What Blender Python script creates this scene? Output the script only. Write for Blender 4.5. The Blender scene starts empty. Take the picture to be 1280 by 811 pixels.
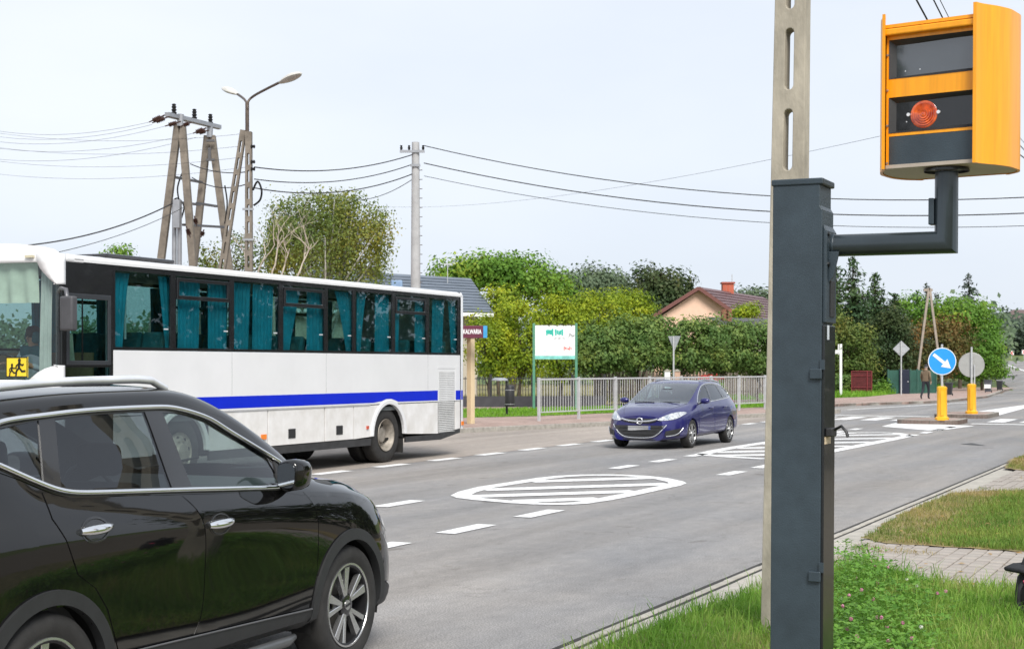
import bpy, bmesh, math, random
import numpy as np
from mathutils import Vector, Matrix
from mathutils.bvhtree import BVHTree
from mathutils.geometry import delaunay_2d_cdt
R = math.radians
random.seed(7)
RNG = np.random.default_rng(11)
scene = bpy.context.scene
COL = scene.collection
# ------------------------------------------------------------------ camera
CAM_H = 1.8; FPX = 1867.0; HOR = 458.0
cd = bpy.data.cameras.new('camera'); cam = bpy.data.objects.new('camera', cd); COL.objects.link(cam)
cam.location = (0, 0, CAM_H); cam.rotation_euler = (R(90), 0, 0)
cd.sensor_width = 36.0; cd.lens = 36.0 * FPX / 1280.0
cd.shift_y = (HOR - 405.5) / 1280.0
cd.clip_start = 0.1; cd.clip_end = 5000
cd.dof.use_dof = True; cd.dof.focus_distance = 9.5; cd.dof.aperture_fstop = 10.0
scene.camera = cam
# ------------------------------------------------------------------ sky
SUN_EL = R(46); SUN_AZ = R(164)       # azimuth: clockwise from +Y
w = bpy.data.worlds.new('World'); scene.world = w; w.use_nodes = True
nt = w.node_tree; nt.nodes.clear()
out = nt.nodes.new('ShaderNodeOutputWorld'); bg = nt.nodes.new('ShaderNodeBackground')
sky = nt.nodes.new('ShaderNodeTexSky'); sky.sky_type = 'NISHITA'; sky.sun_disc = False
sky.sun_elevation = SUN_EL; sky.sun_rotation = SUN_AZ; sky.air_density = 1.0; sky.dust_density = 2.0
hs = nt.nodes.new('ShaderNodeHueSaturation'); hs.inputs['Saturation'].default_value = 0.45
nt.links.new(sky.outputs[0], hs.inputs['Color'])
tc = nt.nodes.new('ShaderNodeTexCoord'); mp = nt.nodes.new('ShaderNodeMapping'); mp.inputs['Scale'].default_value = (1.2, 1.2, 3.2)
nz = nt.nodes.new('ShaderNodeTexNoise'); nz.inputs['Scale'].default_value = 1.6; nz.inputs['Detail'].default_value = 5; nz.inputs['Roughness'].default_value = 0.5
nt.links.new(tc.outputs['Generated'], mp.inputs[0]); nt.links.new(mp.outputs[0], nz.inputs[0])
rp = nt.nodes.new('ShaderNodeValToRGB')
rp.color_ramp.elements[0].position = 0.3; rp.color_ramp.elements[0].color = (2.70, 2.98, 3.42, 1)
rp.color_ramp.elements[1].position = 0.72; rp.color_ramp.elements[1].color = (3.36, 3.55, 3.84, 1)
nt.links.new(nz.outputs[0], rp.inputs[0])
mx = nt.nodes.new('ShaderNodeMix'); mx.data_type = 'RGBA'; mx.inputs[0].default_value = 0.9
nt.links.new(hs.outputs[0], mx.inputs[6]); nt.links.new(rp.outputs[0], mx.inputs[7])
nt.links.new(mx.outputs[2], bg.inputs[0]); bg.inputs[1].default_value = 0.10
nt.links.new(bg.outputs[0], out.inputs[0])
# ------------------------------------------------------------------ sun (behind thin cloud)
sd = bpy.data.lights.new('sun', 'SUN'); sd.energy = 1.5; sd.angle = R(24); sd.color = (1.0, 0.96, 0.9)
sun = bpy.data.objects.new('sun', sd); COL.objects.link(sun)
sdir = Vector((math.sin(SUN_AZ) * math.cos(SUN_EL), math.cos(SUN_AZ) * math.cos(SUN_EL), math.sin(SUN_EL)))
sun.rotation_euler = sdir.to_track_quat('Z', 'Y').to_euler()
# ------------------------------------------------------------------ exposure
vs = scene.view_settings; vs.view_transform = 'Standard'; vs.look = 'None'; vs.gamma = 1.0
vs.use_curve_mapping = False; vs.exposure = 1.42
scene.cycles.max_bounces = 8; scene.cycles.transparent_max_bounces = 24

# ------------------------------------------------------------------ coordinates
ROAD = R(26.0)
DV = Vector((math.sin(ROAD), math.cos(ROAD), 0)); NV = Vector((math.cos(ROAD), -math.sin(ROAD), 0))
def st(s, t, z=0.0):
    p = DV * s + NV * t
    return Vector((p.x, p.y, z))
def G(px, py, z=0.0):                 # a point of the photographed ground (height z)
    Y = FPX * (CAM_H - z) / (py - HOR)
    return Vector(((px - 640) / FPX * Y, Y, z))
def at(px, py, Y):                    # a point seen at px,py standing Y metres deep
    return Vector(((px - 640) / FPX * Y, Y, CAM_H + (HOR - py) / FPX * Y))

# ------------------------------------------------------------------ materials
MATS = {}
def nodes(m):
    m.use_nodes = True
    t = m.node_tree
    return t, t.nodes['Principled BSDF'], t.nodes['Material Output']
def M(name, col, rough=0.5, metal=0.0, var=0.12, scale=4.0, bump=0.0, bscale=60.0, coat=0.0, col2=None, stretch=None, spec=0.5, detail=6.0, cior=1.5):
    if name in MATS: return MATS[name]
    m = bpy.data.materials.new(name); t, b, o = nodes(m); L = t.links.new
    b.inputs['Roughness'].default_value = rough; b.inputs['Metallic'].default_value = metal
    b.inputs['Coat Weight'].default_value = coat; b.inputs['Coat Roughness'].default_value = 0.03; b.inputs['Coat IOR'].default_value = cior
    b.inputs['Specular IOR Level'].default_value = spec
    tc = t.nodes.new('ShaderNodeTexCoord'); src = tc.outputs['Object']
    if stretch:
        mp = t.nodes.new('ShaderNodeMapping'); mp.inputs['Scale'].default_value = stretch; L(src, mp.inputs[0]); src = mp.outputs[0]
    n = t.nodes.new('ShaderNodeTexNoise'); n.inputs['Scale'].default_value = scale; n.inputs['Detail'].default_value = detail; n.inputs['Roughness'].default_value = 0.6
    L(src, n.inputs[0])
    r = t.nodes.new('ShaderNodeValToRGB'); a, c = r.color_ramp.elements
    a.position = 0.3; c.position = 0.7
    lo = [max(0, v * (1 - var)) for v in col]; hi = [min(1, v * (1 + var)) for v in (col2 or col)]
    if col2: lo = list(col)
    a.color = (*lo, 1); c.color = (*hi, 1)
    L(n.outputs[0], r.inputs[0]); L(r.outputs[0], b.inputs['Base Color'])
    if bump > 0:
        n2 = t.nodes.new('ShaderNodeTexNoise'); n2.inputs['Scale'].default_value = bscale; n2.inputs['Detail'].default_value = 4
        L(src, n2.inputs[0])
        bp = t.nodes.new('ShaderNodeBump'); bp.inputs['Strength'].default_value = bump; bp.inputs['Distance'].default_value = 0.01
        L(n2.outputs[0], bp.inputs['Height']); L(bp.outputs[0], b.inputs['Normal'])
    MATS[name] = m
    return m
def glass(name, tint, refl=1.0, rough=0.0):
    if name in MATS: return MATS[name]
    m = bpy.data.materials.new(name); m.use_nodes = True; t = m.node_tree; t.nodes.clear(); L = t.links.new
    o = t.nodes.new('ShaderNodeOutputMaterial'); tr = t.nodes.new('ShaderNodeBsdfTransparent'); tr.inputs[0].default_value = (*tint, 1)
    gl = t.nodes.new('ShaderNodeBsdfGlossy'); gl.inputs['Roughness'].default_value = rough; gl.inputs[0].default_value = (.95, .97, 1, 1)
    fr = t.nodes.new('ShaderNodeLayerWeight'); fr.inputs[0].default_value = .5
    p5 = t.nodes.new('ShaderNodeMath'); p5.operation = 'POWER'; p5.inputs[1].default_value = 4.0; L(fr.outputs['Facing'], p5.inputs[0])
    mu = t.nodes.new('ShaderNodeMath'); mu.operation = 'MULTIPLY_ADD'; mu.inputs[1].default_value = .9; mu.inputs[2].default_value = .05 * refl; mu.use_clamp = True
    nz = t.nodes.new('ShaderNodeTexNoise'); nz.inputs['Scale'].default_value = 1.5
    bp = t.nodes.new('ShaderNodeBump'); bp.inputs['Strength'].default_value = 0.02; L(nz.outputs[0], bp.inputs['Height'])
    L(bp.outputs[0], gl.inputs['Normal'])
    L(p5.outputs[0], mu.inputs[0])
    mx = t.nodes.new('ShaderNodeMixShader'); L(mu.outputs[0], mx.inputs[0]); L(tr.outputs[0], mx.inputs[1]); L(gl.outputs[0], mx.inputs[2])
    L(mx.outputs[0], o.inputs[0]); MATS[name] = m
    return m
def leafmat(name, cols, trans=0.3, clump=1.2, rough=0.55):
    """leaf colours: one colour per leaf (random per island) drifting with clumps through the crown"""
    if name in MATS: return MATS[name]
    m = bpy.data.materials.new(name); t, b, o = nodes(m); L = t.links.new
    g = t.nodes.new('ShaderNodeNewGeometry'); tc = t.nodes.new('ShaderNodeTexCoord')
    n = t.nodes.new('ShaderNodeTexNoise'); n.inputs['Scale'].default_value = clump; n.inputs['Detail'].default_value = 3
    L(tc.outputs['Object'], n.inputs[0])
    a1 = t.nodes.new('ShaderNodeMath'); a1.operation = 'MULTIPLY_ADD'; a1.inputs[1].default_value = 1.7; a1.inputs[2].default_value = -0.5
    L(n.outputs[0], a1.inputs[0])
    a2 = t.nodes.new('ShaderNodeMath'); a2.operation = 'MULTIPLY_ADD'; a2.inputs[1].default_value = 0.3; L(g.outputs['Random Per Island'], a2.inputs[0]); L(a1.outputs[0], a2.inputs[2])
    r = t.nodes.new('ShaderNodeValToRGB'); cr = r.color_ramp
    while len(cr.elements) < len(cols): cr.elements.new(0.5)
    for i, c in enumerate(cols):
        cr.elements[i].position = i / (len(cols) - 1); cr.elements[i].color = (*c, 1)
    L(a2.outputs[0], r.inputs[0]); L(r.outputs[0], b.inputs['Base Color']); b.inputs['Roughness'].default_value = rough
    b.inputs['Specular IOR Level'].default_value = 0.25
    tr = t.nodes.new('ShaderNodeBsdfTranslucent'); L(r.outputs[0], tr.inputs[0])
    mx = t.nodes.new('ShaderNodeMixShader'); mx.inputs[0].default_value = trans
    L(b.outputs[0], mx.inputs[1]); L(tr.outputs[0], mx.inputs[2]); L(mx.outputs[0], o.inputs[0]); MATS[name] = m
    return m

# ------------------------------------------------------------------ objects
def tag(o, label=None, cat=None, group=None, kind=None):
    if label: o['label'] = label
    if cat: o['category'] = cat
    if group: o['group'] = group
    if kind: o['kind'] = kind
    return o
def thing(name, label, cat, loc=(0, 0, 0), rz=0.0, group=None, rx=0.0, ry=0.0):
    o = bpy.data.objects.new(name, None); COL.objects.link(o); o.empty_display_size = 0.2
    o.location = loc; o.rotation_euler = (rx, ry, rz)
    return tag(o, label, cat, group)
def link(name, me, mat, parent=None, smooth=None):
    for m in (mat if isinstance(mat, (list, tuple)) else [mat]):
        if m and m.name not in [x.name for x in me.materials if x]: me.materials.append(m)
    o = bpy.data.objects.new(name, me); COL.objects.link(o)
    if parent: o.parent = parent
    if smooth is not None:
        me.polygons.foreach_set('use_smooth', [True] * len(me.polygons))
        me.set_sharp_from_angle(angle=R(smooth))
    return o
def dup(root, loc=None, rz=None, parent=None):
    c = root.copy(); COL.objects.link(c)
    if loc is not None: c.location = loc
    if rz is not None: c.rotation_euler = (0, 0, rz)
    if parent: c.parent = parent
    for ch in list(root.children): dup(ch, parent=c)
    return c
class MB:
    """collects simple solids into one mesh"""
    def __init__(s): s.v = []; s.f = []
    def add(s, vs, fs):
        n = len(s.v); s.v += [tuple(v) for v in vs]; s.f += [tuple(i + n for i in f) for f in fs]; return s
    def box(s, x0, x1, y0, y1, z0, z1):
        vs = [(x, y, z) for z in (z0, z1) for x, y in ((x0, y0), (x1, y0), (x1, y1), (x0, y1))]
        return s.add(vs, [(3, 2, 1, 0), (4, 5, 6, 7), (0, 1, 5, 4), (1, 2, 6, 5), (2, 3, 7, 6), (3, 0, 4, 7)])
    def prism(s, poly, axis, a, b):
        """polygon of 2-D points pulled from a to b along axis (0=x,1=y,2=z); the other two axes in order"""
        if axis == 1: mk = lambda p, q: (p[0], q, p[1])
        elif axis == 0: mk = lambda p, q: (q, p[0], p[1])
        else: mk = lambda p, q: (p[0], p[1], q)
        n = len(poly); vs = [mk(p, a) for p in poly] + [mk(p, b) for p in poly]
        return s.add(vs, [tuple(range(n))[::-1], tuple(range(n, 2 * n))] + [(i, (i + 1) % n, n + (i + 1) % n, n + i) for i in range(n)])
    def tube(s, pts, r, seg=8, cap=True):
        pts = [Vector(p) for p in pts]; n = len(pts); rs = r if isinstance(r, (list, tuple)) else [r] * n
        base = len(s.v); ref = None
        for i, p in enumerate(pts):
            d = (pts[min(i + 1, n - 1)] - pts[max(i - 1, 0)])
            d = d.normalized() if d.length > 1e-9 else Vector((0, 0, 1))
            if ref is None: ref = Vector((0, 0, 1)) if abs(d.z) < .9 else Vector((1, 0, 0))
            u = d.cross(ref); u = u.normalized() if u.length > 1e-6 else d.orthogonal().normalized()
            v = d.cross(u).normalized(); ref = -v if False else u.cross(d)
            for k in range(seg):
                a = 2 * math.pi * k / seg
                q = p + (u * math.cos(a) + v * math.sin(a)) * rs[i]; s.v.append(tuple(q))
        for i in range(n - 1):
            for k in range(seg):
                a = base + i * seg + k; b = base + i * seg + (k + 1) % seg
                s.f.append((a, b, b + seg, a + seg))
        if cap:
            s.f.append(tuple(base + k for k in range(seg))[::-1]); s.f.append(tuple(base + (n - 1) * seg + k for k in range(seg)))
        return s
    def lathe(s, prof, axis='z', seg=24, org=(0, 0, 0), a0=0.0, a1=2 * math.pi):
        """profile of (radius, height) turned about an axis"""
        base = len(s.v); full = abs(a1 - a0 - 2 * math.pi) < 1e-6; m = seg if full else seg + 1
        for (r, h) in prof:
            for k in range(m):
                a = a0 + (a1 - a0) * k / seg; c, q = r * math.cos(a), r * math.sin(a)
                p = (c, q, h) if axis == 'z' else ((h, c, q) if axis == 'x' else (q, h, c))
                s.v.append((p[0] + org[0], p[1] + org[1], p[2] + org[2]))
        for i in range(len(prof) - 1):
            for k in range(seg):
                k2 = (k + 1) % m; a = base + i * m + k; b = base + i * m + k2
                s.f.append((a, b, b + m, a + m))
        return s
    def disc(s, r, axis, h, seg=24, org=(0, 0, 0), th=0.01): return s.lathe([(0.0001, h), (r, h), (r, h + th), (0.0001, h + th)], axis, seg, org)
    def build(s, name, mat, parent=None, smooth=None, bevel=0.0, bseg=2, loc=None):
        me = bpy.data.meshes.new(name); me.from_pydata(s.v, [], s.f); me.update()
        bm = bmesh.new(); bm.from_mesh(me); bmesh.ops.recalc_face_normals(bm, faces=bm.faces); bm.to_mesh(me); bm.free()
        o = link(name, me, mat, parent, smooth)
        if bevel > 0:
            b = o.modifiers.new('bevel', 'BEVEL'); b.width = bevel; b.segments = bseg; b.limit_method = 'ANGLE'; b.angle_limit = R(35); b.harden_normals = False
        if loc is not None: o.location = loc
        return o
def sheet(name, pts, mat, kind='structure', parent=None, spacing=None):
    """a flat piece of ground from its outline"""
    me = bpy.data.meshes.new(name); me.from_pydata([tuple(p) for p in pts], [], [tuple(range(len(pts)))]); me.update()
    bm = bmesh.new(); bm.from_mesh(me); bmesh.ops.triangulate(bm, faces=bm.faces)
    for f in bm.faces:
        if f.normal.z < 0: f.normal_flip()
    bm.to_mesh(me); bm.free()
    o = link(name, me, mat, parent)
    if kind and not parent: o['kind'] = kind
    return o
def slab(name, pts, z0, z1, mat, parent=None, kind=None, bevel=0.0):
    mb = MB(); mb.prism([(p[0], p[1]) for p in pts], 2, z0, z1); o = mb.build(name, mat, parent, bevel=bevel)
    if kind: o['kind'] = kind
    return o
def text_mesh(name, s, size, mat, parent, loc, rot, sx=1.0, extrude=0.002, bold=0.0):
    c = bpy.data.curves.new(name, 'FONT'); c.body = s; c.size = size; c.extrude = extrude; c.align_x = 'CENTER'; c.align_y = 'CENTER'; c.offset = bold
    tmp = bpy.data.objects.new('tmp', c); COL.objects.link(tmp)
    me = bpy.data.meshes.new_from_object(tmp.evaluated_get(bpy.context.evaluated_depsgraph_get()))
    bpy.data.objects.remove(tmp); bpy.data.curves.remove(c)
    me.name = name; o = link(name, me, mat, parent); o.location = loc; o.rotation_euler = rot; o.scale = (sx, 1, 1)
    return o
def quick_mesh(name, V, F, mat, parent=None):
    """numpy arrays of vertices and equal-sized faces"""
    V = np.asarray(V, dtype=np.float32); F = np.asarray(F, dtype=np.int32); k = F.shape[1]
    me = bpy.data.meshes.new(name); me.vertices.add(len(V)); me.vertices.foreach_set('co', V.ravel())
    me.loops.add(F.size); me.loops.foreach_set('vertex_index', F.ravel())
    me.polygons.add(len(F)); me.polygons.foreach_set('loop_start', np.arange(0, F.size, k, dtype=np.int32))
    me.polygons.foreach_set('loop_total', np.full(len(F), k, dtype=np.int32)); me.update(); me.validate()
    return link(name, me, mat, parent)
def inside(p, poly):
    x, y = p; c = False; n = len(poly); j = n - 1
    for i in range(n):
        xi, yi = poly[i]; xj, yj = poly[j]
        if (yi > y) != (yj > y) and x < (xj - xi) * (y - yi) / (yj - yi) + xi: c = not c
        j = i
    return c
def resample(poly, step, closed=True):
    o = []; n = len(poly)
    for i in range(n if closed else n - 1):
        a = Vector(poly[i]); b = Vector(poly[(i + 1) % n]); k = max(1, int(math.ceil((b - a).length / step)))
        for q in range(k): o.append(tuple(a.lerp(b, q / k)))
    if not closed: o.append(tuple(poly[-1]))
    return o
def smooth_poly(pts, closed=True, sub=4):
    """Catmull-Rom through the points"""
    P = [Vector(p) for p in pts]; n = len(P); o = []
    rng = range(n) if closed else range(n - 1)
    for i in rng:
        if closed: a, b, c, d = P[(i - 1) % n], P[i], P[(i + 1) % n], P[(i + 2) % n]
        else: a, b, c, d = P[max(i - 1, 0)], P[i], P[i + 1], P[min(i + 2, n - 1)]
        for k in range(sub):
            t = k / sub
            o.append(tuple(.5 * ((2 * b) + (c - a) * t + (2 * a - 5 * b + 4 * c - d) * t * t + (3 * b - a - 3 * c + d) * t ** 3)))
    if not closed: o.append(tuple(P[-1]))
    return o
def cdt(poly, holes, step):
    """triangulated flat panel: outline, holes, inner grid points"""
    poly = resample(poly, step); holes = [resample(h, step) for h in holes]
    pts = list(poly); edges = [(i, (i + 1) % len(poly)) for i in range(len(poly))]
    for h in holes:
        b = len(pts); pts += h; edges += [(b + i, b + (i + 1) % len(h)) for i in range(len(h))]
    xs = [p[0] for p in poly]; ys = [p[1] for p in poly]
    nx = int((max(xs) - min(xs)) / step); ny = int((max(ys) - min(ys)) / step)
    bp = np.array(pts)
    for i in range(1, nx + 1):
        for j in range(1, ny + 1):
            q = (min(xs) + i * step + (step * .5 if j % 2 else 0), min(ys) + j * step)
            if inside(q, poly) and not any(inside(q, h) for h in holes) and np.min(np.hypot(bp[:, 0] - q[0], bp[:, 1] - q[1])) > step * .45: pts.append(q)
    r = delaunay_2d_cdt([Vector(p) for p in pts], edges, [], 0, 1e-6)
    V = [tuple(v) for v in r[0]]; F = []
    for f in r[2]:
        c = (sum(V[i][0] for i in f) / 3, sum(V[i][1] for i in f) / 3)
        if inside(c, poly) and not any(inside(c, h) for h in holes): F.append(tuple(f))
    return V, F
# ================================================================== ground, road, pavements
def roadmat(name, base, warm, speck=0.5, streak=0.22):
    m = bpy.data.materials.new(name); t, b, o = nodes(m); L = t.links.new
    tc = t.nodes.new('ShaderNodeTexCoord')
    def noise(scale, detail=4, stretch=(1, 1, 1), rough=.6):
        mp = t.nodes.new('ShaderNodeMapping'); mp.inputs['Rotation'].default_value = (0, 0, ROAD)
        m2 = t.nodes.new('ShaderNodeMapping'); m2.inputs['Scale'].default_value = stretch
        L(tc.outputs['Object'], mp.inputs[0]); L(mp.outputs[0], m2.inputs[0])
        n = t.nodes.new('ShaderNodeTexNoise'); n.inputs['Scale'].default_value = scale; n.inputs['Detail'].default_value = detail; n.inputs['Roughness'].default_value = rough
        L(m2.outputs[0], n.inputs[0]); return n.outputs[0], m2.outputs[0]
    big, _ = noise(.35, 5, (1, .45, 1)); stk, _ = noise(1.1, 3, (1, .05, 1)); fine, fv = noise(75, 3, (1, 1, 1), .8)
    def ramp(src, p0, c0, p1, c1):
        r = t.nodes.new('ShaderNodeValToRGB'); e = r.color_ramp.elements; e[0].position = p0; e[1].position = p1
        e[0].color = (*c0, 1); e[1].color = (*c1, 1); L(src, r.inputs[0]); return r.outputs[0]
    def mul(a, bb, f=1.0):
        x = t.nodes.new('ShaderNodeMix'); x.data_type = 'RGBA'; x.blend_type = 'MULTIPLY'; x.inputs[0].default_value = f; L(a, x.inputs[6]); L(bb, x.inputs[7]); return x.outputs[2]
    c = ramp(big, .35, base, .65, warm)
    c = mul(c, ramp(stk, .3, (1 - streak,) * 3, .7, (1 + streak * .6,) * 3))
    c = mul(c, ramp(fine, .36, (1 - speck,) * 3, .66, (1 + speck,) * 3))
    # cracks
    vo = t.nodes.new('ShaderNodeTexVoronoi'); vo.feature = 'DISTANCE_TO_EDGE'; vo.inputs['Scale'].default_value = .22
    nn = t.nodes.new('ShaderNodeTexNoise'); nn.inputs['Scale'].default_value = .9; nn.inputs['Detail'].default_value = 6; L(tc.outputs['Object'], nn.inputs[0])
    ad = t.nodes.new('ShaderNodeVectorMath'); ad.operation = 'MULTIPLY_ADD'; ad.inputs[1].default_value = (2.2, 2.2, 0); L(nn.outputs['Color'], ad.inputs[0]); L(tc.outputs['Object'], ad.inputs[2])
    L(ad.outputs[0], vo.inputs[0])
    c = mul(c, ramp(vo.outputs['Distance'], .001, (.55, .53, .5), .0035, (1, 1, 1)), .4)
    # dark stains, patches
    sp, _ = noise(2.3, 2, (1, .6, 1)); c = mul(c, ramp(sp, .26, (.72, .7, .68), .34, (1, 1, 1)))
    md, _ = noise(7.0, 5, (1, .5, 1), .7); c = mul(c, ramp(md, .3, (.86, .86, .86), .7, (1.12, 1.11, 1.1)))
    L(c, b.inputs['Base Color']); b.inputs['Roughness'].default_value = .82; b.inputs['Specular IOR Level'].default_value = .3
    bp = t.nodes.new('ShaderNodeBump'); bp.inputs['Strength'].default_value = .35; bp.inputs['Distance'].default_value = .006
    n3 = t.nodes.new('ShaderNodeTexNoise'); n3.inputs['Scale'].default_value = 90; n3.inputs['Detail'].default_value = 3; L(tc.outputs['Object'], n3.inputs[0])
    L(n3.outputs[0], bp.inputs['Height']); L(bp.outputs[0], b.inputs['Normal'])
    return m
def paintmat(name, col, wear=.455):
    """road paint with worn holes that show the asphalt"""
    m = bpy.data.materials.new(name); t, b, o = nodes(m); L = t.links.new
    tc = t.nodes.new('ShaderNodeTexCoord'); n = t.nodes.new('ShaderNodeTexNoise'); n.inputs['Scale'].default_value = 14; n.inputs['Detail'].default_value = 8; n.inputs['Roughness'].default_value = .72
    L(tc.outputs['Object'], n.inputs[0]); r = t.nodes.new('ShaderNodeValToRGB'); e = r.color_ramp.elements
    e[0].position = wear - .09; e[0].color = (.3, .29, .28, 1); e[1].position = wear; e[1].color = (*col, 1)
    L(n.outputs[0], r.inputs[0]); L(r.outputs[0], b.inputs['Base Color']); b.inputs['Roughness'].default_value = .6
    return m
ASPH = roadmat('asphalt', (.238, .238, .242), (.29, .272, .254))
BAY = roadmat('bay_asphalt', (.31, .275, .245), (.37, .325, .285), .25, .2)
PAINT = paintmat('road_paint', (.8, .8, .79))
GRASSG = M('grass_soil', (.055, .085, .02), .95, var=.5, scale=2.5, bump=.4, bscale=30, col2=(.12, .15, .04))
DIRT = M('dry_soil', (.2, .15, .08), .95, var=.4, scale=3, bump=.3, bscale=40, col2=(.16, .17, .06))
def blockmat(name, c1, c2, mortar, w, h, rot=0.0):
    m = bpy.data.materials.new(name); t, b, o = nodes(m); L = t.links.new
    tc = t.nodes.new('ShaderNodeTexCoord'); mp = t.nodes.new('ShaderNodeMapping'); mp.inputs['Rotation'].default_value = (0, 0, rot); L(tc.outputs['Object'], mp.inputs[0])
    br = t.nodes.new('ShaderNodeTexBrick'); br.inputs['Scale'].default_value = 1; br.inputs['Brick Width'].default_value = w; br.inputs['Row Height'].default_value = h
    br.inputs['Mortar Size'].default_value = .006; br.inputs['Color1'].default_value = (*c1, 1); br.inputs['Color2'].default_value = (*c2, 1); br.inputs['Mortar'].default_value = (*mortar, 1)
    L(mp.outputs[0], br.inputs[0])
    n = t.nodes.new('ShaderNodeTexNoise'); n.inputs['Scale'].default_value = 1.2; n.inputs['Detail'].default_value = 6; L(tc.outputs['Object'], n.inputs[0])
    r = t.nodes.new('ShaderNodeValToRGB'); e = r.color_ramp.elements; e[0].position = .3; e[1].position = .7; e[0].color = (.78, .76, .74, 1); e[1].color = (1.12, 1.1, 1.08, 1); L(n.outputs[0], r.inputs[0])
    x = t.nodes.new('ShaderNodeMix'); x.data_type = 'RGBA'; x.blend_type = 'MULTIPLY'; x.inputs[0].default_value = 1; L(br.outputs[0], x.inputs[6]); L(r.outputs[0], x.inputs[7])
    L(x.outputs[2], b.inputs['Base Color']); b.inputs['Roughness'].default_value = .85
    return m
PINK = blockmat('pink_blocks', (.36, .25, .22), (.42, .32, .28), (.2, .16, .13), .22, .11, R(-50))
KERBM = M('kerb_concrete', (.33, .31, .275), .85, var=.25, scale=8, bump=.3, bscale=60)
CONC = M('concrete', (.36, .335, .28), .88, var=.22, scale=7, bump=.35, bscale=45)
CONC2 = M('pole_concrete', (.19, .165, .135), .9, var=.25, scale=5, bump=.3, bscale=45)

sheet('ground', [(-2500, -300, -.06), (2500, -300, -.06), (2500, 3500, -.06), (-2500, 3500, -.06)], GRASSG)
# asphalt of the main road, bus bay and the mouth of the side street
sheet('road', [st(-40, -3.93), st(104, -3.93), st(104, -13.9), st(80, -24), st(60, -24), st(-40, -24)], ASPH)
KERB_A = [Vector((-22.3, -2.7, 0)), Vector((-1.3, 40.5, 0)), Vector((2.97, 45.4, 0)), Vector((7.64, 51.7, 0)), Vector((12.0, 57.0, 0)), Vector((12.9, 58.6, 0)), Vector((12.7, 60.0, 0)), Vector((11.5, 61.4, 0)), Vector((-9, 70.5, 0))]
bay = [st(-38, -13.95, .004), st(57.5, -13.95, .004), Vector((12.9, 58.6, .004)), Vector((12.0, 57.0, .004)), Vector((7.64, 51.7, .004)), Vector((2.97, 45.4, .004)), Vector((-1.3, 40.5, .004)), Vector((-22.3, -2.7, .004))]
sheet('bus_bay', bay, BAY)
# far road climbing the rise
pts = [(39.0, 99, .0), (43.6, 114, .05), (53.8, 150, .84), (71, 212, 2.15), (87, 262, 3.3), (100, 320, 5.2)]
C = [Vector(st(94, -8.2))] + [Vector(p) for p in pts]
C = [Vector(p) for p in smooth_poly([tuple(p) for p in C], closed=False, sub=6)]
V = []; F = []
for i, p in enumerate(C):
    d = (C[min(i + 1, len(C) - 1)] - C[max(i - 1, 0)]); d.z = 0; d.normalize(); n = Vector((d.y, -d.x, 0))
    for q in (-5.2, -1.6, 1.6, 5.2): V.append(tuple(p + n * q + Vector((0, 0, .012))))
    if i:
        for k in range(3): a = (i - 1) * 4 + k; F.append((a, a + 1, a + 5, a + 4))
me = bpy.data.meshes.new('far_road'); me.from_pydata(V, [], F); me.update(); fr_o = link('far_road', me, ASPH); fr_o['kind'] = 'structure'; fm = fr_o.modifiers.new('bed', 'SOLIDIFY'); fm.thickness = .8; fm.offset = -1
V = []; F = []
for i, p in enumerate(C[10:]):
    d = (C[min(i + 11, len(C) - 1)] - C[i + 9]); d.z = 0; d.normalize(); n = Vector((d.y, -d.x, 0))
    for q in (-1.0, -.72): V.append(tuple(p + n * q + Vector((0, 0, .03))))
    if i: a = (i - 1) * 2; F.append((a, a + 1, a + 3, a + 2))
me = bpy.data.meshes.new('far_road_line'); me.from_pydata(V, [], F); me.update(); link('far_road_line', me, PAINT)['kind'] = 'structure'
sheet('road', [Vector(p) for p in ((32, 97, .006), (47, 97, .006), (51, 126, .006), (41.2, 121.2, .006), (35.7, 108.1, .006), (30, 92, .006))], ASPH)
# the rise under it
def rise(x, y):
    q = max(0.0, min(1.0, (y - 100) / 220.0)); s = max(0.0, min(1.0, (x - (y * .32 - 24)) / 14.0))
    return -.1 + 5.3 * q ** 1.35 * s + max(0, y - 320) * .03 * s
V = []; F = []; nx, ny = 50, 40
for j in range(ny + 1):
    for i in range(nx + 1):
        y = 98 + j * 10.0; x = y * .25 - 10 + i * 5.0; V.append((x, y, rise(x, y) + .0))
for j in range(ny):
    for i in range(nx): a = j * (nx + 1) + i; F.append((a, a + 1, a + nx + 2, a + nx + 1))
me = bpy.data.meshes.new('hillside'); me.from_pydata(V, [], F); me.update(); link('hillside', me, GRASSG, smooth=60)['kind'] = 'structure'

# ---- far pavement A (behind the bay) with kerb stones
K3 = [p.copy() for p in KERB_A]
padA = [Vector((p.x, p.y, .12)) for p in K3] + [Vector((-40, 90, .12)), Vector((-70, 40, .12)), Vector((-60, -20, .12))]
pavA = sheet('pavement', padA, PINK)
def kerb(name, line, z0, z1, width, inward, mat, step=1.0):
    """kerb of separate stones along a polyline; width to the given side"""
    root = None; L = resample([tuple(p) for p in line], step, closed=False); k = 0
    root = sheet(name, [(L[0][0], L[0][1], z0 - .05), (L[1][0], L[1][1], z0 - .05), (L[1][0] + .1, L[1][1] + .1, z0 - .05)], mat)
    for a, b in zip(L, L[1:]):
        a = Vector(a); b = Vector(b); d = b - a
        if d.length < .05: continue
        e = d.normalized(); n = Vector((e.y, -e.x, 0)) * inward
        a2 = a + e * .004; b2 = b - e * .004; dz = random.uniform(-.004, .004)
        mb = MB(); mb.prism([(p.x, p.y) for p in (a2, b2, b2 + n * width, a2 + n * width)], 2, z0 - .04, z1 + dz)
        mb.build('kerb_stone', mat, root, bevel=.012, bseg=1)
    return root
kerb('bay_kerb', K3[:8], 0, .13, .16, -1, KERBM, 1.6)
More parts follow.
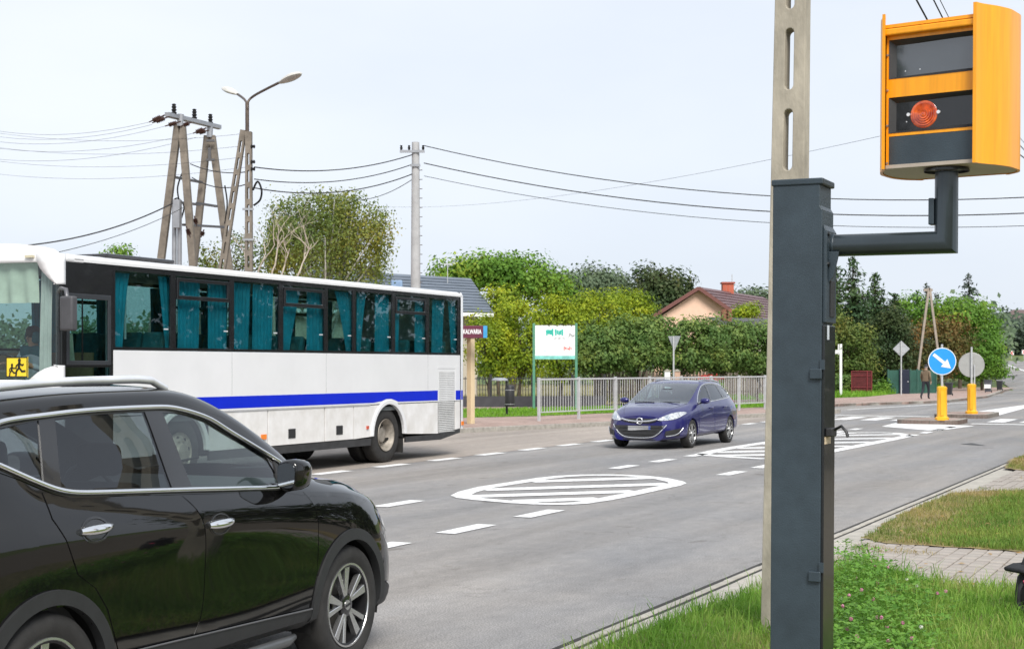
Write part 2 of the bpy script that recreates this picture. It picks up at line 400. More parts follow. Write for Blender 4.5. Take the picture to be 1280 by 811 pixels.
# grass strip, path, lawn on the far side
gs = [G(560, 522.5, .12), G(675, 520, .12), G(800, 514.6, .12), G(940, 509.5, .12), G(1000, 507.5, .12), G(1000, 502, .12), G(940, 503.5, .12), G(762, 508.3, .12), G(591, 511.5, .12), G(540, 513, .12)]
for p in gs: p.z = .125
GS_POLY = [(p.x, p.y) for p in gs]
sheet('grass_strip', gs, GRASSG)
lawn = [Vector((-30, 63, .127)), Vector((4.2, 63.5, .127)), Vector((4.3, 78, .127)), Vector((11, 72, .127)), Vector((13, 72, .127)), Vector((13, 130, .127)), Vector((-60, 130, .127))]
sheet('lawn', [Vector((-40, 66, .127)), Vector((4, 66, .127)), Vector((9, 74, .127)), Vector((12, 76.5, .127)), Vector((12, 140, .127)), Vector((-90, 140, .127))], DIRT)
# ---- far pavement B past the side street
KB = [Vector((9.0, 65.2, 0)), Vector((14.4, 67.2, 0)), Vector((21.4, 73.9, 0)), Vector((27.5, 86.2, 0)), Vector((35.6, 108, 0)), Vector((41, 121, 0))]
padB = [Vector((p.x, p.y, .12)) for p in KB] + [Vector((36, 121, .12)), Vector((26, 97, .12)), Vector((19.5, 82.5, .12)), Vector((14, 76, .12)), Vector((8, 73, .12))]
slab('pavement', padB, -.15, .12, PINK, kind='structure')
kerb('far_kerb', KB, 0, .13, .16, -1, KERBM, 2.0)
vb = [Vector((8, 73, .125)), Vector((14, 76, .125)), Vector((19.5, 82.5, .125)), Vector((26, 97, .125)), Vector((36, 121, .125)), Vector((20, 150, .125)), Vector((5, 120, .125))]
slab('verge', vb, -.15, .125, GRASSG, kind='structure')
# ---- traffic islands
def island(s0, s1, t0, t1):
    r = .35; c = []
    for (a, b, q) in ((s0 + r, t0 + r, 180), (s1 - r, t0 + r, 270), (s1 - r, t1 - r, 0), (s0 + r, t1 - r, 90)):
        for k in range(5):
            an = R(q + 22.5 * k); c.append(st(a + r * math.cos(an), b + r * math.sin(an)))
    o = slab('traffic_island', [(p.x, p.y) for p in c], -.03, .13, PINK, kind='structure')
    for i in range(len(c)):
        a, b = c[i], c[(i + 1) % len(c)]; d = (b - a); 
        for q in range(max(1, int(d.length / 1.0))):
            k = max(1, int(d.length / 1.0)); p0 = a.lerp(b, q / k); p1 = a.lerp(b, (q + 1) / k); e = (p1 - p0).normalized(); n = Vector((e.y, -e.x, 0))
            MB().prism([(p.x, p.y) for p in (p0, p1, p1 + n * .13, p0 + n * .13)], 2, -.03, .145).build('kerb_stone', KERBM, o)
    return o
island(47.4, 49.7, -9.75, -7.85); island(53.5, 57.0, -9.7, -7.9)

# ================================================================== painted markings
def mark(poly, name='road_marking', z=.008):
    return sheet(name, [Vector((p[0], p[1], z)) for p in poly], PAINT)
def dash(s, t, l=1.0, wd=.24):
    c = [st(s - l / 2, t - wd / 2), st(s + l / 2, t - wd / 2), st(s + l / 2, t + wd / 2), st(s - l / 2, t + wd / 2)]
    mark(c)
for k in range(-6, 22):
    s = 14.64 + 1.92 * k
    if (17.3 < s < 22.6) or (26.4 < s < 39.5): continue
    if s < 45.5: dash(s, -7.7)
for k in range(-6, 14):
    s = 16.95 + 1.99 * k
    if (18.4 < s < 23) or (29.6 < s < 39.5): continue
    if s < 45.5: dash(s, -9.92)
for k in range(-12, 18):
    dash(21.4 + 2.0 * k, -13.85, 1.05, .26)
def gpoly(pts): return [G(x, y) for x, y in pts]
def hatch(outer, lines, lw, border):
    """ring of paint along the outline and slanted bars inside"""
    P = [Vector((p.x, p.y)) for p in outer]; c = sum(P, Vector((0, 0))) / len(P); n = len(P)
    inn = []
    for i in range(n):
        d = (P[(i + 1) % n] - P[i - 1]).normalized(); nn = Vector((-d.y, d.x))
        if nn.dot(c - P[i]) < 0: nn = -nn
        inn.append(P[i] + nn * border)
    V = [(p.x, p.y, .008) for p in P] + [(p.x, p.y, .008) for p in inn]
    me = bpy.data.meshes.new('hatched_marking'); me.from_pydata(V, [], [(i, (i + 1) % n, n + (i + 1) % n, n + i) for i in range(n)]); me.update()
    bm = bmesh.new(); bm.from_mesh(me)
    ip = [(p.x, p.y) for p in inn]
    for (a, b) in lines:
        a = Vector((a.x, a.y)); b = Vector((b.x, b.y)); d = (b - a); L = d.length; d.normalize(); nn = Vector((-d.y, d.x))
        ts = [k * .03 for k in range(int(L / .03))]; ins = [t for t in ts if inside(tuple(a + d * t), ip)]
        if len(ins) < 8: continue
        p, q = a + d * (ins[0] - .06), a + d * (ins[-1] + .06)
        vs_ = [bm.verts.new((w.x, w.y, .0085)) for w in (p - nn * lw / 2, q - nn * lw / 2, q + nn * lw / 2, p + nn * lw / 2)]; bm.faces.new(vs_)
    for f in bm.faces:
        f.normal_update()
        if f.normal.z < 0: f.normal_flip()
    bm.to_mesh(me); bm.free(); o = link('hatched_marking', me, PAINT); o['kind'] = 'structure'
zA = [(10, 255), (40, 240), (120, 220), (240, 202), (350, 185), (430, 176), (530, 171), (620, 170), (700, 171), (800, 176), (880, 185), (940, 198), (955, 205), (930, 215), (850, 232), (760, 252), (660, 272), (560, 287), (490, 291), (430, 292), (340, 290), (250, 285), (100, 272), (35, 264)]
A = [G(560 + x / 3.2, 540 + y / 3.2) for x, y in zA]
hatch(A, [(G(545, 540 + y / 3.2), G(900, 540 + (y - 36) / 3.2)) for y in (211, 238, 263, 288, 311)], .42, .27)
B = gpoly([(869, 567.5), (885, 563.5), (910, 559), (950, 553), (990, 547.5), (1030, 543), (1060, 540.8), (1100, 540.2), (1128, 541.5), (1143, 545), (1120, 550), (1090, 556), (1060, 562), (1035, 567), (1010, 571), (985, 573.3), (950, 574), (905, 571.5), (880, 569.5)])
hatch(B, [(G(860, y), G(1180, y - 6)) for y in (548, 552.5, 557, 561.5, 566, 570.5, 575)], .46, .3)
Cc = gpoly([(1102, 533), (1120, 528.5), (1133, 528.6), (1219, 532.5), (1205, 534), (1180, 537.5), (1160, 538)])
mark([Vector((p.x, p.y)) for p in Cc])
for t in (-13.2, -12.2, -11.2, -10.2): mark([st(50.1, t - .28), st(53.3, t - .28), st(53.3, t + .28), st(50.1, t + .28)], 'zebra_stripe')
for t in (-7.1, -6.1, -5.1, -4.2): mark([st(50.1, t - .28), st(53.3, t - .28), st(53.3, t + .28), st(50.1, t + .28)], 'zebra_stripe')
mark([st(48.2, -7.6), st(48.7, -7.6), st(48.7, -3.9), st(48.2, -3.9)]); mark([st(54.4, -13.7), st(54.9, -13.7), st(54.9, -10), st(54.4, -10)])
mark([st(57.2, -9.6), st(57.3, -8.0), st(75, -8.6), st(75, -9.0)]); mark([st(75, -8.95), st(100, -8.95), st(100, -8.7), st(75, -8.7)])
mark([st(62, -14.6), st(78, -11.9), st(78, -12.1), st(62, -14.85)])
# skid mark of dark tar and a thin seam
TAR = M('tar', (.05, .05, .05), .7)
sheet('tar_patch', [Vector((p.x, p.y, .005)) for p in gpoly([(1201, 555), (1215, 553.6), (1232, 557), (1216, 556.3)])], TAR)

# ================================================================== near kerb, pavers, verge
NZ = .045
KTOP = M('near_kerb', (.38, .355, .31), .88, var=.2, scale=5, bump=.3, bscale=60)
JOINT = M('joint', (.035, .033, .03), .95)
sheet('gutter_joint', [st(-20, -3.95, .003), st(104, -3.95, .003), st(104, -3.3, .003), st(-20, -3.3, .003)], JOINT)
near_kerb = sheet('near_kerb', [st(-20, -3.7, .0035), st(60, -3.7, .0035), st(60, -3.6, .0035), st(-20, -3.6, .0035)], JOINT)
for k in range(0, 44):
    s0 = 3 + k * 1.0; dz = random.uniform(-.003, .004); dt = random.uniform(-.006, .006)
    for (a, b, z) in ((-3.89 + dt * .5, -3.825 + dt * .5, .012), (-3.765 + dt * .5, -3.455, .017)):
        MB().prism([(p.x, p.y) for p in (st(s0 + .005, a), st(s0 + .995, a), st(s0 + .995, b), st(s0 + .005, b))], 2, -.05, z + dz).build('kerb_stone', KTOP, near_kerb, bevel=.006, bseg=1)
walk = sheet('sidewalk', [st(-20, -3.44, .02), st(104, -3.44, .02), st(104, 30, .02), st(-20, 30, .02)], M('paver_sand', (.17, .145, .11), .95, var=.3, scale=20))
nearP = [G(x, y, NZ) for x, y in ((640, 860), (760, 806), (810, 786), (870, 764), (955, 736), (1000, 722), (1035, 713), (1085, 704), (1120, 716), (1150, 726), (1200, 733), (1280, 736), (1420, 742))] + [Vector((9, 6, NZ)), Vector((9, -6, NZ)), Vector((-4, -6, NZ)), Vector((-.8, 6.3, NZ))]
NEAR_POLY = [(p.x, p.y) for p in nearP]
triP = [G(x, y, NZ) for x, y in ((1082, 672), (1100, 663), (1130, 645), (1160, 629), (1190, 617), (1235, 614), (1280, 615), (1400, 622), (1500, 700), (1400, 697), (1280, 689), (1200, 684), (1140, 680), (1100, 677))]
TRI_POLY = [(p.x, p.y) for p in triP]
farP = [G(x, y, NZ) for x, y in ((1258, 585), (1268, 574), (1300, 562), (1500, 562), (1500, 600), (1300, 590))]
FAR_POLY = [(p.x, p.y) for p in farP]
SOILV = M('verge_soil', (.07, .075, .025), .95, var=.4, scale=6, bump=.5, bscale=40, col2=(.15, .13, .06))
SOILB = M('verge_dry', (.12, .11, .04), .95, var=.4, scale=3, bump=.5, bscale=40, col2=(.26, .19, .09))
def ragged(pp, grow):
    P = [Vector((p.x, p.y)) for p in pp]; c = sum(P, Vector((0, 0))) / len(P); o = []
    P = [Vector(q) for q in resample([tuple(p) for p in P], .12)]
    for p in P:
        e = (p - c).normalized(); p = p + e * (grow + random.uniform(-.05, .05)); o.append(Vector((p.x, p.y, 0)))
    return o
for nm, pp, mm in (('verge', nearP, SOILV), ('grass_patch', triP, SOILB), ('grass_patch', farP, SOILB)):
    sheet(nm, [Vector((p.x, p.y, .0525)) for p in (ragged(pp, .07) if nm == 'grass_patch' else pp)], mm)
PAV = M('paver_concrete', (.335, .30, .265), .9, var=.2, scale=2.0, bump=.35, bscale=90)
PAV2 = M('paver_concrete_dark', (.305, .27, .238), .9, var=.2, scale=2.0, bump=.35, bscale=90)
pw, pl = .14, .21
pm = MB().box(-pw / 2 + .005, pw / 2 - .005, -pl / 2 + .005, pl / 2 - .005, -.04, 0)
proto = pm.build('paver', PAV, walk, bevel=.006, bseg=1); proto2 = pm.build('paver', PAV2, walk, bevel=.006, bseg=1)
slots = []
for i in range(0, 60):
    t = -3.44 + .01 + pw / 2 + i * pw
    for j in range(0, 150):
        s = 9.0 + j * pl + (pl / 2 if i % 2 else 0); p = st(s, t)
        if p.y < 9 or p.x / p.y > .42 or p.y > 34: continue
        q = (p.x, p.y)
        if inside(q, NEAR_POLY) or inside(q, TRI_POLY) or inside(q, FAR_POLY): continue
        slots.append((p.length, p))
slots.sort(key=lambda a: a[0]); rest = MB()
for k, (d, p) in enumerate(slots):
    z = NZ + random.uniform(-.004, .004)
    if k < 300:
        o = (proto if random.random() < .6 else proto2).copy() if k > 1 else (proto, proto2)[k]
        if k > 1: COL.objects.link(o); o.parent = walk
        o.location = (p.x, p.y, z); o.rotation_euler = (random.uniform(-.015, .015), random.uniform(-.015, .015), -ROAD)
    else:
        c = [p + NV * a + DV * b for a, b in ((-pw / 2 + .006, -pl / 2 + .006), (pw / 2 - .006, -pl / 2 + .006), (pw / 2 - .006, pl / 2 - .006), (-pw / 2 + .006, pl / 2 - .006))]
        rest.prism([(v.x, v.y) for v in c], 2, .01, z)
o = rest.build('far_pavers', PAV, walk); o['kind'] = 'stuff'

# ================================================================== grass
def grass(name, label, poly, n, h, wd, mat, z=.07, lean=.5, dens=None, filt=None):
    P = np.array(poly); x0, y0 = P.min(0); x1, y1 = P.max(0); pts = []
    while len(pts) < n:
        q = (random.uniform(x0, x1), random.uniform(y0, y1))
        if filt and not filt(q): continue
        if dens and random.random() > dens(q): continue
        if inside(q, poly): pts.append(q)
    p = np.array(pts); m = len(p); a = RNG.uniform(0, 2 * np.pi, m); H = RNG.uniform(h[0], h[1], m) * (.6 + .8 * RNG.random(m)); W = RNG.uniform(.6, 1.3, m) * wd
    ld = RNG.uniform(0, 2 * np.pi, m); la = H * lean * RNG.uniform(.1, 1.3, m)
    bx, by = np.cos(a) * W, np.sin(a) * W; lx, ly = np.cos(ld) * la, np.sin(ld) * la; zz = np.full(m, z - .015)
    V = np.zeros((m, 5, 3))
    V[:, 0] = np.c_[p[:, 0] - bx, p[:, 1] - by, zz]; V[:, 1] = np.c_[p[:, 0] + bx, p[:, 1] + by, zz]
    V[:, 2] = np.c_[p[:, 0] - bx * .8 + lx * .35, p[:, 1] - by * .8 + ly * .35, zz + H * .6]; V[:, 3] = np.c_[p[:, 0] + bx * .8 + lx * .35, p[:, 1] + by * .8 + ly * .35, zz + H * .6]
    V[:, 4] = np.c_[p[:, 0] + lx, p[:, 1] + ly, zz + H * np.clip(1 - .4 * (la / H), .3, 1)]
    b = np.arange(m)[:, None] * 5
    Fc = np.concatenate([b + np.array([[0, 1, 3]]), b + np.array([[0, 3, 2]]), b + np.array([[2, 3, 4]])])
    o = quick_mesh(name, V.reshape(-1, 3), Fc, mat); return tag(o, label, 'grass', kind='stuff')
GL = leafmat('grass_lush', [(.07, .17, .018), (.12, .27, .03), (.19, .36, .05), (.28, .40, .08), (.40, .37, .14)], .4, 1.6)
GD = leafmat('grass_mixed', [(.07, .13, .02), (.13, .2, .035), (.22, .24, .06), (.38, .3, .12), (.42, .33, .17)], .3, .9)
GM = leafmat('grass_mid', [(.07, .16, .02), (.125, .24, .035), (.2, .31, .05), (.31, .34, .08)], .3, 1.2)
GF = leafmat('grass_far', [(.12, .27, .02), (.17, .36, .03), (.25, .43, .05)], .3, .3)
def visn(q): return q[1] > 6.5 and -.02 < q[0] / q[1] < .37
grass('grass', 'long green grass round the foot of the grey mast', NEAR_POLY, 42000, (.05, .13), .0028, GL, .06, .9, filt=visn)
grass('tall_grass', 'long wild grass stalks bending over the verge by the mast', NEAR_POLY, 3800, (.12, .24), .003, GL, .06, .8, filt=visn)
grass('grass', 'short patchy grass on the triangle between the paved paths', [(p.x, p.y) for p in ragged(triP, .05)], 17000, (.03, .085), .0028, GD, .06, .9, filt=lambda q: q[0] / q[1] < .37)
grass('grass', 'greener grass in the lower part of the triangle between the paths', [(p.x, p.y) for p in ragged(triP, .0)], 27000, (.035, .095), .0028, GM, .06, .9, filt=lambda q: q[0] / q[1] < .37 and random.random() < max(.0, min(1, (q[0] * NV.x + q[1] * NV.y + 3.05) / .7)))
grass('grass', 'short dry grass at the far edge of the paved path', FAR_POLY, 5000, (.03, .08), .004, GD, .06, .9, filt=lambda q: q[0] / q[1] < .37)
grass('grass', 'bright mown grass strip behind the bus bay pavement', GS_POLY, 16000, (.05, .11), .014, GF, .13, .5)
grass('grass', 'grass verge along the far pavement under the trees', [(p.x, p.y) for p in (vb[0], vb[1], vb[2], vb[3], vb[4], Vector((33, 124)), Vector((23, 100)), Vector((16.5, 85)), Vector((12, 79.5)), Vector((7, 76)))], 14000, (.12, .34), .02, GF, .13, .5)
grass('grass', 'rough dry grass below the hedge', [(-25, 66.5), (4, 66.5), (9, 74.5), (12, 77), (12, 84), (4, 78), (-25, 78)], 9000, (.1, .4), .02, GD, .13, .6)
def tufts(q): return math.sin(q[0] * 3.1 + 1.3 * math.sin(q[1] * 2.2)) * math.sin(q[1] * 2.7 + q[0]) > .62 and not inside(q, NEAR_POLY) and not inside(q, TRI_POLY)
grass('weeds', 'sparse weeds growing out of the joints of the paved path', [(v.x, v.y) for v in (st(9, -3.4), st(30, -3.4), st(30, 2), st(9, 2))], 2600, (.015, .06), .0028, GD, .05, 1.1, filt=lambda q: tufts(q) and q[1] > 9 and q[0] / q[1] < .37)
# weeds in the kerb joint
grass('weeds', 'small dry weeds growing along the kerb joint', [(v.x, v.y) for v in (st(7, -3.52), st(13, -3.5), st(13, -3.3), st(7, -3.2))], 900, (.02, .07), .003, GD, .05, .9)
# ================================================================== vehicles
CHROME = M('chrome', (.88, .88, .89), .16, 1.0, var=.04)
RUBBER = M('tyre_rubber', (.022, .021, .02), .75, var=.35, scale=9, bump=.2, bscale=120)
BLACKP = M('black_plastic', (.018, .018, .019), .5, var=.2, scale=12, bump=.1, bscale=200)
GREYP = M('grey_plastic', (.02, .021, .022), .55, var=.15, scale=12, bump=.12, bscale=220)
DARK = M('underbody', (.008, .008, .008), .9)
GLOSSB = M('gloss_black', (.012, .012, .013), .12, var=.1, coat=.6)
SEATM = M('seat_cloth', (.05, .052, .058), .85, var=.2, scale=20)
WHITEL = M('lamp_white', (.75, .77, .8), .15, .3, var=.1, scale=25)
LAMPC = M('lamp_clear', (.22, .24, .27), .12, .5, var=.5, scale=26, coat=1.0, col2=(.75, .78, .82))
REDL = M('lamp_red', (.35, .02, .02), .2, coat=.5)
ORANGEL = M('lamp_orange', (.8, .22, .02), .25, coat=.4)
def pchip(xs, ys, q):
    xs = np.asarray(xs, float); ys = np.asarray(ys, float); h = np.diff(xs); d = np.diff(ys) / h; m = np.zeros_like(ys)
    m[0], m[-1] = d[0], d[-1]
    for i in range(1, len(xs) - 1):
        if d[i - 1] * d[i] > 0:
            w1, w2 = 2 * h[i] + h[i - 1], h[i] + 2 * h[i - 1]; m[i] = (w1 + w2) / (w1 / d[i - 1] + w2 / d[i])
    q = np.clip(q, xs[0], xs[-1]); i = np.clip(np.searchsorted(xs, q) - 1, 0, len(h) - 1); t = (q - xs[i]) / h[i]
    return (2 * t ** 3 - 3 * t ** 2 + 1) * ys[i] + (t ** 3 - 2 * t ** 2 + t) * h[i] * m[i] + (-2 * t ** 3 + 3 * t ** 2) * ys[i + 1] + (t ** 3 - t ** 2) * h[i] * m[i + 1]
class Shell:
    """car skin through ring lines: ring k = ([(Y,x)...], [(Y,z)...]); Y forward, x half width, z up"""
    def __init__(s, rings, nU=170, sub=6, it=6):
        u = np.linspace(0, 1, nU); u = .75 * u + .25 * (.5 - .5 * np.cos(np.pi * u)); cols = []
        for (X, Z) in rings:
            y0 = X[0][0]; y1 = X[-1][0]; Y = y0 + (y1 - y0) * u
            cols.append(np.stack([pchip(*zip(*X), Y), Y, pchip(*zip(*Z), Y)], 1))
        A = np.stack(cols, 1)                                       # nU x K x 3
        K = A.shape[1]; mir = lambda B: B * np.array([-1, 1, 1])
        out = []
        for k in range(K - 1):
            p1, p2 = A[:, k], A[:, k + 1]; p0 = A[:, k - 1] if k else mir(A[:, 1]); p3 = A[:, k + 2] if k + 2 < K else mir(A[:, K - 2])
            for q in range(sub):
                t = q / sub; out.append(.5 * (2 * p1 + (p2 - p0) * t + (2 * p0 - 5 * p1 + 4 * p2 - p3) * t * t + (3 * p1 - p0 - 3 * p2 + p3) * t ** 3))
        out.append(A[:, K - 1]); Hf = np.stack(out, 1); s.nh = Hf.shape[1]; s.sub = sub
        full = np.concatenate([Hf, mir(Hf[:, ::-1][:, 1:-1])], 1)
        for _ in range(it):
            r = .5 * full + .25 * (np.roll(full, 1, 1) + np.roll(full, -1, 1)); full = r
            r = full.copy(); r[1:-1] = .5 * full[1:-1] + .25 * (full[:-2] + full[2:]); full = r
        s.P = full; n, m = full.shape[:2]; s.n, s.m = n, m
        s.V = [tuple(v) for v in full.reshape(-1, 3)]
        s.quads = [(i, j) for i in range(n - 1) for j in range(m)]
        fs = [s.face(i, j) for i, j in s.quads] + [tuple(range(m))[::-1], tuple((n - 1) * m + k for k in range(m))]
        s.bvh = BVHTree.FromPolygons([Vector(v) for v in s.V], fs)
        s.caps = fs[-2:]
    def face(s, i, j): return (i * s.m + j, i * s.m + (j + 1) % s.m, (i + 1) * s.m + (j + 1) % s.m, (i + 1) * s.m + j)
    def ring_of(s, j):                       # ring coordinate 0..K-1 of column j
        j = j + .5; j = j if j < s.nh - 1 else 2 * (s.nh - 1) - j
        return j / s.sub
    def center(s, i, j): return np.mean([s.V[k] for k in s.face(i, j)], 0)
    def hit(s, mode, a, b, sg=1):
        if mode == 'side': o, d = Vector((3 * sg, a, b)), Vector((-sg, 0, 0))
        elif mode == 'front': o, d = Vector((a, 6, b)), Vector((0, -1, 0))
        elif mode == 'rear': o, d = Vector((a, -9, b)), Vector((0, 1, 0))
        else: o, d = Vector((a, b, 5)), Vector((0, 0, -1))
        l, n, i, _ = s.bvh.ray_cast(o, d)
        if l is None:
            q = {'side': Vector((.8 * sg, a, b)), 'front': Vector((a, .8, b)), 'rear': Vector((a, -3.6, b)), 'top': Vector((a, b, 1.4))}[mode]
            l, n, i, _ = s.bvh.find_nearest(q)
        if n.dot(d) > 0: n = -n
        return l, n
    def panel(s, name, mode, poly, mat, parent, off=.004, holes=(), step=.05, sg=1, skirt=.014, smooth=35):
        V2, F = cdt(poly, list(holes), step); V = []; N = []
        for (a, b) in V2:
            l, n = s.hit(mode, a, b, sg); V.append(l + n * off); N.append(n)
        cnt = {}
        for f in F:
            for k in range(3):
                e = (f[k], f[(k + 1) % 3]); cnt[tuple(sorted(e))] = cnt.get(tuple(sorted(e)), []) + [e]
        F2 = list(F); mp = {}
        def low(i):
            if i not in mp: mp[i] = len(V); V.append(V[i] - N[i] * skirt)
            return mp[i]
        for k, es in cnt.items():
            if len(es) == 1: a, b = es[0]; F2.append((b, a, low(a), low(b)))
        me = bpy.data.meshes.new(name); me.from_pydata([tuple(v) for v in V], [], F2); me.update()
        bm = bmesh.new(); bm.from_mesh(me); bmesh.ops.recalc_face_normals(bm, faces=bm.faces)
        ref = {'side': Vector((sg, 0, 0)), 'front': Vector((0, 1, 0)), 'rear': Vector((0, -1, 0)), 'top': Vector((0, 0, 1))}[mode]
        if sum((f.normal.dot(ref) * f.calc_area() for f in bm.faces)) < 0: bmesh.ops.reverse_faces(bm, faces=bm.faces)
        bm.to_mesh(me); bm.free()
        return link(name, me, mat, parent, smooth=smooth)
    def line(s, name, mode, pts, r, mat, parent, off=.006, sg=1, step=.04, seg=10):
        L = resample(pts, step, closed=False); P = []; cl_ = L[0] == L[-1]
        for a, b in L:
            l, n = s.hit(mode, a, b, sg); P.append(l + n * off)
        for _ in range(12):
            Q = [p.copy() for p in P]
            for i in range(1, len(P) - 1): P[i] = Q[i] * .5 + (Q[i - 1] + Q[i + 1]) * .25
        return MB().tube(P, r, seg).build(name, mat, parent, smooth=60)
    def mesh(s, name, keep, mat, parent, caps=True, off=0.0, smooth=40):
        F = [s.face(i, j) for i, j in s.quads if keep(i, j)] + (s.caps if caps else [])
        used = sorted({k for f in F for k in f}); mp = {k: q for q, k in enumerate(used)}
        me = bpy.data.meshes.new(name); me.from_pydata([s.V[k] for k in used], [], [tuple(mp[k] for k in f)[::-1] for f in F]); me.update()
        bm = bmesh.new(); bm.from_mesh(me); bmesh.ops.recalc_face_normals(bm, faces=bm.faces)
        bm.to_mesh(me); bm.free()
        return link(name, me, mat, parent, smooth=smooth)
def arc(cx, cz, r, a0, a1, n=24): return [(cx + r * math.cos(R(a0 + (a1 - a0) * k / n)), cz + r * math.sin(R(a0 + (a1 - a0) * k / n))) for k in range(n + 1)]
def tyre_profile(r, rim, w):
    h = w / 2; q = r - rim
    return [(rim - .012, -h * .72), (rim + .004, -h * .86), (rim + q * .3, -h * .99), (rim + q * .62, -h), (r - q * .14, -h * .9), (r - .004, -h * .74), (r, -h * .5), (r + .001, 0), (r, h * .5), (r - .004, h * .74), (r - q * .14, h * .9), (rim + q * .62, h), (rim + q * .3, h * .99), (rim + .004, h * .86), (rim - .012, h * .72)]
def make_wheel(parent, loc, r, rim, w, style, sg):
    """axle along local x, outer face towards sg"""
    h = w / 2
    b = MB().lathe([(rim + .004, h * .86), (rim - .008, h * .90), (rim - .022, h * .84), (rim - .03, h * .3), (rim * .86, -h * .6), (rim * .3, -h * .6), (.001, -h * .6)], 'x', 48)
    wh = b.build('wheel', M('rim_dark', (.03, .03, .032), .35, .6), parent, smooth=40)
    tb = MB().lathe(tyre_profile(r, rim, w), 'x', 64); tb.build('tyre', RUBBER, wh, smooth=50)
    # tread grooves are thin rings proud of the tread
    silver = M('rim_silver', (.62, .62, .62), .25, .9, var=.06)
    MB().lathe([(rim + .004, h * .865), (rim + .002, h * .93), (rim - .008, h * .935), (rim - .012, h * .86)], 'x', 64).build('rim_lip', silver, wh, smooth=40)
    # brake disc
    MB().disc(rim * .62, 'x', -h * .35, 32, th=.02).build('brake_disc', M('brake_steel', (.25, .23, .21), .4, .8), wh, smooth=40)
    if style == 'suv':
        for k in range(5):
            a = R(72 * k + 20)
            for e, wdt, th in ((-13, .056, .0), (13, .034, .0)):
                mb = MB(); a1 = a + R(e); ax0 = a + R(e * .35)
                p0 = Vector((math.cos(ax0), math.sin(ax0))) * rim * .2; p1 = Vector((math.cos(a1), math.sin(a1))) * (rim - .008); d = (p1 - p0).normalized(); n = Vector((-d.y, d.x))
                q = [p0 - n * .012, p1 - n * wdt / 2, p1 + n * wdt / 2, p0 + n * .012]
                x1 = h * .84; x0 = h * .74
                vs_ = [(x1 * (1.0 if i in (1, 2) else .94), v.x, v.y) for i, v in enumerate(q)] + [(x0 - .03, v.x, v.y) for v in q]
                mb.add(vs_, [(0, 1, 2, 3), (7, 6, 5, 4), (0, 4, 5, 1), (1, 5, 6, 2), (2, 6, 7, 3), (3, 7, 4, 0)])
                mb.build('spoke', silver, wh, bevel=.003, bseg=1)
            mb = MB(); a2 = a; p0 = Vector((math.cos(a2), math.sin(a2))) * rim * .2; p1 = Vector((math.cos(a2), math.sin(a2))) * rim * .62; n = Vector((-math.sin(a2), math.cos(a2)))
            q = [p0 - n * .02, p1 - n * .028, p1 + n * .028, p0 + n * .02]
            mb.add([(h * .70, v.x, v.y) for v in q] + [(h * .5, v.x, v.y) for v in q], [(0, 1, 2, 3), (7, 6, 5, 4), (0, 4, 5, 1), (1, 5, 6, 2), (2, 6, 7, 3), (3, 7, 4, 0)])
            mb.build('spoke', GLOSSB, wh, bevel=.004, bseg=1)
        MB().lathe([(.075, h * .6), (.072, h * .76), (.055, h * .8), (.001, h * .8)], 'x', 32).build('hub', GLOSSB, wh, smooth=40)
        cap = MB().disc(.03, 'x', h * .8, 24, th=.006).build('hub_cap', silver, wh, smooth=40)
        MB().box(h * .8 + .006, h * .8 + .009, -.027, .027, -.007, .007).build('hub_badge', BLACKP, wh)
        for k in range(5):
            a = R(72 * k + 56); MB().lathe([(.009, h * .6), (.009, h * .77), (.001, h * .77)], 'x', 10, (0, .055 * math.cos(a), .055 * math.sin(a))).build('wheel_nut', CHROME, wh)
    elif style == 'alloy':
        for k in range(10):
            a = R(36 * k + (5 if k % 2 else -5)); d = Vector((math.cos(a), math.sin(a))); n = Vector((-d.y, d.x)); p0 = d * rim * .15; p1 = d * (rim - .006)
            q = [p0 - n * .014, p1 - n * .02, p1 + n * .02, p0 + n * .014]
            MB().add([(h * .86, v.x, v.y) for v in q] + [(h * .6, v.x, v.y) for v in q], [(0, 1, 2, 3), (7, 6, 5, 4), (0, 4, 5, 1), (1, 5, 6, 2), (2, 6, 7, 3), (3, 7, 4, 0)]).build('spoke', silver, wh)
        MB().disc(.06, 'x', h * .8, 24, th=.02).build('hub', silver, wh, smooth=40)
    wh.location = loc
    wh.rotation_euler = (R(11), 0, 0) if sg > 0 else (R(33), 0, math.pi)
    return wh
def seat(parent, x, y, z, mat, w=.5, hgt=.62, name='seat', tilt=.18, head=True):
    s_ = MB().prism([(y - .22, z), (y + .30, z), (y + .32, z + .12), (y - .2, z + .16)], 0, x - w / 2, x + w / 2)
    s_.prism([(y - .24, z + .1), (y - .10, z + .12), (y - .10 - tilt, z + hgt), (y - .2 - tilt, z + hgt)], 0, x - w * .47, x + w * .47)
    o = s_.build(name, mat, parent, bevel=.05, bseg=3, smooth=50)
    if head:
        yy = y - .15 - tilt; zz = z + hgt
        MB().prism([(yy - .05, zz + .03), (yy + .05, zz + .03), (yy + .03, zz + .2), (yy - .06, zz + .2)], 0, x - .13, x + .13).build('headrest', mat, o, bevel=.045, bseg=3, smooth=60)
    return o

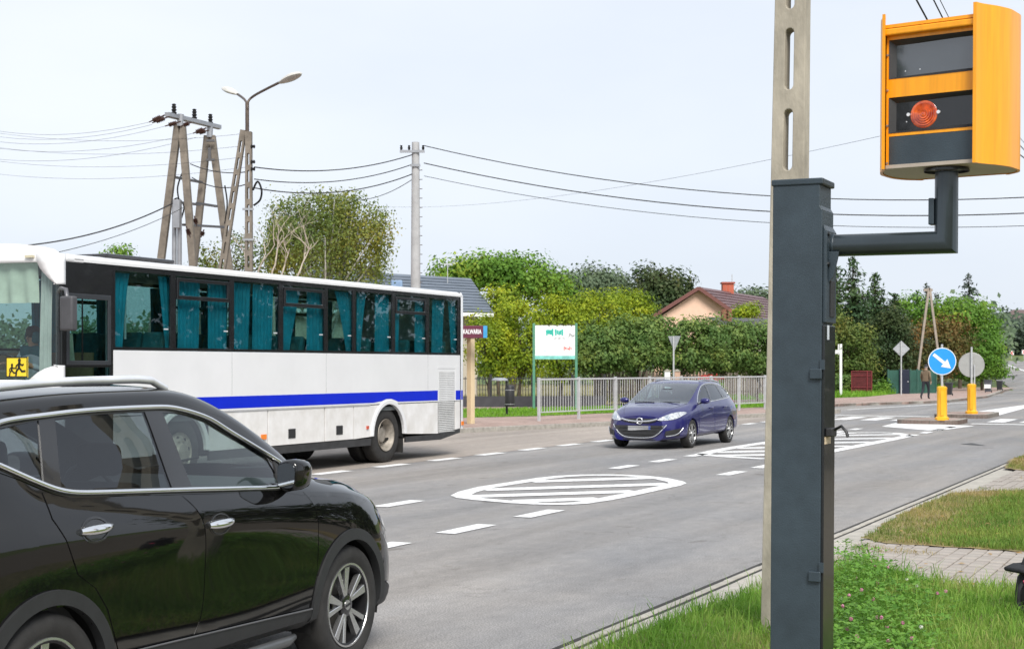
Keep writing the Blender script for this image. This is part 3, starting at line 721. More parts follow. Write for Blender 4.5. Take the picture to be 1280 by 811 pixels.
# ------------------------------------------------------------------ black SUV in the foreground
SUVA = R(22.8); n_ = Vector((math.cos(SUVA), -math.sin(SUVA), 0)); P0 = Vector((-.977, 9.03, 0)) - n_ * .905
suv = thing('suv', 'glossy black SUV with silver roof rails driving past in the left foreground', 'car', P0, -SUVA)
SUVP = M('black_paint', (.0045, .0045, .0048), .5, .0, var=.06, coat=1.0, spec=.0, cior=1.6)
rings = [
 ([(-3.70, 0), (.93, 0)], [(-3.7, .34), (-3.2, .24), (.4, .22), (.93, .26)]),
 ([(-3.74, .60), (-3.6, .72), (-3.2, .80), (-2.7, .80), (0, .80), (.45, .78), (.72, .66), (.88, .50), (.95, .42)], [(-3.74, .42), (-3.4, .36), (-3, .30), (-.6, .29), (.5, .25), (.8, .20), (.95, .22)]),
 ([(-3.76, .64), (-3.62, .79), (-3.3, .885), (-2.7, .897), (-1.3, .895), (0, .905), (.45, .88), (.7, .78), (.86, .62), (.96, .45)], [(-3.76, .5), (-3.0, .44), (-.6, .42), (.5, .40), (.96, .38)]),
 ([(-3.76, .64), (-3.64, .78), (-3.3, .885), (-2.7, .912), (-1.3, .898), (0, .918), (.4, .895), (.65, .81), (.82, .66), (.965, .45)], [(-3.76, .76), (-2.7, .74), (-1, .72), (0, .72), (.5, .66), (.96, .6)]),
 ([(-3.72, .58), (-3.6, .74), (-3.3, .862), (-2.7, .912), (-1.5, .914), (-.5, .908), (0, .89), (.4, .83), (.65, .73), (.8, .6), (.93, .42)], [(-3.72, 1.05), (-2.7, 1.07), (-1.5, 1.02), (-.5, .99), (0, .99), (.4, .95), (.65, .88), (.8, .82), (.93, .74)]),
 ([(-3.66, .52), (-3.55, .69), (-3.2, .81), (-2.7, .838), (-1.5, .846), (-.6, .84), (-.3, .83), (0, .80), (.4, .735), (.65, .63), (.8, .5), (.90, .34)], [(-3.66, 1.33), (-3.0, 1.38), (-2.66, 1.27), (-2.4, 1.222), (-1.6, 1.178), (-.72, 1.12), (-.3, 1.09), (0, 1.07), (.4, 1.01), (.65, .93), (.8, .86), (.9, .80)]),
 ([(-3.56, .45), (-3.4, .60), (-3.0, .67), (-2.5, .705), (-1.7, .715), (-1.2, .715), (-.8, .74), (-.5, .76), (-.25, .765), (0, .73), (.4, .64), (.65, .53), (.8, .4), (.89, .27)], [(-3.56, 1.45), (-3.2, 1.545), (-2.82, 1.585), (-2.2, 1.612), (-1.73, 1.612), (-1.5, 1.597), (-1.24, 1.537), (-1.07, 1.468), (-.81, 1.358), (-.515, 1.23), (-.25, 1.13), (0, 1.095), (.4, 1.062), (.65, .99), (.8, .915), (.89, .855)]),
 ([(-3.5, .38), (-3.3, .5), (-2.8, .57), (-1.5, .60), (-1.2, .61), (-.8, .64), (-.5, .63), (-.25, .6), (0, .55), (.4, .46), (.65, .36), (.8, .26), (.89, .18)], [(-3.5, 1.53), (-3.2, 1.615), (-2.7, 1.665), (-2, 1.688), (-1.6, 1.69), (-1.37, 1.678), (-1.13, 1.63), (-.94, 1.56), (-.74, 1.475), (-.5, 1.36), (-.25, 1.23), (0, 1.13), (.4, 1.09), (.65, 1.02), (.8, .94), (.89, .87)]),
 ([(-3.45, 0), (.885, 0)], [(-3.45, 1.57), (-3.1, 1.65), (-2.6, 1.695), (-2, 1.715), (-1.6, 1.718), (-1.3, 1.695), (-1.0, 1.63), (-.7, 1.515), (-.4, 1.38), (-.05, 1.20), (.08, 1.135), (.4, 1.105), (.65, 1.035), (.8, .955), (.885, .885)]),
]
def nose(L): return [(y + .055 * max(0.0, min(1.0, (y - .42) / .45)), v) for y, v in L]
rings = [(nose(a), nose(b)) for a, b in rings]
S = Shell(rings)
DLO = smooth_poly([(-2.99, 1.40), (-2.95, 1.48), (-2.84, 1.548), (-2.513, 1.575), (-2.215, 1.589), (-1.731, 1.592), (-1.527, 1.582), (-1.24, 1.522), (-1.073, 1.452), (-.811, 1.343), (-.535, 1.225)], closed=False, sub=4) + \
      smooth_poly([(-.53, 1.205), (-.60, 1.125), (-.72, 1.119), (-.983, 1.134), (-1.292, 1.153), (-1.614, 1.174), (-2.0, 1.196), (-2.422, 1.221), (-2.55, 1.238), (-2.65, 1.266), (-2.82, 1.33)], closed=False, sub=3)
wf = [(-1.555, 1.192), (-1.642, 1.566), (-1.52, 1.562), (-1.40, 1.545), (-1.25, 1.508), (-1.09, 1.442), (-.9, 1.366), (-.72, 1.288), (-.66, 1.145), (-.983, 1.15), (-1.292, 1.17)]
wr = [(-2.545, 1.26), (-2.455, 1.558), (-2.215, 1.571), (-1.9, 1.577), (-1.785, 1.574), (-1.725, 1.197), (-2.0, 1.214), (-2.422, 1.239)]
wq = [(-2.655, 1.29), (-2.82, 1.353), (-2.955, 1.41), (-2.93, 1.475), (-2.83, 1.53), (-2.56, 1.557)]
WINS = [wf, wr, wq]
FRW, RRW, AZ = (0.0, .36), (-2.705, .36), .41
def suv_keep(i, j):
    c = S.center(i, j); r = S.ring_of(j)
    if abs(c[0]) > .45 and c[2] < .9:
        for (a, b) in (FRW, RRW):
            if math.hypot(c[1] - a, c[2] - b) < AZ: return False
    if 4.7 < r < 6.9:
        for w_ in WINS:
            if inside((c[1], c[2]), w_): return False
            if any(inside((c[1] + dx, c[2] + dz), w_) for dx in (-.022, .022) for dz in (-.016, .016)): return False
    if r > 6.8 and -1.28 < c[1] < -.06: return False       # windscreen
    if r > 6.6 and -3.46 < c[1] < -3.3: return True
    return True
S.mesh('body', suv_keep, SUVP, suv)
TINTF = glass('suv_glass_front', (.5, .58, .57), 1.2); TINTR = glass('suv_glass_privacy', (.22, .25, .28), 1.3); WSG = glass('windscreen_glass', (.72, .82, .78), 1.0)
S.mesh('windscreen', lambda i, j: S.ring_of(j) > 6.8 and -1.28 < S.center(i, j)[1] < -.06, WSG, suv, caps=False)
for sg in (1, -1):
    P = lambda nm, poly, mat, **k: S.panel(nm, 'side', poly, mat, suv, sg=sg, **k)
    # upper side frame (roof cant rail, pillar roots) with the window opening cut out
    top = [(y, z + .034) for y, z in DLO[:41]]; bot = [(y, z - .02) for y, z in DLO[41:]]
    P('window_frame', top + [(-.49, 1.2), (-.56, 1.10)] + bot[2:] + [(-3.03, 1.38)], SUVP, holes=[DLO], off=.004, step=.035)
    P('pillar_trim', DLO, GLOSSB, holes=WINS, off=.001, step=.035, skirt=.02)
    P('window', wf, TINTF, off=-.004, step=.06, skirt=.003); P('window', wr, TINTR, off=-.004, step=.06, skirt=.003); P('window', wq, TINTR, off=-.004, step=.06, skirt=.003)
    S.line('chrome_trim', 'side', DLO + [DLO[0]], .0125, CHROME, suv, off=.0125, sg=sg, step=.025)
    # doors, wing, quarter
    g = .0035
    P('front_door', smooth_poly([(-1.671 + g, 1.15), (-1.60 + g, 1.09), (-1.545 + g, 1.0), (-1.527 + g, .86), (-1.532 + g, .66), (-1.56 + g, .53), (-1.61 + g, .45)], closed=False, sub=4) + [(-1.2, .44), (-.80, .428), (-.53, .42), (-.46, .45), (-.425, .56), (-.41, .72), (-.403, .90), (-.43, 1.0), (-.49, 1.082), (-.72, 1.099), (-1.0, 1.115), (-1.3, 1.132)], SUVP, step=.04)
    P('rear_door', [(-1.671 - g, 1.153)] + smooth_poly([(-1.60 - g, 1.09), (-1.545 - g, 1.0), (-1.527 - g, .86), (-1.532 - g, .66), (-1.56 - g, .53), (-1.61 - g, .455)], closed=False, sub=4) + [(-2.0, .465), (-2.22, .47), (-2.26, .56), (-2.31, .68), (-2.40, .79), (-2.525, .868), (-2.56, .94), (-2.60, 1.03), (-2.672, 1.13), (-2.69, 1.245), (-2.55, 1.215), (-2.42, 1.20), (-2.0, 1.176)], SUVP, step=.04)
    P('wing', [(-.485 + .003, 1.078), (-.424, .998), (-.396, .90), (-.403, .72), (-.418, .60)] + arc(0, .36, .452, 150, 38, 16) + [(.52, .66), (.60, .77), (.58, .86), (.42, .935), (.2, 1.0), (0, 1.035), (-.25, 1.06)], SUVP, step=.035)
    # wheel arch cladding, sill cladding
    for (cy, cz) in (FRW, RRW):
        P('arch_trim', arc(cy, cz, .462, -8, 188, 32) + arc(cy, cz, .395, 188, -8, 32), GREYP, off=.016, step=.05, skirt=.05)
        MB().lathe([(.42, -.02), (.41, -.34)], 'x', 32, (0, 0, 0), R(-15), R(195)).build('wheel_well', DARK, suv, loc=(.89 * 1, cy, cz) if sg > 0 else (-.89 + .36, cy, cz))
    P('sill_trim', [(-.455, .412), (-.44, .33), (-.55, .305), (-1.5, .30), (-2.2, .31), (-2.27, .35), (-2.25, .452), (-2.0, .448), (-1.5, .432), (-1.0, .42)], GREYP, off=.012, step=.05, skirt=.03)
    S.line('sill_chrome', 'side', [(-.47, .409), (-1.0, .424), (-1.5, .437), (-2.0, .452), (-2.24, .458)], .005, M('sill_satin', (.16, .16, .165), .35, .6), suv, off=.014, sg=sg)
    MB().tube([(sg * .84, -.55, .255), (sg * .865, -.66, .25), (sg * .865, -2.05, .25), (sg * .84, -2.15, .255)], [.02, .03, .03, .02], 10).build('side_step', M('step_alu', (.16, .165, .17), .4, .6), suv, smooth=50)
    # handles
    for hy in (-1.40, -2.40):
        hz = .985 if hy > -2 else 1.055
        cup = arc(0, 0, 1, 0, 360, 24)[:-1]
        P('handle_cup', [(hy + .10 * a, hz + .06 * b) for a, b in cup], GLOSSB, off=.0055, step=.03, skirt=.006)
        S.line('handle_ring', 'side', [(hy + .103 * a, hz + .062 * b) for a, b in cup] + [(hy + .103, hz)], .0035, GLOSSB, suv, off=.007, sg=sg)
        l, n = S.hit('side', hy, hz + .008, sg)
        hm = MB()
        hp = []
        for k in range(9):
            q = -1 + k / 4; hp.append(Vector((l.x + sg * (.012 + .022 * (1 - q * q)), hy + q * .108, hz + .006 + .004 * q)))
        hm.tube(hp, [.014, .02, .023, .024, .024, .024, .022, .018, .012], 10).build('door_handle', CHROME, suv, smooth=60)
    # mirror
    mx_, my, mz = sg * .945, -.715, 1.20
    prof = smooth_poly([(-.10, .05), (-.04, .085), (.06, .09), (.135, .06), (.14, -.02), (.11, -.085), (.0, -.095), (-.09, -.07)], sub=4)
    vs_ = []; fs_ = []; secs = [(-.10, .86), (-.085, 1.0), (0, 1.0), (.06, .9), (.10, .68), (.12, .35)]
    for (yy, k) in secs: vs_ += [(mx_ + sg * (a * k * .56), my + yy, mz + b * k * .92) for a, b in prof]
    m_ = len(prof)
    for i in range(len(secs) - 1): fs_ += [(i * m_ + k, i * m_ + (k + 1) % m_, (i + 1) * m_ + (k + 1) % m_, (i + 1) * m_ + k) for k in range(m_)]
    fs_ += [tuple(range(m_)), tuple((len(secs) - 1) * m_ + k for k in range(m_))]
    mir = MB().add(vs_, fs_).build('wing_mirror', SUVP, suv, smooth=50)
    MB().prism([(mx_ + sg * a * .45, mz + b * .74) for a, b in prof], 1, my - .104, my - .101).build('mirror_glass', M('mirror', (.55, .58, .6), .03, 1.0), mir)
    MB().tube([(sg * .86, my + .05, mz - .06), (sg * .95, my + .03, mz - .06)], [.05, .03], 8).build('mirror_stalk', BLACKP, mir, smooth=50)
    MB().box(mx_ + sg * .03 - .03, mx_ + sg * .03 + .03, my + .062, my + .068, mz + .0, mz + .012).build('indicator', WHITEL, mir)
    # mirror sail and A pillar foot
    P('mirror_sail', [(-.56, 1.205), (-.66, 1.265), (-.70, 1.15), (-.60, 1.118), (-.54, 1.15)], BLACKP, off=.008, step=.04)
    # roof rail
    rp_ = []
    for k in range(15):
        q = k / 14; yy = -3.1 + q * 1.68; l, n = S.hit('top', sg * .585, yy); lift = .042 * min(1, math.sin(math.pi * q) * 4.0)
        rp_.append(Vector((sg * .585, yy, l.z + .004 + lift)))
    MB().tube(rp_, .021, 8).build('roof_rail', M('rail_bright', (.82, .83, .85), .35, .6), suv, smooth=60)
    # lamps
    S.panel('headlight', 'side', [(.43, .90), (.60, .855), (.74, .80), (.80, .78), (.77, .72), (.66, .735), (.5, .82)], LAMPC, suv, off=.006, step=.04, sg=sg)
    S.panel('tail_lamp', 'side', [(-3.66, 1.0), (-3.45, 1.08), (-3.1, 1.13), (-3.15, 1.03), (-3.5, .93)], REDL, suv, off=.006, step=.05, sg=sg)
    P('fuel_flap', [(-3.02, .93), (-2.82, .93), (-2.78, .97), (-2.78, 1.08), (-2.82, 1.11), (-3.02, 1.11)], SUVP, off=.003, step=.05, skirt=.006) if sg > 0 else None
    S.line('bumper_seam', 'side', [(.60, .74), (.50, .66), (.46, .56)], .003, DARK, suv, off=.0, sg=sg)
    P('bumper_trim', [(.47, .44), (.60, .40), (.72, .36), (.80, .30), (.78, .25), (.62, .24), (.44, .26)], GREYP, off=.008, step=.05)
    S.line('bumper_chrome', 'side', [(.5, .44), (.62, .405), (.74, .365)], .006, CHROME, suv, off=.01, sg=sg)
    for (cy, cz) in (FRW, RRW): make_wheel(suv, (sg * .79, cy, cz), .362, .25, .23, 'suv', sg)
# bonnet shut line, grille, plate, wipers
S.line('bonnet_seam', 'top', [(.74, -.2), (.66, .1), (.60, .4), (.50, .62), (.36, .78)], .0035, DARK, suv, off=.0); S.line('bonnet_seam', 'top', [(-.74, -.2), (-.66, .1), (-.60, .4), (-.50, .62), (-.36, .78)], .0035, DARK, suv, off=.0)
S.panel('grille', 'front', [(-.4, .8), (.4, .8), (.34, .55), (-.34, .55)], BLACKP, suv, off=.004)
S.line('grille_chrome', 'front', [(-.36, .78), (-.14, .58), (.14, .58), (.36, .78)], .02, CHROME, suv, off=.01)
S.panel('lower_grille', 'front', [(-.42, .45), (.42, .45), (.40, .28), (-.40, .28)], BLACKP, suv, off=.004)
MB().tube([(.05, -.02, 1.165), (.5, -.26, 1.20)], .008, 6).build('wiper', BLACKP, suv); MB().tube([(-.5, -.12, 1.16), (-.05, -.20, 1.24)], .008, 6).build('wiper', BLACKP, suv)
# cabin
INT = M('cabin_grey', (.06, .062, .065), .8, var=.15)
MB().box(-.82, .82, -3.3, .1, .36, .40).build('cabin_floor', INT, suv)
MB().prism([(-.62, 1.04), (-.2, 1.13), (.05, 1.10), (.1, .6), (-.45, .6)], 0, -.78, .78).build('dashboard', INT, suv, bevel=.04, smooth=50)
MB().prism([(-3.55, .45), (-3.5, 1.28), (-3.42, 1.28), (-3.45, .45)], 0, -.7, .7).build('tailgate_lining', INT, suv)
for x in (-.37, .37):
    seat(suv, x, -1.35, .55, SEATM, .52, .66); 
seat(suv, 0, -2.25, .58, SEATM, 1.3, .60, 'rear_bench', head=False)
for x in (-.42, 0, .42): MB().prism([(-2.58, 1.2), (-2.48, 1.2), (-2.5, 1.35), (-2.6, 1.35)], 0, x - .13, x + .13).build('headrest', SEATM, suv, bevel=.04, bseg=3, smooth=60)
sw = MB(); sw.tube([Vector((-.37 + .185 * math.cos(R(a)), -.82 + .185 * math.sin(R(a)) * -.35, 1.05 + .185 * math.sin(R(a)) * .93)) for a in range(0, 361, 15)], .016, 8, cap=False)
sw.box(-.53, -.21, -.82, -.80, 1.03, 1.07); sw.build('steering_wheel', BLACKP, suv, smooth=60)
for sg in (1, -1): MB().prism([(-.45, .5), (-.45, 1.06), (-3.2, 1.16), (-3.2, .5)], 0, sg * .77, sg * .79).build('door_lining', INT, suv)

# ------------------------------------------------------------------ blue estate car, oncoming
BA = ROAD + math.pi; d_ = Vector((math.sin(BA), math.cos(BA), 0)); n_ = Vector((math.cos(BA), -math.sin(BA), 0))
# local +Y = heading (towards us); its left side (-x) is the side we see
FW = Vector((3.99, 33.0, 0)); P0 = FW + n_ * .89
car = thing('estate_car', 'dark blue estate car with chrome grille bar coming towards us in the opposite lane', 'car', P0, -BA)
BLUEP = M('blue_paint', (.018, .017, .118), .35, .3, var=.08, coat=1.0, spec=.2)
rings = [
 ([(-3.70, 0), (.94, 0)], [(-3.7, .30), (-3.2, .2), (.4, .18), (.94, .2)]),
 ([(-3.72, .58), (-3.55, .70), (-3.2, .78), (0, .79), (.4, .77), (.7, .68), (.9, .56), (.97, .5)], [(-3.72, .36), (-3.2, .28), (-.6, .22), (.5, .2), (.97, .19)]),
 ([(-3.74, .62), (-3.6, .77), (-3.3, .86), (-2.7, .895), (0, .895), (.4, .88), (.68, .80), (.86, .69), (.985, .56)], [(-3.74, .45), (-2.7, .38), (0, .36), (.5, .36), (.98, .34)]),
 ([(-3.74, .62), (-3.6, .77), (-3.3, .865), (-2.7, .905), (-1.3, .895), (0, .905), (.4, .885), (.66, .80), (.82, .68), (.97, .55)], [(-3.74, .66), (-2, .63), (0, .6), (.5, .56), (.97, .5)]),
 ([(-3.70, .58), (-3.5, .76), (-3.2, .845), (-2.7, .885), (-1.3, .885), (-.4, .88), (0, .87), (.4, .82), (.65, .73), (.8, .63), (.93, .5)], [(-3.7, .88), (-2.7, .87), (-1.3, .83), (0, .80), (.4, .77), (.65, .72), (.93, .64)]),
 ([(-3.62, .54), (-3.4, .70), (-3.1, .77), (-2.6, .81), (-1.4, .825), (-.6, .82), (-.2, .80), (.1, .76), (.4, .68), (.65, .58), (.8, .48), (.89, .38)], [(-3.62, 1.04), (-2.6, 1.03), (-1.4, .985), (-.6, .955), (-.2, .93), (.1, .90), (.4, .855), (.65, .79), (.8, .74), (.89, .70)]),
 ([(-3.35, .44), (-3.1, .57), (-2.7, .61), (-2.0, .635), (-1.3, .65), (-.9, .68), (-.55, .72), (-.2, .735), (.1, .68), (.4, .58), (.65, .47), (.8, .37), (.88, .28)], [(-3.35, 1.20), (-3.1, 1.31), (-2.7, 1.375), (-2.0, 1.415), (-1.5, 1.41), (-1.2, 1.36), (-.9, 1.25), (-.55, 1.10), (-.2, .97), (.1, .925), (.4, .88), (.65, .81), (.8, .755), (.88, .715)]),
 ([(-3.3, .36), (-3.0, .48), (-2.6, .51), (-1.4, .54), (-1.1, .56), (-.8, .60), (-.4, .60), (-.1, .56), (.1, .52), (.4, .42), (.65, .32), (.8, .24), (.88, .18)], [(-3.3, 1.29), (-3.0, 1.40), (-2.6, 1.44), (-1.9, 1.465), (-1.5, 1.455), (-1.2, 1.395), (-.9, 1.29), (-.5, 1.12), (-.2, .99), (.1, .94), (.4, .90), (.65, .83), (.8, .77), (.88, .725)]),
 ([(-3.25, 0), (.88, 0)], [(-3.25, 1.35), (-2.9, 1.45), (-2.4, 1.485), (-1.9, 1.495), (-1.5, 1.48), (-1.2, 1.425), (-.9, 1.32), (-.5, 1.155), (-.15, 1.0), (.0, .965), (.4, .915), (.65, .845), (.8, .78), (.88, .73)]),
]
S = Shell(rings, nU=120, sub=5, it=5)
wf = [(-.62, 1.0), (-.95, 1.20), (-1.25, 1.335), (-1.5, 1.375), (-1.48, 1.02)]; wr = [(-1.56, 1.02), (-1.58, 1.38), (-2.0, 1.385), (-2.30, 1.36), (-2.42, 1.06)]; wq = [(-2.50, 1.065), (-2.40, 1.35), (-2.75, 1.32), (-3.02, 1.24), (-3.08, 1.10)]
WINS = [wf, wr, wq]; FRW, RRW = (0.0, .318), (-2.685, .318)
def car_keep(i, j):
    c = S.center(i, j); r = S.ring_of(j)
    if abs(c[0]) > .45 and c[2] < .8:
        for (a, b) in (FRW, RRW):
            if math.hypot(c[1] - a, c[2] - b) < .355: return False
    if 4.8 < r < 6.9 and any(inside((c[1], c[2]), w_) for w_ in WINS): return False
    if r > 6.3 and -1.22 < c[1] < -.14: return False
    return True
S.mesh('body', car_keep, BLUEP, car)
CARG = glass('car_glass', (.45, .55, .55), 1.2)
S.mesh('windscreen', lambda i, j: S.ring_of(j) > 6.3 and -1.22 < S.center(i, j)[1] < -.14, glass('car_windscreen', (.6, .76, .80), 3.6), car, caps=False)
for sg in (1, -1):
    P = lambda nm, poly, mat, **k: S.panel(nm, 'side', poly, mat, car, sg=sg, **k)
    ring = smooth_poly([(-.56, .985), (-.95, 1.23), (-1.25, 1.362), (-1.55, 1.40), (-2.0, 1.405), (-2.4, 1.375), (-2.78, 1.345), (-3.05, 1.265), (-3.12, 1.09), (-2.4, 1.04), (-1.5, 1.0), (-.9, .985)], sub=2)
    P('pillar_trim', ring, GLOSSB, holes=WINS, off=.002, step=.06)
    for w_ in WINS: P('window', w_, CARG, off=-.003, step=.1, skirt=.003)
    S.line('chrome_trim', 'side', ring + [ring[0]], .009, CHROME, car, off=.006, sg=sg, step=.06)
    for (a, b, nm) in ((-.42, -1.52, 'front_door'), (-1.53, -2.50, 'rear_door')):
        P(nm, [(a - .004, .34), (a - .004, .93), (b + .004, .985 if nm == 'front_door' else 1.02), (b + .004, .62 if nm == 'rear_door' else .34), (b + (.22 if nm == 'rear_door' else .004), .34)], BLUEP, step=.1)
        l, n = S.hit('side', b + .2, .86, sg); MB().tube([(l.x + sg * .012, b + .12, .86), (l.x + sg * .04, b + .17, .862), (l.x + sg * .04, b + .27, .862), (l.x + sg * .012, b + .32, .86)], .014, 8).build('door_handle', BLUEP, car, smooth=60)
    for (cy, cz) in (FRW, RRW):
        P('arch_lip', arc(cy, cz, .385, -5, 185, 24) + arc(cy, cz, .345, 185, -5, 24), BLUEP, off=.006, step=.08, skirt=.04)
        MB().lathe([(.37, -.02), (.36, -.3)], 'x', 24, (0, 0, 0), R(-15), R(195)).build('wheel_well', DARK, car, loc=(.87, cy, cz) if sg > 0 else (-.87 + .32, cy, cz))
        make_wheel(car, (sg * .79, cy, cz), .318, .225, .205, 'alloy', sg)
    mir = MB().lathe([(.001, -.1), (.05, -.09), (.085, -.04), (.09, .02), (.07, .08), (.001, .1)], 'x', 16).build('wing_mirror', BLUEP, car, smooth=60, loc=(sg * .97, -.62, 1.03)); mir.scale = (1.1, .8, .75)
    MB().tube([(-sg * .03, 0, -.04), (-sg * .14, .02, -.09)], [.03, .02], 6).build('mirror_stalk', BLACKP, mir)
    S.line('roof_rail', 'top', [(sg * .535, -1.45), (sg * .545, -2.2), (sg * .5, -3.0)], .018, M('rail_alu', (.62, .63, .65), .3, .85), car, off=.03, step=.1)
    # front lamps
    S.panel('headlight', 'front', smooth_poly([(sg * .42, .64), (sg * .56, .625), (sg * .74, .66), (sg * .835, .755), (sg * .80, .80), (sg * .66, .78), (sg * .5, .70)], sub=3), LAMPC, car, off=.016, step=.05)
    MB().lathe([(.001, .03), (.04, .025), (.06, 0)], 'y', 16).build('headlight_lens', glass('lens', (.85, .9, .95), 1.5), car, loc=(sg * .60, .83, .695))
    S.panel('fog_pocket', 'front', [(sg * .58, .30), (sg * .80, .30), (sg * .84, .46), (sg * .60, .40)], BLACKP, car, off=.016, step=.05)
    S.line('fog_chrome', 'front', [(sg * .60, .295), (sg * .78, .30), (sg * .84, .40), (sg * .85, .47)], .011, CHROME, car, off=.022, step=.05)
    MB().disc(.04, 'y', 0, 16, th=.02).build('fog_lamp', WHITEL, car, loc=(sg * .69, .79, .375))
    S.panel('tail_lamp', 'side', [(-3.6, .9), (-3.3, .95), (-3.28, 1.06), (-3.5, 1.03)], REDL, car, off=.006, step=.08, sg=sg)
    S.line('bonnet_seam', 'top', [(sg * .70, -.2), (sg * .62, .2), (sg * .5, .6), (sg * .42, .78)], .004, DARK, car, off=0)
S.panel('upper_grille', 'front', [(-.40, .665), (.40, .665), (.36, .60), (.2, .565), (-.2, .565), (-.36, .60)], BLACKP, car, off=.016, step=.06)
S.line('grille_bar', 'front', [(-.42, .66), (-.3, .615), (-.12, .60), (.12, .60), (.3, .615), (.42, .66)], .021, CHROME, car, off=.022, step=.06, seg=8)
l, n = S.hit('front', 0, .61)
em = MB().lathe([(.066 + .011 * math.cos(R(a)), .011 * math.sin(R(a))) for a in range(0, 361, 45)], 'y', 28).build('emblem_ring', CHROME, car, smooth=60, loc=(0, l.y + .035, .615))
MB().add([(-.085, 0, .005), (.01, 0, .014), (.01, 0, .0), (.085, 0, -.005), (-.01, 0, -.014), (-.01, 0, 0)], [(0, 1, 2), (0, 2, 5), (5, 2, 3), (5, 3, 4)]).build('emblem_bolt', CHROME, em)
low = [(-.58, .52), (.58, .52), (.52, .42), (.40, .29), (.25, .255), (-.25, .255), (-.40, .29), (-.52, .42)]
S.panel('lower_grille', 'front', low, BLACKP, car, off=.016, step=.06)
S.line('grille_chrome', 'front', [(-.60, .53), (-.53, .41), (-.41, .285), (-.25, .248), (.25, .248), (.41, .285), (.53, .41), (.60, .53)], .012, CHROME, car, off=.022, step=.05)
for z in (.47, .40, .33): S.line('grille_slat', 'front', [(-.48 + (.47 - z), z), (.48 - (.47 - z), z)], .008, GREYP, car, off=.022, step=.08)
l, n = S.hit('front', 0, .45)
pl_ = MB().box(-.26, .26, l.y + .012, l.y + .022, .395, .505).build('number_plate', M('plate_white', (.40, .40, .41), .5), car)
MB().box(-.26, -.215, l.y + .0225, l.y + .0235, .396, .504).build('plate_band', M('plate_blue', (.1, .14, .45), .4), pl_)
S.line('bumper_lip', 'front', [(-.75, .235), (-.4, .215), (.4, .215), (.75, .235)], .012, BLACKP, car, off=.022, step=.08)
MB().box(-.78, .78, -3.2, .1, .30, .34).build('cabin_floor', INT, car)
MB().prism([(-.62, .90), (-.2, .96), (.0, .93), (.0, .5), (-.45, .5)], 0, -.74, .74).build('dashboard', INT, car, bevel=.03, smooth=50)
for x in (-.36, .36): seat(car, x, -1.35, .40, SEATM, .5, .62)
seat(car, 0, -2.2, .42, SEATM, 1.2, .60, 'rear_bench', head=False)
MB().box(-.12, .12, -.86, -.83, 1.24, 1.30).build('inner_mirror', BLACKP, car, bevel=.01)
for x0 in (-.55, .05): MB().tube([(x0, -.12, 1.0), (x0 + .5, -.2, 1.01)], .008, 6).build('wiper', BLACKP, car)
MB().tube([Vector((.36 + .18 * math.cos(R(a)), -.85 - .06 * math.sin(R(a)), .93 + .17 * math.sin(R(a)))) for a in range(0, 361, 20)], .015, 6, cap=False).build('steering_wheel', BLACKP, car, smooth=60)
# ================================================================== bus
BUSA = R(25.2); BUS0 = Vector((-6.05, 19.97, 0))
bus = thing('bus', 'white coach with a blue stripe and teal curtains standing in the bus bay', 'bus', BUS0, -BUSA)
def pxL(px, off=0.0):                      # length along the bus side seen at column px
    d = Vector((math.sin(BUSA), math.cos(BUSA))); n = Vector((math.cos(BUSA), -math.sin(BUSA))); p0 = Vector((BUS0.x, BUS0.y)) + n * off
    r = Vector(((px - 640) / FPX, 1)); k = p0.dot(n) / r.dot(n); return (r * k - p0).dot(d)
WHITEP = M('bus_white', (.74, .74, .745), .28, var=.04, scale=1.2, coat=.5)
WHITE2 = M('bus_white_dirty', (.62, .60, .565), .42, var=.1, scale=2.6, coat=.25, col2=(.72, .71, .70))
BLUES = M('stripe_blue', (.001, .018, .52), .45, var=.05, spec=.2)
BBLACK = M('bus_black', (.012, .012, .014), .22, var=.1, coat=.4)
SKIRT = M('bus_skirt', (.03, .03, .031), .55, var=.4, scale=5, bump=.15)
BGLASS = glass('bus_glass', (.62, .76, .75), .8)
CURT = M('curtain_teal', (.012, .28, .41), .85, var=.2, scale=3)
BSEAT = M('bus_seat', (.02, .12, .15), .9, var=.25, scale=12)
BINT = M('bus_interior', (.10, .11, .11), .8, var=.2)
def plate(name, poly, x, th, mat, parent, holes=(), step=.6, axis=0, bevel=0.0):
    """flat panel: outline (u,v) laid at x .. x+th along an axis"""
    V2, F = cdt(poly, list(holes), step); n = len(V2)
    mk = (lambda p, q: (q, p[0], p[1])) if axis == 0 else ((lambda p, q: (p[0], q, p[1])) if axis == 1 else (lambda p, q: (p[0], p[1], q)))
    V = [mk(p, x) for p in V2] + [mk(p, x + th) for p in V2]; cnt = {}
    for f in F:
        for k in range(3):
            e = (f[k], f[(k + 1) % 3]); cnt.setdefault(tuple(sorted(e)), []).append(e)
    FF = [f for f in F] + [tuple(i + n for i in f)[::-1] for f in F] + [(b, a, a + n, b + n) for es in cnt.values() if len(es) == 1 for a, b in es]
    return MB().add(V, FF).build(name, mat, parent, bevel=bevel)
WR, WF_ = 8.80, 2.62
def half_arch(c, r): return arc(c, .52, r, 180, 0, 20)
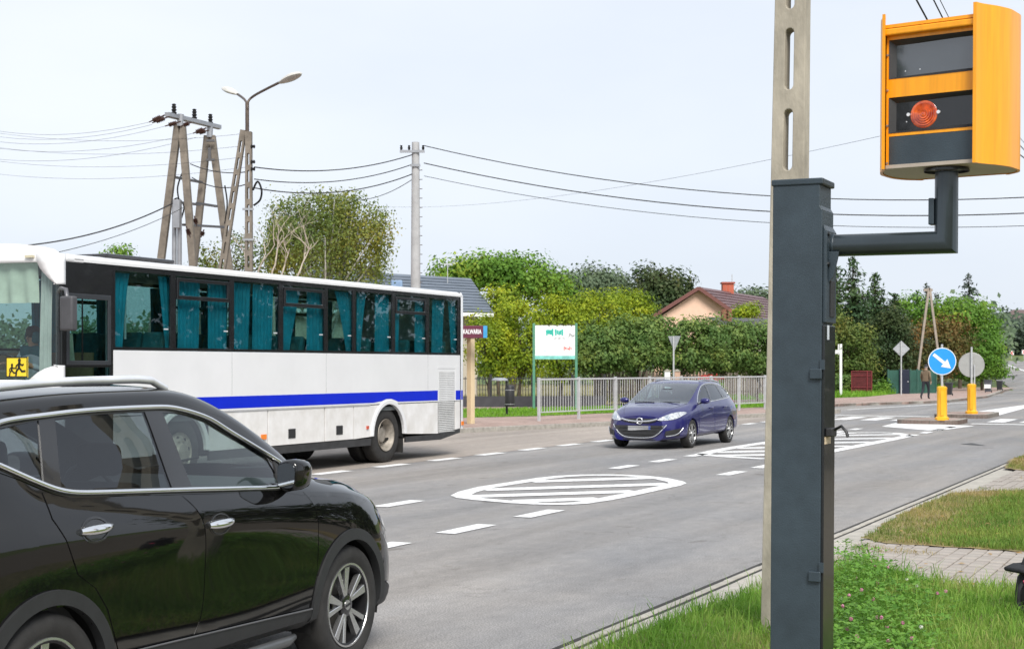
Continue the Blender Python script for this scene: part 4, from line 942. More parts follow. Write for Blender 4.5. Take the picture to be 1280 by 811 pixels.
for side, x in ((1, 0.0), (-1, -2.5)):
    s_ = side; th = -.03 * s_
    plate('side_wall', [(1.08, 1.105), (WF_ - .66, 1.105)] + [p for p in half_arch(WF_, .62) if p[1] > 1.105] + [(WF_ + .66, 1.105), (WR - .66, 1.105)] + [p for p in half_arch(WR, .62) if p[1] > 1.105] + [(WR + .66, 1.105), (11.72, 1.105), (11.72, 2.03), (1.08, 2.03)], x, th, WHITEP, bus)
    # luggage flaps below the moulding
    segs = [(1.08, 1.93), (3.30, 4.845), (4.875, 6.565), (6.595, 7.53), (11.51, 11.72)]
    for (a, b) in segs:
        z0 = .50 if a < 9 else .47
        fl = plate('luggage_flap', [(a, z0), (b, z0 if a < 11 else .52), (b, 1.09), (a, 1.09)], x, th, WHITE2, bus, bevel=.006)
        if a in (3.30, 4.875, 6.595):
            lx = {3.30: 4.2, 4.875: 5.55 - .1, 6.595: 6.95}[a]
            MB().box(x - .01, x + .012 * s_, lx, lx + .21, .60, .76).build('flap_latch', BLACKP, fl, bevel=.008)
    la = [p for p in half_arch(WR, .60) if p[1] < 1.09]
    plate('luggage_flap', [(7.555, .5)] + [p for p in la if p[0] < WR] + [(7.555 + .9, 1.09), (7.555, 1.09)], x, th, WHITE2, bus)
    plate('luggage_flap', [(WR + .28, 1.09)] + [p for p in la if p[0] > WR] + [(10.74, .47), (10.74, 1.09)], x, th, WHITE2, bus)
    for c in (WR, WF_):
        plate('wheel_flare', half_arch(c, .66) + half_arch(c, .575)[::-1], x + .025 * s_, -.07 * s_, WHITEP, bus, bevel=.012, step=.2)
        MB().lathe([(.60, 0), (.60, -.55 * s_)], 'x', 24, (x - .03 * s_, c, .52), R(-5), R(185)).build('wheel_well', DARK, bus)
    plate('waist_moulding', [(3.28, 1.09), (8.1, 1.09), (8.1, 1.115), (3.28, 1.115)], x, .012 * s_, M('moulding_grey', (.42, .42, .42), .4), bus)
    plate('stripe', [(1.6, 1.145), (WR - .66, 1.135)] + [(WR - .56, 1.135)] + arc(WR, .52, .668, 112, 68, 8)[0:0] + [(WR - .26, 1.16), (WR - .1, 1.195), (WR + .1, 1.195), (WR + .26, 1.16), (WR + .36, 1.135), (10.74, 1.13), (10.74, 1.325), (1.6, 1.335)], x, .003 * s_, BLUES, bus)
    plate('stripe', [(11.51, 1.125), (11.72, 1.125), (11.72, 1.315), (11.51, 1.315)], x + .0045 * s_, .003 * s_, BLUES, bus)
    for L_ in (3.87, 6.62, 10.33): plate('panel_seam', [(L_, 1.34), (L_ + .006, 1.34), (L_ + .006, 2.03), (L_, 2.03)], x, .0015 * s_, M('seam_grey', (.3, .3, .3), .6), bus)
    # skirt
    plate('skirt', [(3.30, .36), (8.16, .36), (8.18, .49), (3.30, .49)], x - .012 * s_, -.04 * s_, SKIRT, bus)
    plate('skirt', [(9.44, .355), (10.85, .345), (11.70, .455), (11.70, .54), (10.85, .455), (9.44, .462)], x + .006 * s_, -.04 * s_, SKIRT, bus)
    plate('skirt', [(1.08, .36), (1.95, .36), (1.95, .49), (1.08, .49)], x - .012 * s_, -.04 * s_, SKIRT, bus)
    # window band
    panes = [(1.12, 2.35), (2.47, 3.82), (3.93, 5.18), (5.30, 6.57), (6.68, 7.51), (7.61, 8.92), (9.04, 10.27), (10.39, 11.62)]
    holes = [[(a, 2.075), (b, 2.075), (b, 3.15), (a, 3.15)] for a, b in panes]
    plate('window_band', [(1.08, 2.033), (11.72, 2.033), (11.72, 3.225), (1.08, 3.225)], x, th, BBLACK, bus, holes=holes, step=.8)
    for k, (a, b) in enumerate(panes):
        wn = plate('window', [(a - .03, 2.05), (b + .03, 2.05), (b + .03, 3.17), (a - .03, 3.17)], x - .012 * s_, -.004 * s_, BGLASS, bus, step=2)
        if k in (1, 3, 6):
            fr = [(a + .02, 2.80), (b - .02, 2.80), (b - .02, 3.12), (a + .02, 3.12)]; hl = [(a + .07, 2.86), (b - .07, 2.86), (b - .07, 3.07), (a + .07, 3.07)]
            plate('vent_frame', fr, x + .012 * s_, -.03 * s_, BBLACK, wn, holes=[hl], bevel=.006)
        MB().box(x - .02, x + .004 * s_, b - .14, b - .06, 2.34, 2.36).build('window_mark', WHITEL, wn)
# roof, rear, floor
roofp = [(0.012, 3.222), (.012, 3.262), (-.02, 3.30), (-.10, 3.325), (-.35, 3.345), (-1.25, 3.365), (-2.15, 3.345), (-2.40, 3.325), (-2.48, 3.30), (-2.512, 3.262), (-2.512, 3.222)]
MB().prism([(p[0], p[1]) for p in roofp], 1, .28, 11.78).build('roof', WHITEP, bus, smooth=30)
MB().box(-1.7, -.22, pxL(128, -.3), pxL(214, -.3), 3.345, 3.405).build('roof_hatch', BBLACK, bus, bevel=.03)
rc = [(.012, 11.715)] + [(.012 - .18 + .18 * math.cos(R(a)), 11.78 + .18 * math.sin(R(a))) for a in range(0, 91, 15)] + [(-1.25, 12.0)] + [(-2.512 + .18 + .18 * math.cos(R(a)), 11.78 + .18 * math.sin(R(a))) for a in range(90, 181, 15)] + [(-2.512, 11.715)]
vs_ = [(x, y, z) for z in (.53, 3.24) for x, y in rc] + [(-1.25 + (x + 1.25) * .985, 11.7 + (y - 11.7) * .75, 3.315) for x, y in rc]
nn_ = len(rc); MB().add(vs_, [(k, (k + 1), nn_ + k + 1, nn_ + k) for k in range(nn_ - 1)] + [(nn_ + k, nn_ + k + 1, 2 * nn_ + k + 1, 2 * nn_ + k) for k in range(nn_ - 1)] + [tuple(range(2 * nn_, 3 * nn_))]).build('rear_wall', WHITEP, bus, smooth=40)
MB().box(.0125, .0165, 11.74, 11.80, 1.125, 1.315).build('stripe', BLUES, bus)
MB().box(.012, .03, 11.74, 11.83, .60, .68).build('marker_lamp', ORANGEL, bus); MB().box(.0, .018, 7.98, 8.05, .66, .72).build('marker_lamp', M('marker_red', (.5, .08, .04), .3), bus); MB().box(.0, .018, 4.66, 4.80, .62, .70).build('marker_lamp', ORANGEL, bus)
plate('rear_seam', [(11.715, .55), (11.722, .55), (11.722, 3.2), (11.715, 3.2)], .004, .009, DARK, bus)
# engine grille: frame and louvres
gr = plate('engine_grille', [(10.76, .47), (11.49, .47), (11.49, 1.74), (10.76, 1.74)], -.012, -.02, M('grille_grey', (.32, .32, .32), .5), bus)
for k in range(34):
    z = .50 + k * .036; MB().prism([(-.012, z), (.006, z - .008), (.008, z + .002), (-.012, z + .02)], 1, 10.79, 11.115).build('louvre', M('louvre_grey', (.55, .55, .54), .45), gr); MB().prism([(-.012, z), (.006, z - .008), (.008, z + .002), (-.012, z + .02)], 1, 11.135, 11.46).build('louvre', M('louvre_grey', (.55, .55, .54), .45), gr)
plate('engine_flap', [(11.51, 1.10), (11.70, 1.10), (11.70, 1.80), (10.74, 1.80), (10.74, 1.76), (11.51, 1.76)], .001, .004, WHITEP, bus)
MB().box(-2.46, -.04, .3, 11.7, .98, 1.05).build('floor', BINT, bus)
MB().box(-2.35, -.15, 3.3, 11.6, .42, .46).build('underbody', DARK, bus); MB().box(-2.0, -.5, 1.0, 11.0, .5, .95).build('chassis', DARK, bus)
MB().box(-2.44, -.06, .45, 11.7, 3.20, 3.215).build('ceiling', M('bus_ceiling', (.3, .31, .3), .8), bus)
# mud flap
MB().box(-.5, -.06, WR + .63, WR + .65, .16, .62).build('mud_flap', RUBBER, bus)
# wheels
RIMS = M('bus_rim', (.30, .27, .23), .55, .35, var=.35, scale=9)
def bus_wheel(x, y, s_, deep):
    b = MB().lathe([(.30, .0), (.305, -.01), (.285, -.03), (.27, -.05), (.255, -.14), (.235, -.17), (.19, -.175), (.14, -.165), (.135, -.10), (.10, -.09), (.001, -.09)] if deep else [(.30, 0), (.285, -.02), (.25, -.03), (.19, .02), (.14, .03), (.12, .08), (.001, .09)], 'x', 40)
    o = b.build('wheel', RIMS, bus, smooth=35)
    MB().lathe([(a, h_ - .145) for a, h_ in tyre_profile(.52, .29, .28)], 'x', 56).build('tyre', RUBBER, o, smooth=50)
    if deep: MB().lathe([(a, h_ - .47) for a, h_ in tyre_profile(.52, .29, .28)], 'x', 40).build('tyre', RUBBER, o, smooth=50)
    for k in range(8):
        a = R(45 * k + 10); MB().disc(.032, 'x', -.172 if deep else .0, 14, (0, .215 * math.cos(a), .215 * math.sin(a)), .004).build('vent_hole', DARK, o)
    for k in range(10):
        a = R(36 * k); MB().lathe([(.013, -.17 if deep else .02), (.013, -.13 if deep else .05), (.001, -.128 if deep else .05)], 'x', 8, (0, .165 * math.cos(a), .165 * math.sin(a))).build('wheel_nut', RIMS, o)
    o.location = (x, y, .52); o.rotation_euler = (0, 0, 0 if s_ > 0 else math.pi)
bus_wheel(-.05, WR, 1, True); bus_wheel(-2.45, WR, -1, True); bus_wheel(-.05, WF_, 1, False); bus_wheel(-2.45, WF_, -1, False)
MB().tube([(-2.2, WR, .5), (-.3, WR, .5)], .12, 10).build('axle', DARK, bus)
# ---- front end
def bow(x): return -.16 * (1 - ((x + 1.25) / 1.25) ** 2)
def front_sheet(name, xs, z0f, z1f, mat, yoff=0.0, nz=6, parent=bus, th=.0):
    V = []; F = []
    for i, x in enumerate(xs):
        for k in range(nz + 1):
            z = z0f(x) + (z1f(x) - z0f(x)) * k / nz; V.append((x, bow(x) + yoff + .10 * max(0, (z - 2.2)) ** 1.5 * .5, z))
    for i in range(len(xs) - 1):
        for k in range(nz): a = i * (nz + 1) + k; F.append((a, a + nz + 1, a + nz + 2, a + 1))
    o = MB().add(V, F).build(name, mat, parent, smooth=40)
    if th: m_ = o.modifiers.new('th', 'SOLIDIFY'); m_.thickness = th; m_.offset = 0
    return o
xs = [-2.47 + 2.44 * k / 24 for k in range(25)]
front_sheet('windscreen', xs, lambda x: 1.62, lambda x: 3.22, glass('bus_windscreen', (.72, .80, .77), 1.0))
front_sheet('front_header', [-2.50 + 2.50 * k / 24 for k in range(25)], lambda x: 3.20, lambda x: 3.30 + .17 * (1 - ((x + 1.25) / 1.25) ** 2) ** .5, WHITEP, -.015, th=.03)
MB().prism([(.012, 3.20), (.012, 3.30), (-1.25, 3.44), (-2.512, 3.30), (-2.512, 3.20)], 1, .10, .5).build('front_roof', WHITEP, bus, bevel=.04, smooth=50)
front_sheet('front_panel', [-2.50 + 2.50 * k / 24 for k in range(25)], lambda x: .42, lambda x: 1.62, WHITEP, -.012, th=.03)
MB().box(-2.1, -1.9, bow(-2) - .05, bow(-2) + .02, 3.30, 3.33).build('marker_lamp', WHITEL, bus); MB().box(-.50, -.38, bow(-.45) - .02, bow(-.45) + .04, 3.26, 3.295).build('marker_lamp', M('lamp_cream', (.6, .55, .4), .3), bus)
# white corner pieces at the top and bottom of the A post
def corner(name, zs):
    """wraps the front corner: for each z the inner edge on the front (x) and the rear edge on the side (y)"""
    V = []; F = []
    for (z, xi, ye) in zs:
        ring = [(xi, bow(xi) - .02), (xi * .55, bow(xi * .55) - .025), (-.05, bow(-.05) - .02), (.008, .02), (.018, .06), (.018, ye)]
        V += [(a, b, z) for a, b in ring]
    m_ = 6
    for i in range(len(zs) - 1):
        for k in range(m_ - 1): a = i * m_ + k; F.append((a, a + 1, a + m_ + 1, a + m_))
    o = MB().add(V, F).build(name, WHITEP, bus, smooth=50); q = o.modifiers.new('th', 'SOLIDIFY'); q.thickness = .03; q.offset = -1
for mirx in (False, True):
    pass
corner('corner_cap', [(2.90, -.03, .10), (2.93, -.08, .10), (2.98, -.14, .10), (3.05, -.21, .10), (3.12, -.27, .10), (3.2, -.31, .10), (3.31, -.33, .10)])
corner('corner_cap', [(.5, -.5, .09), (1.60, -.45, .09), (1.66, -.38, .09), (1.72, -.30, .09), (1.77, -.2, .09), (1.80, -.1, .09), (1.815, -.02, .09)])
MB().tube([(-.075, .07, 1.7), (-.075, .07, 3.0)], .04, 8).build('front_post', BBLACK, bus, smooth=50); MB().tube([(-2.48, .02, 1.7), (-2.48, .02, 3.25)], .045, 8).build('front_post', BBLACK, bus, smooth=50)
# driver's side window panel
plate('cab_panel', [(.05, .5), (1.075, .5), (1.075, 3.225), (.05, 3.225)], 0.0, -.03, BBLACK, bus, holes=[[(.17, 1.86), (.98, 1.86), (.98, 2.74), (.17, 2.74)], [(.12, 1.5), (1.02, 1.5), (1.02, 1.79), (.12, 1.79)]])
plate('cab_window_frame', [(.13, 1.82), (1.02, 1.82), (1.02, 2.79), (.13, 2.79)], .012, -.02, M('frame_grey', (.03, .033, .038), .35), bus, holes=[[(.19, 1.88), (.96, 1.88), (.96, 2.72), (.19, 2.72)]], bevel=.006)
plate('cab_window', [(.15, 1.84), (1.0, 1.84), (1.0, 2.76), (.15, 2.76)], -.012, -.004, BGLASS, bus, step=2); plate('cab_window', [(.10, 1.48), (1.04, 1.48), (1.04, 1.80), (.10, 1.80)], -.012, -.004, BGLASS, bus, step=2)
MB().box(-.02, -.012, .45, .475, 1.86, 2.74).build('window_bar', BBLACK, bus)
plate('cab_panel', [(.05, .5), (1.075, .5), (1.075, 3.225), (.05, 3.225)], -2.5, .03, BBLACK, bus, holes=[[(.17, .8), (.98, .8), (.98, 2.74), (.17, 2.74)]])
plate('door_glass', [(.15, .78), (1.0, .78), (1.0, 2.76), (.15, 2.76)], -2.488, .004, BGLASS, bus, step=2)
# mirror
mir = MB().box(.17, .39, -.20, -.08, 2.27, 2.73).build('wing_mirror', M('mirror_case', (.06, .06, .065), .5, var=.2), bus, bevel=.03, bseg=3, smooth=50)
MB().tube([(.25, -.13, 2.70), (.22, -.12, 2.82), (.06, -.04, 2.84), (-.03, .02, 2.80)], .028, 8).build('mirror_arm', M('arm_grey', (.16, .16, .17), .4, .5), mir, smooth=60)
# cab furnishing
MB().box(-2.4, -.08, .12, .62, 1.35, 1.60).build('dashboard', BINT, bus, bevel=.06, smooth=50)
MB().prism([(-1.6, 1.6), (-1.1, 1.6), (-1.15, 1.75), (-1.55, 1.75)], 1, .35, .55).build('dash_hood', BINT, bus, bevel=.03)
MB().tube([Vector((-1.36 + .24 * math.cos(R(a)), .50 - .12 * math.sin(R(a)), 1.78 + .20 * math.sin(R(a)))) for a in range(0, 361, 18)], .018, 6, cap=False).build('steering_wheel', BLACKP, bus, smooth=60)
seat(bus, -1.3, 1.15, 1.35, BSEAT, .5, .75, 'driver_seat', tilt=.1).rotation_euler = (0, 0, 0)
# wavy cloth
def curtain(name, t0, t1, b0, b1, x, z0, z1, mat, waves=6, amp=.025, tie=0.0, fr=False):
    V = []; F = []; nu, nv = waves * 6, 12
    for j in range(nv + 1):
        q = j / nv; a = t0 + (b0 - t0) * (q ** .8); b = t1 + (b1 - t1) * (q ** .8); z = z1 + (z0 - z1) * q
        for i in range(nu + 1):
            u = i / nu; y = a + (b - a) * u; w_ = amp * math.sin(u * waves * 2 * math.pi + .5 * math.sin(q * 3) + waves) * (.5 + .5 * q)
            V.append((y, bow(y) + x + w_, z) if fr else (x + w_, y, z))
    for j in range(nv):
        for i in range(nu): k = j * (nu + 1) + i; F.append((k, k + 1, k + nu + 2, k + nu + 1))
    return MB().add(V, F).build(name, mat, bus, smooth=80)
cl = [(144, 162, 144, 152), (197, 214, 207, 215), (222, 250, 222, 248), (260, 286, 261, 284), (291, 314, 291, 311), (316, 342, 315, 339), (354, 377, 354, 361), (384, 405, 384, 405), (418, 440, 433, 443), (446, 458, 446, 449.5), (469, 487, 469, 487), (494, 500, 493, 497), (519, 532, 519, 532), (541, 556, 540, 553), (560, 571.5, 565, 572)]
for (a, b, c, d) in cl:
    L = [pxL(v, -.09) for v in (a, b, c, d)]; curtain('curtain', *L, -.09, 2.03, 3.13, CURT, waves=max(3, int((L[1] - L[0]) / .09)), amp=.02)
for k in range(0, 8):
    a, b = panes[k]; curtain('curtain', a, a + .3, a, a + .25, -2.41, 2.03, 3.13, CURT, 4, .02); curtain('curtain', b - .3, b, b - .25, b, -2.41, 2.03, 3.13, CURT, 4, .02)
SHADE = M('sun_blind', (.50, .56, .49), .8, var=.12, scale=4)
curtain('sun_blind', -2.3, -.42, -2.3, -.40, .12, 2.66, 3.22, SHADE, 7, .03, fr=True)
curtain('cab_curtain', -.36, -.20, -.40, -.22, .14, 1.7, 3.2, M('cab_curtain', (.42, .46, .45), .8, var=.15), 3, .02, fr=True)
# passenger seats
def bus_seat(x, y):
    m = MB().prism([(y, 1.05), (y + .48, 1.05), (y + .48, 1.50), (y + .40, 1.52), (y + .0, 1.50)], 0, x - .22, x + .22)
    m.prism([(y + .36, 1.48), (y + .50, 1.48), (y + .66, 2.24), (y + .60, 2.33), (y + .52, 2.30)], 0, x - .21, x + .21)
    return m.build('seat', BSEAT, bus, bevel=.045, bseg=2, smooth=50)
s0 = bus_seat(-.38, 1.9)
for r_ in range(13):
    for x in (0, -.46, -1.28, -1.74):
        if r_ == 0 and x == 0: continue
        o = s0.copy(); COL.objects.link(o); o.parent = bus; o.location = (x, r_ * .74, 0)
MB().tube([(-.9, 2.0, 1.05), (-.9, 2.0, 3.1)], .02, 8).build('grab_pole', M('pole_white', (.6, .65, .68), .4), bus, smooth=60); MB().tube([(-.35, 1.75, 2.2), (-.35, 1.75, 3.1)], .018, 8).build('grab_pole', M('pole_white', (.6, .65, .68), .4), bus, smooth=60)
MB().box(-2.2, -.4, 1.1, 1.14, 1.05, 2.0).build('partition', M('partition', (.2, .13, .07), .5, var=.2), bus)
curtain('hung_coat', .30, .52, .26, .56, -.24, 1.86, 2.25, M('coat_beige', (.5, .45, .36), .9), 3, .03)
# school-run sign behind the windscreen
sg_ = MB().box(-.80, -.42, 0, .012, 1.655, 1.93).build('children_sign', M('sign_yellow', (.85, .62, .03), .5), bus); sg_.location = (0, bow(-.6) - .03, 0)
BK = M('sign_black', (.01, .01, .01), .6)
fr_ = plate('sign_border', [(-.80, 1.655), (-.42, 1.655), (-.42, 1.93), (-.80, 1.93)], -.003, .002, BK, sg_, holes=[[(-.785, 1.67), (-.435, 1.67), (-.435, 1.915), (-.785, 1.915)]], axis=1)
for (cx, cz, k) in ((-.69, 1.675, .72), (-.56, 1.68, 1.0)):
    f_ = MB(); y = -.006
    f_.disc(.025 * k, 'y', y, 14, (cx, 0, cz + .205 * k), .004)
    for pts_, r in (([(0, .18), (-.01, .10)], .024), ([(-.01, .10), (-.05, .06), (-.06, .0)], .016), ([(0, .10), (.045, .055), (.10, .06)], .016), ([(0, .165), (-.055, .13), (-.06, .09)], .012), ([(0, .165), (.05, .135), (.07, .15)], .012)):
        for p, q in zip(pts_, pts_[1:]):
            a = Vector((cx + p[0] * k, cz + p[1] * k)); b = Vector((cx + q[0] * k, cz + q[1] * k)); d = (b - a).normalized(); n = Vector((-d.y, d.x)) * r * k * .8; a -= d * r * .4; b += d * r * .4
            f_.prism([tuple(v) for v in (a - n, b - n, b + n, a + n)], 1, y, y + .004 + random.random() * .0005)
    f_.build('running_child', BK, sg_)
# ================================================================== people
def skin_body(name, J, E_, mats, pick, root_i=0, sub=2):
    """one continuous figure grown over a skeleton: J = [(x,y,z,rx,ry)], E_ = joint pairs"""
    me = bpy.data.meshes.new(name); me.from_pydata([j[:3] for j in J], E_, []); me.update()
    o = bpy.data.objects.new(name, me); COL.objects.link(o)
    o.modifiers.new('skin', 'SKIN'); sv = me.skin_vertices[0].data
    for i, j in enumerate(J): sv[i].radius = (j[3], j[4]); sv[i].use_root = (i == root_i)
    s_ = o.modifiers.new('sub', 'SUBSURF'); s_.levels = sub; s_.render_levels = sub
    nm = bpy.data.meshes.new_from_object(o.evaluated_get(bpy.context.evaluated_depsgraph_get())); bpy.data.objects.remove(o)
    nm.name = name
    for m in mats: nm.materials.append(m)
    for p in nm.polygons: p.material_index = pick(p.center); p.use_smooth = True
    o = bpy.data.objects.new(name, nm); COL.objects.link(o); return o
SKIN = M('skin', (.45, .27, .2), .6, var=.08); HAIR = M('hair_dark', (.03, .02, .015), .7)
TRO = M('trousers_dark', (.02, .022, .03), .85, var=.2); JACK = M('jacket_brown', (.17, .125, .08), .85, var=.2, scale=8); SHOE = M('shoe_dark', (.02, .018, .016), .6)
def fingers(J, E_, hi, d, side):
    h = Vector(J[hi][:3])
    for k, (a, l) in enumerate(((-.028, .075), (-.01, .085), (.01, .08), (.027, .065))):
        b = h + Vector((0, a, 0)) + d * .03; J.append((b.x, b.y, b.z, .011, .011)); E_.append((hi, len(J) - 1)); c = b + d * l * .6 + side * .008; J.append((c.x, c.y, c.z, .009, .009)); E_.append((len(J) - 2, len(J) - 1)); e = c + d * l * .4 + side * .02; J.append((e.x, e.y, e.z, .008, .008)); E_.append((len(J) - 2, len(J) - 1))
    b = h + Vector((0, .045, -.01)); J.append((b.x, b.y, b.z, .011, .011)); E_.append((hi, len(J) - 1)); c = b + d * .04 + Vector((0, .012, 0)); J.append((c.x, c.y, c.z, .009, .009)); E_.append((len(J) - 2, len(J) - 1))
# man walking away on the far pavement; local +y = heading
pl = G(1157, 499, .12); ped = thing('person', 'person in brown jacket and dark trousers walking away along the far pavement', 'person', (pl.x, pl.y, .12), R(-40))
J = [(0, 0, .96, .155, .12), (0, .02, 1.15, .16, .12), (0, .03, 1.34, .185, .125), (0, .03, 1.46, .13, .09), (0, .05, 1.53, .06, .06), (0, .07, 1.60, .075, .085), (0, .075, 1.69, .08, .095),
     (.10, .02, .88, .095, .1), (.10, .16, .50, .065, .07), (.10, .12, .10, .045, .05), (.10, .26, .04, .045, .035),
     (-.10, -.02, .88, .095, .1), (-.10, -.08, .50, .065, .07), (-.10, -.34, .15, .045, .05), (-.10, -.24, .04, .045, .035),
     (.20, .03, 1.41, .07, .07), (.27, -.06, 1.15, .055, .058), (.27, .02, .92, .042, .045), (.27, .04, .86, .03, .04),
     (-.20, .03, 1.41, .07, .07), (-.27, .05, 1.15, .055, .058), (-.26, .18, .94, .042, .045), (-.26, .21, .88, .03, .04)]
E_ = [(0, 1), (1, 2), (2, 3), (3, 4), (4, 5), (5, 6), (0, 7), (7, 8), (8, 9), (9, 10), (0, 11), (11, 12), (12, 13), (13, 14), (2, 15), (15, 16), (16, 17), (17, 18), (2, 19), (19, 20), (20, 21), (21, 22)]
fingers(J, E_, 18, Vector((0, .1, -1)).normalized(), Vector((-1, 0, 0))); fingers(J, E_, 22, Vector((0, .3, -1)).normalized(), Vector((1, 0, 0)))
def pick(c):
    if c.z > 1.52: return 0
    if abs(c.x) > .2 and c.z < .91: return 0
    if c.z > .93 or (abs(c.x) > .2 and c.z > .85): return 1
    if c.z < .09: return 3
    return 2
b_ = skin_body('body', J, E_, [SKIN, JACK, TRO, SHOE], pick); b_.parent = ped
cap = MB().lathe([(.10, 1.68), (.103, 1.72), (.085, 1.77), (.05, 1.795), (.001, 1.80)], 'z', 20, (0, .075, 0)); cap.box(-.07, .07, .16, .24, 1.685, 1.70); cap.build('cap', M('cap_dark', (.03, .03, .035), .8), ped, smooth=50)
MB().lathe([(.086, 1.60), (.092, 1.64), (.09, 1.69)], 'z', 16, (0, .068, 0)).build('hair', M('hair_grey', (.25, .23, .21), .8), ped, smooth=50)
# bus driver, seated; local frame = the bus's own (towards the bus front = -y)
drv = thing('person', 'bus driver in pale blue shirt sitting behind the windscreen of the white coach', 'person', BUS0 + Vector((math.sin(BUSA), math.cos(BUSA), 0)) * .98 + Vector((math.cos(BUSA), -math.sin(BUSA), 0)) * -1.32, -BUSA)
SHIRT = M('shirt_pale', (.45, .55, .62), .85, var=.1)
B = 1.0
J = [(0, 0, B + .52, .17, .13), (0, -.02, B + .72, .165, .12), (0, -.03, B + .92, .19, .125), (0, -.03, B + 1.04, .12, .09), (0, -.05, B + 1.10, .06, .06), (0, -.07, B + 1.17, .078, .088), (0, -.075, B + 1.26, .085, .1),
     (.11, -.05, B + .48, .1, .1), (.13, -.45, B + .50, .075, .08), (.13, -.5, B + .12, .05, .055), (.13, -.6, B + .07, .045, .04),
     (-.11, -.05, B + .48, .1, .1), (-.13, -.45, B + .50, .075, .08), (-.13, -.5, B + .12, .05, .055), (-.13, -.6, B + .07, .045, .04),
     (.21, -.04, B + .98, .075, .07), (.30, -.12, B + .74, .055, .055), (.20, -.36, B + .82, .04, .042), (.19, -.41, B + .84, .03, .036),
     (-.21, -.04, B + .98, .075, .07), (-.30, -.12, B + .74, .055, .055), (-.20, -.36, B + .82, .04, .042), (-.19, -.41, B + .84, .03, .036)]
E_ = [(0, 1), (1, 2), (2, 3), (3, 4), (4, 5), (5, 6), (0, 7), (7, 8), (8, 9), (9, 10), (0, 11), (11, 12), (12, 13), (13, 14), (2, 15), (15, 16), (16, 17), (17, 18), (2, 19), (19, 20), (20, 21), (21, 22)]
fingers(J, E_, 18, Vector((-.3, -.9, .2)).normalized(), Vector((0, 0, -1))); fingers(J, E_, 22, Vector((.3, -.9, .2)).normalized(), Vector((0, 0, -1)))
def pick2(c):
    if c.z > B + 1.09: return 0
    if c.y < -.33 and c.z > B + .68: return 0
    if c.z < B + .12 and c.y < -.4: return 3
    if c.z < B + .58: return 2
    return 1
b_ = skin_body('body', J, E_, [SKIN, SHIRT, TRO, SHOE], pick2); b_.parent = drv
MB().lathe([(.09, B + 1.20), (.105, B + 1.26), (.10, B + 1.33), (.07, B + 1.375), (.001, B + 1.385)], 'z', 20, (0, -.055, 0)).build('hair', HAIR, drv, smooth=50)
for x in (-.035, .035): MB().disc(.011, 'y', -.165, 10, (x, 0, B + 1.235), .006).build('eye', HAIR, drv)
MB().tube([(0, -.16, B + 1.23), (0, -.185, B + 1.195), (0, -.165, B + 1.19)], [.01, .016, .012], 8).build('nose', SKIN, drv, smooth=60); MB().box(-.028, .028, -.163, -.158, B + 1.158, B + 1.166).build('mouth', M('lips', (.3, .12, .1), .6), drv)
# ================================================================== speed camera on its mast
SLATE = M('mast_slate', (.037, .054, .068), .42, .1, var=.22, scale=5, bump=.12, bscale=160)
SLATED = M('mast_dark', (.010, .012, .014), .3, .1, var=.15, scale=10, coat=.3)
YEL = M('housing_yellow', (.88, .345, .003), .4, var=.12, scale=5, coat=.2, stretch=(9, 9, .5))
pw_, pd_ = .235, .21
FLc = Vector((1.2070, 7.0, 0)); MC = FLc + NV * pw_ / 2 + DV * pd_ / 2
cam_t = thing('speed_camera', 'yellow speed camera box on a dark grey mast with a side arm', 'speed camera', (MC.x, MC.y, .05), -ROAD, ry=R(.35))
def zc(py, Y): return CAM_H + (HOR - py) / FPX * Y - .05
ZT = zc(226, 6.95)
h1 = zc(288, 6.9); h0 = zc(270, 6.9); hd = zc(403, 6.9); hb = zc(350, 6.9)
x0, x1, y0, y1 = -pw_ / 2, pw_ / 2, -pd_ / 2, pd_ / 2
# column: a folded steel case whose right side steps in at the top
MB().prism([(x0, 0), (x1, 0), (x1, h0 - .0), (x1 - .0, h0 + .03), (x1 - .012, h0 + .05), (x1 - .012, ZT - .02), (x0, ZT - .02)], 1, y0, y1).build('mast', SLATE, cam_t, bevel=.004)
MB().box(x0 - .006, x1 + .004, y0 - .006, y1 + .006, ZT - .022, ZT + .008).build('mast_cap', SLATE, cam_t, bevel=.006)
MB().prism([(x1, h1 + .03), (x1 + .018, h1), (x1 + .018, hd), (x1, hd)], 1, y0 + .012, y1 - .01).build('arm_bracket', SLATE, cam_t, bevel=.004)
MB().prism([(x1 + .018, zc(318, 6.85) + .02), (x1 + .065, zc(318, 6.85) + .02), (x1 + .06, zc(322, 6.85)), (x1 + .04, zc(345, 6.85)), (x1 + .018, zc(352, 6.85))], 1, y0 + .05, y0 + .062).build('gusset', SLATE, cam_t, bevel=.002)
MB().box(x1, x1 + .0135, y0 + .004, y1 - .004, .02, hd - .012).build('service_door', SLATED, cam_t, bevel=.003)
MB().box(x1 + .012, x1 + .024, y0 + .07, y0 + .15, zc(395, 6.9), hb).build('dark_gap', BLACKP, cam_t)  # darkness of the gap in the bracket, put in as a black block
for py in (467, 720): 
    hz = zc(py, 6.9); MB().box(x1 - .052, x1 + .004, y0 - .016, y0 + .002, hz - .024, hz + .024).build('hinge', SLATE, cam_t, bevel=.004)
    MB().box(x1 - .006, x1 + .016, y0 - .008, y0 + .004, hz + .02, hz + .065).build('hinge_pin', SLATE, cam_t)
for py in (418,): MB().box(x1 + .0137, x1 + .0147, y0 + .05, y0 + .085, zc(424, 6.9), zc(406, 6.9)).build('sticker', M('sticker', (.6, .65, .7), .5), cam_t)
zl = zc(540, 6.9)
lk = MB().box(x1 + .0137, x1 + .05, y0 + .02, y0 + .10, zl - .02, zl + .02).build('latch', BLACKP, cam_t, bevel=.006)
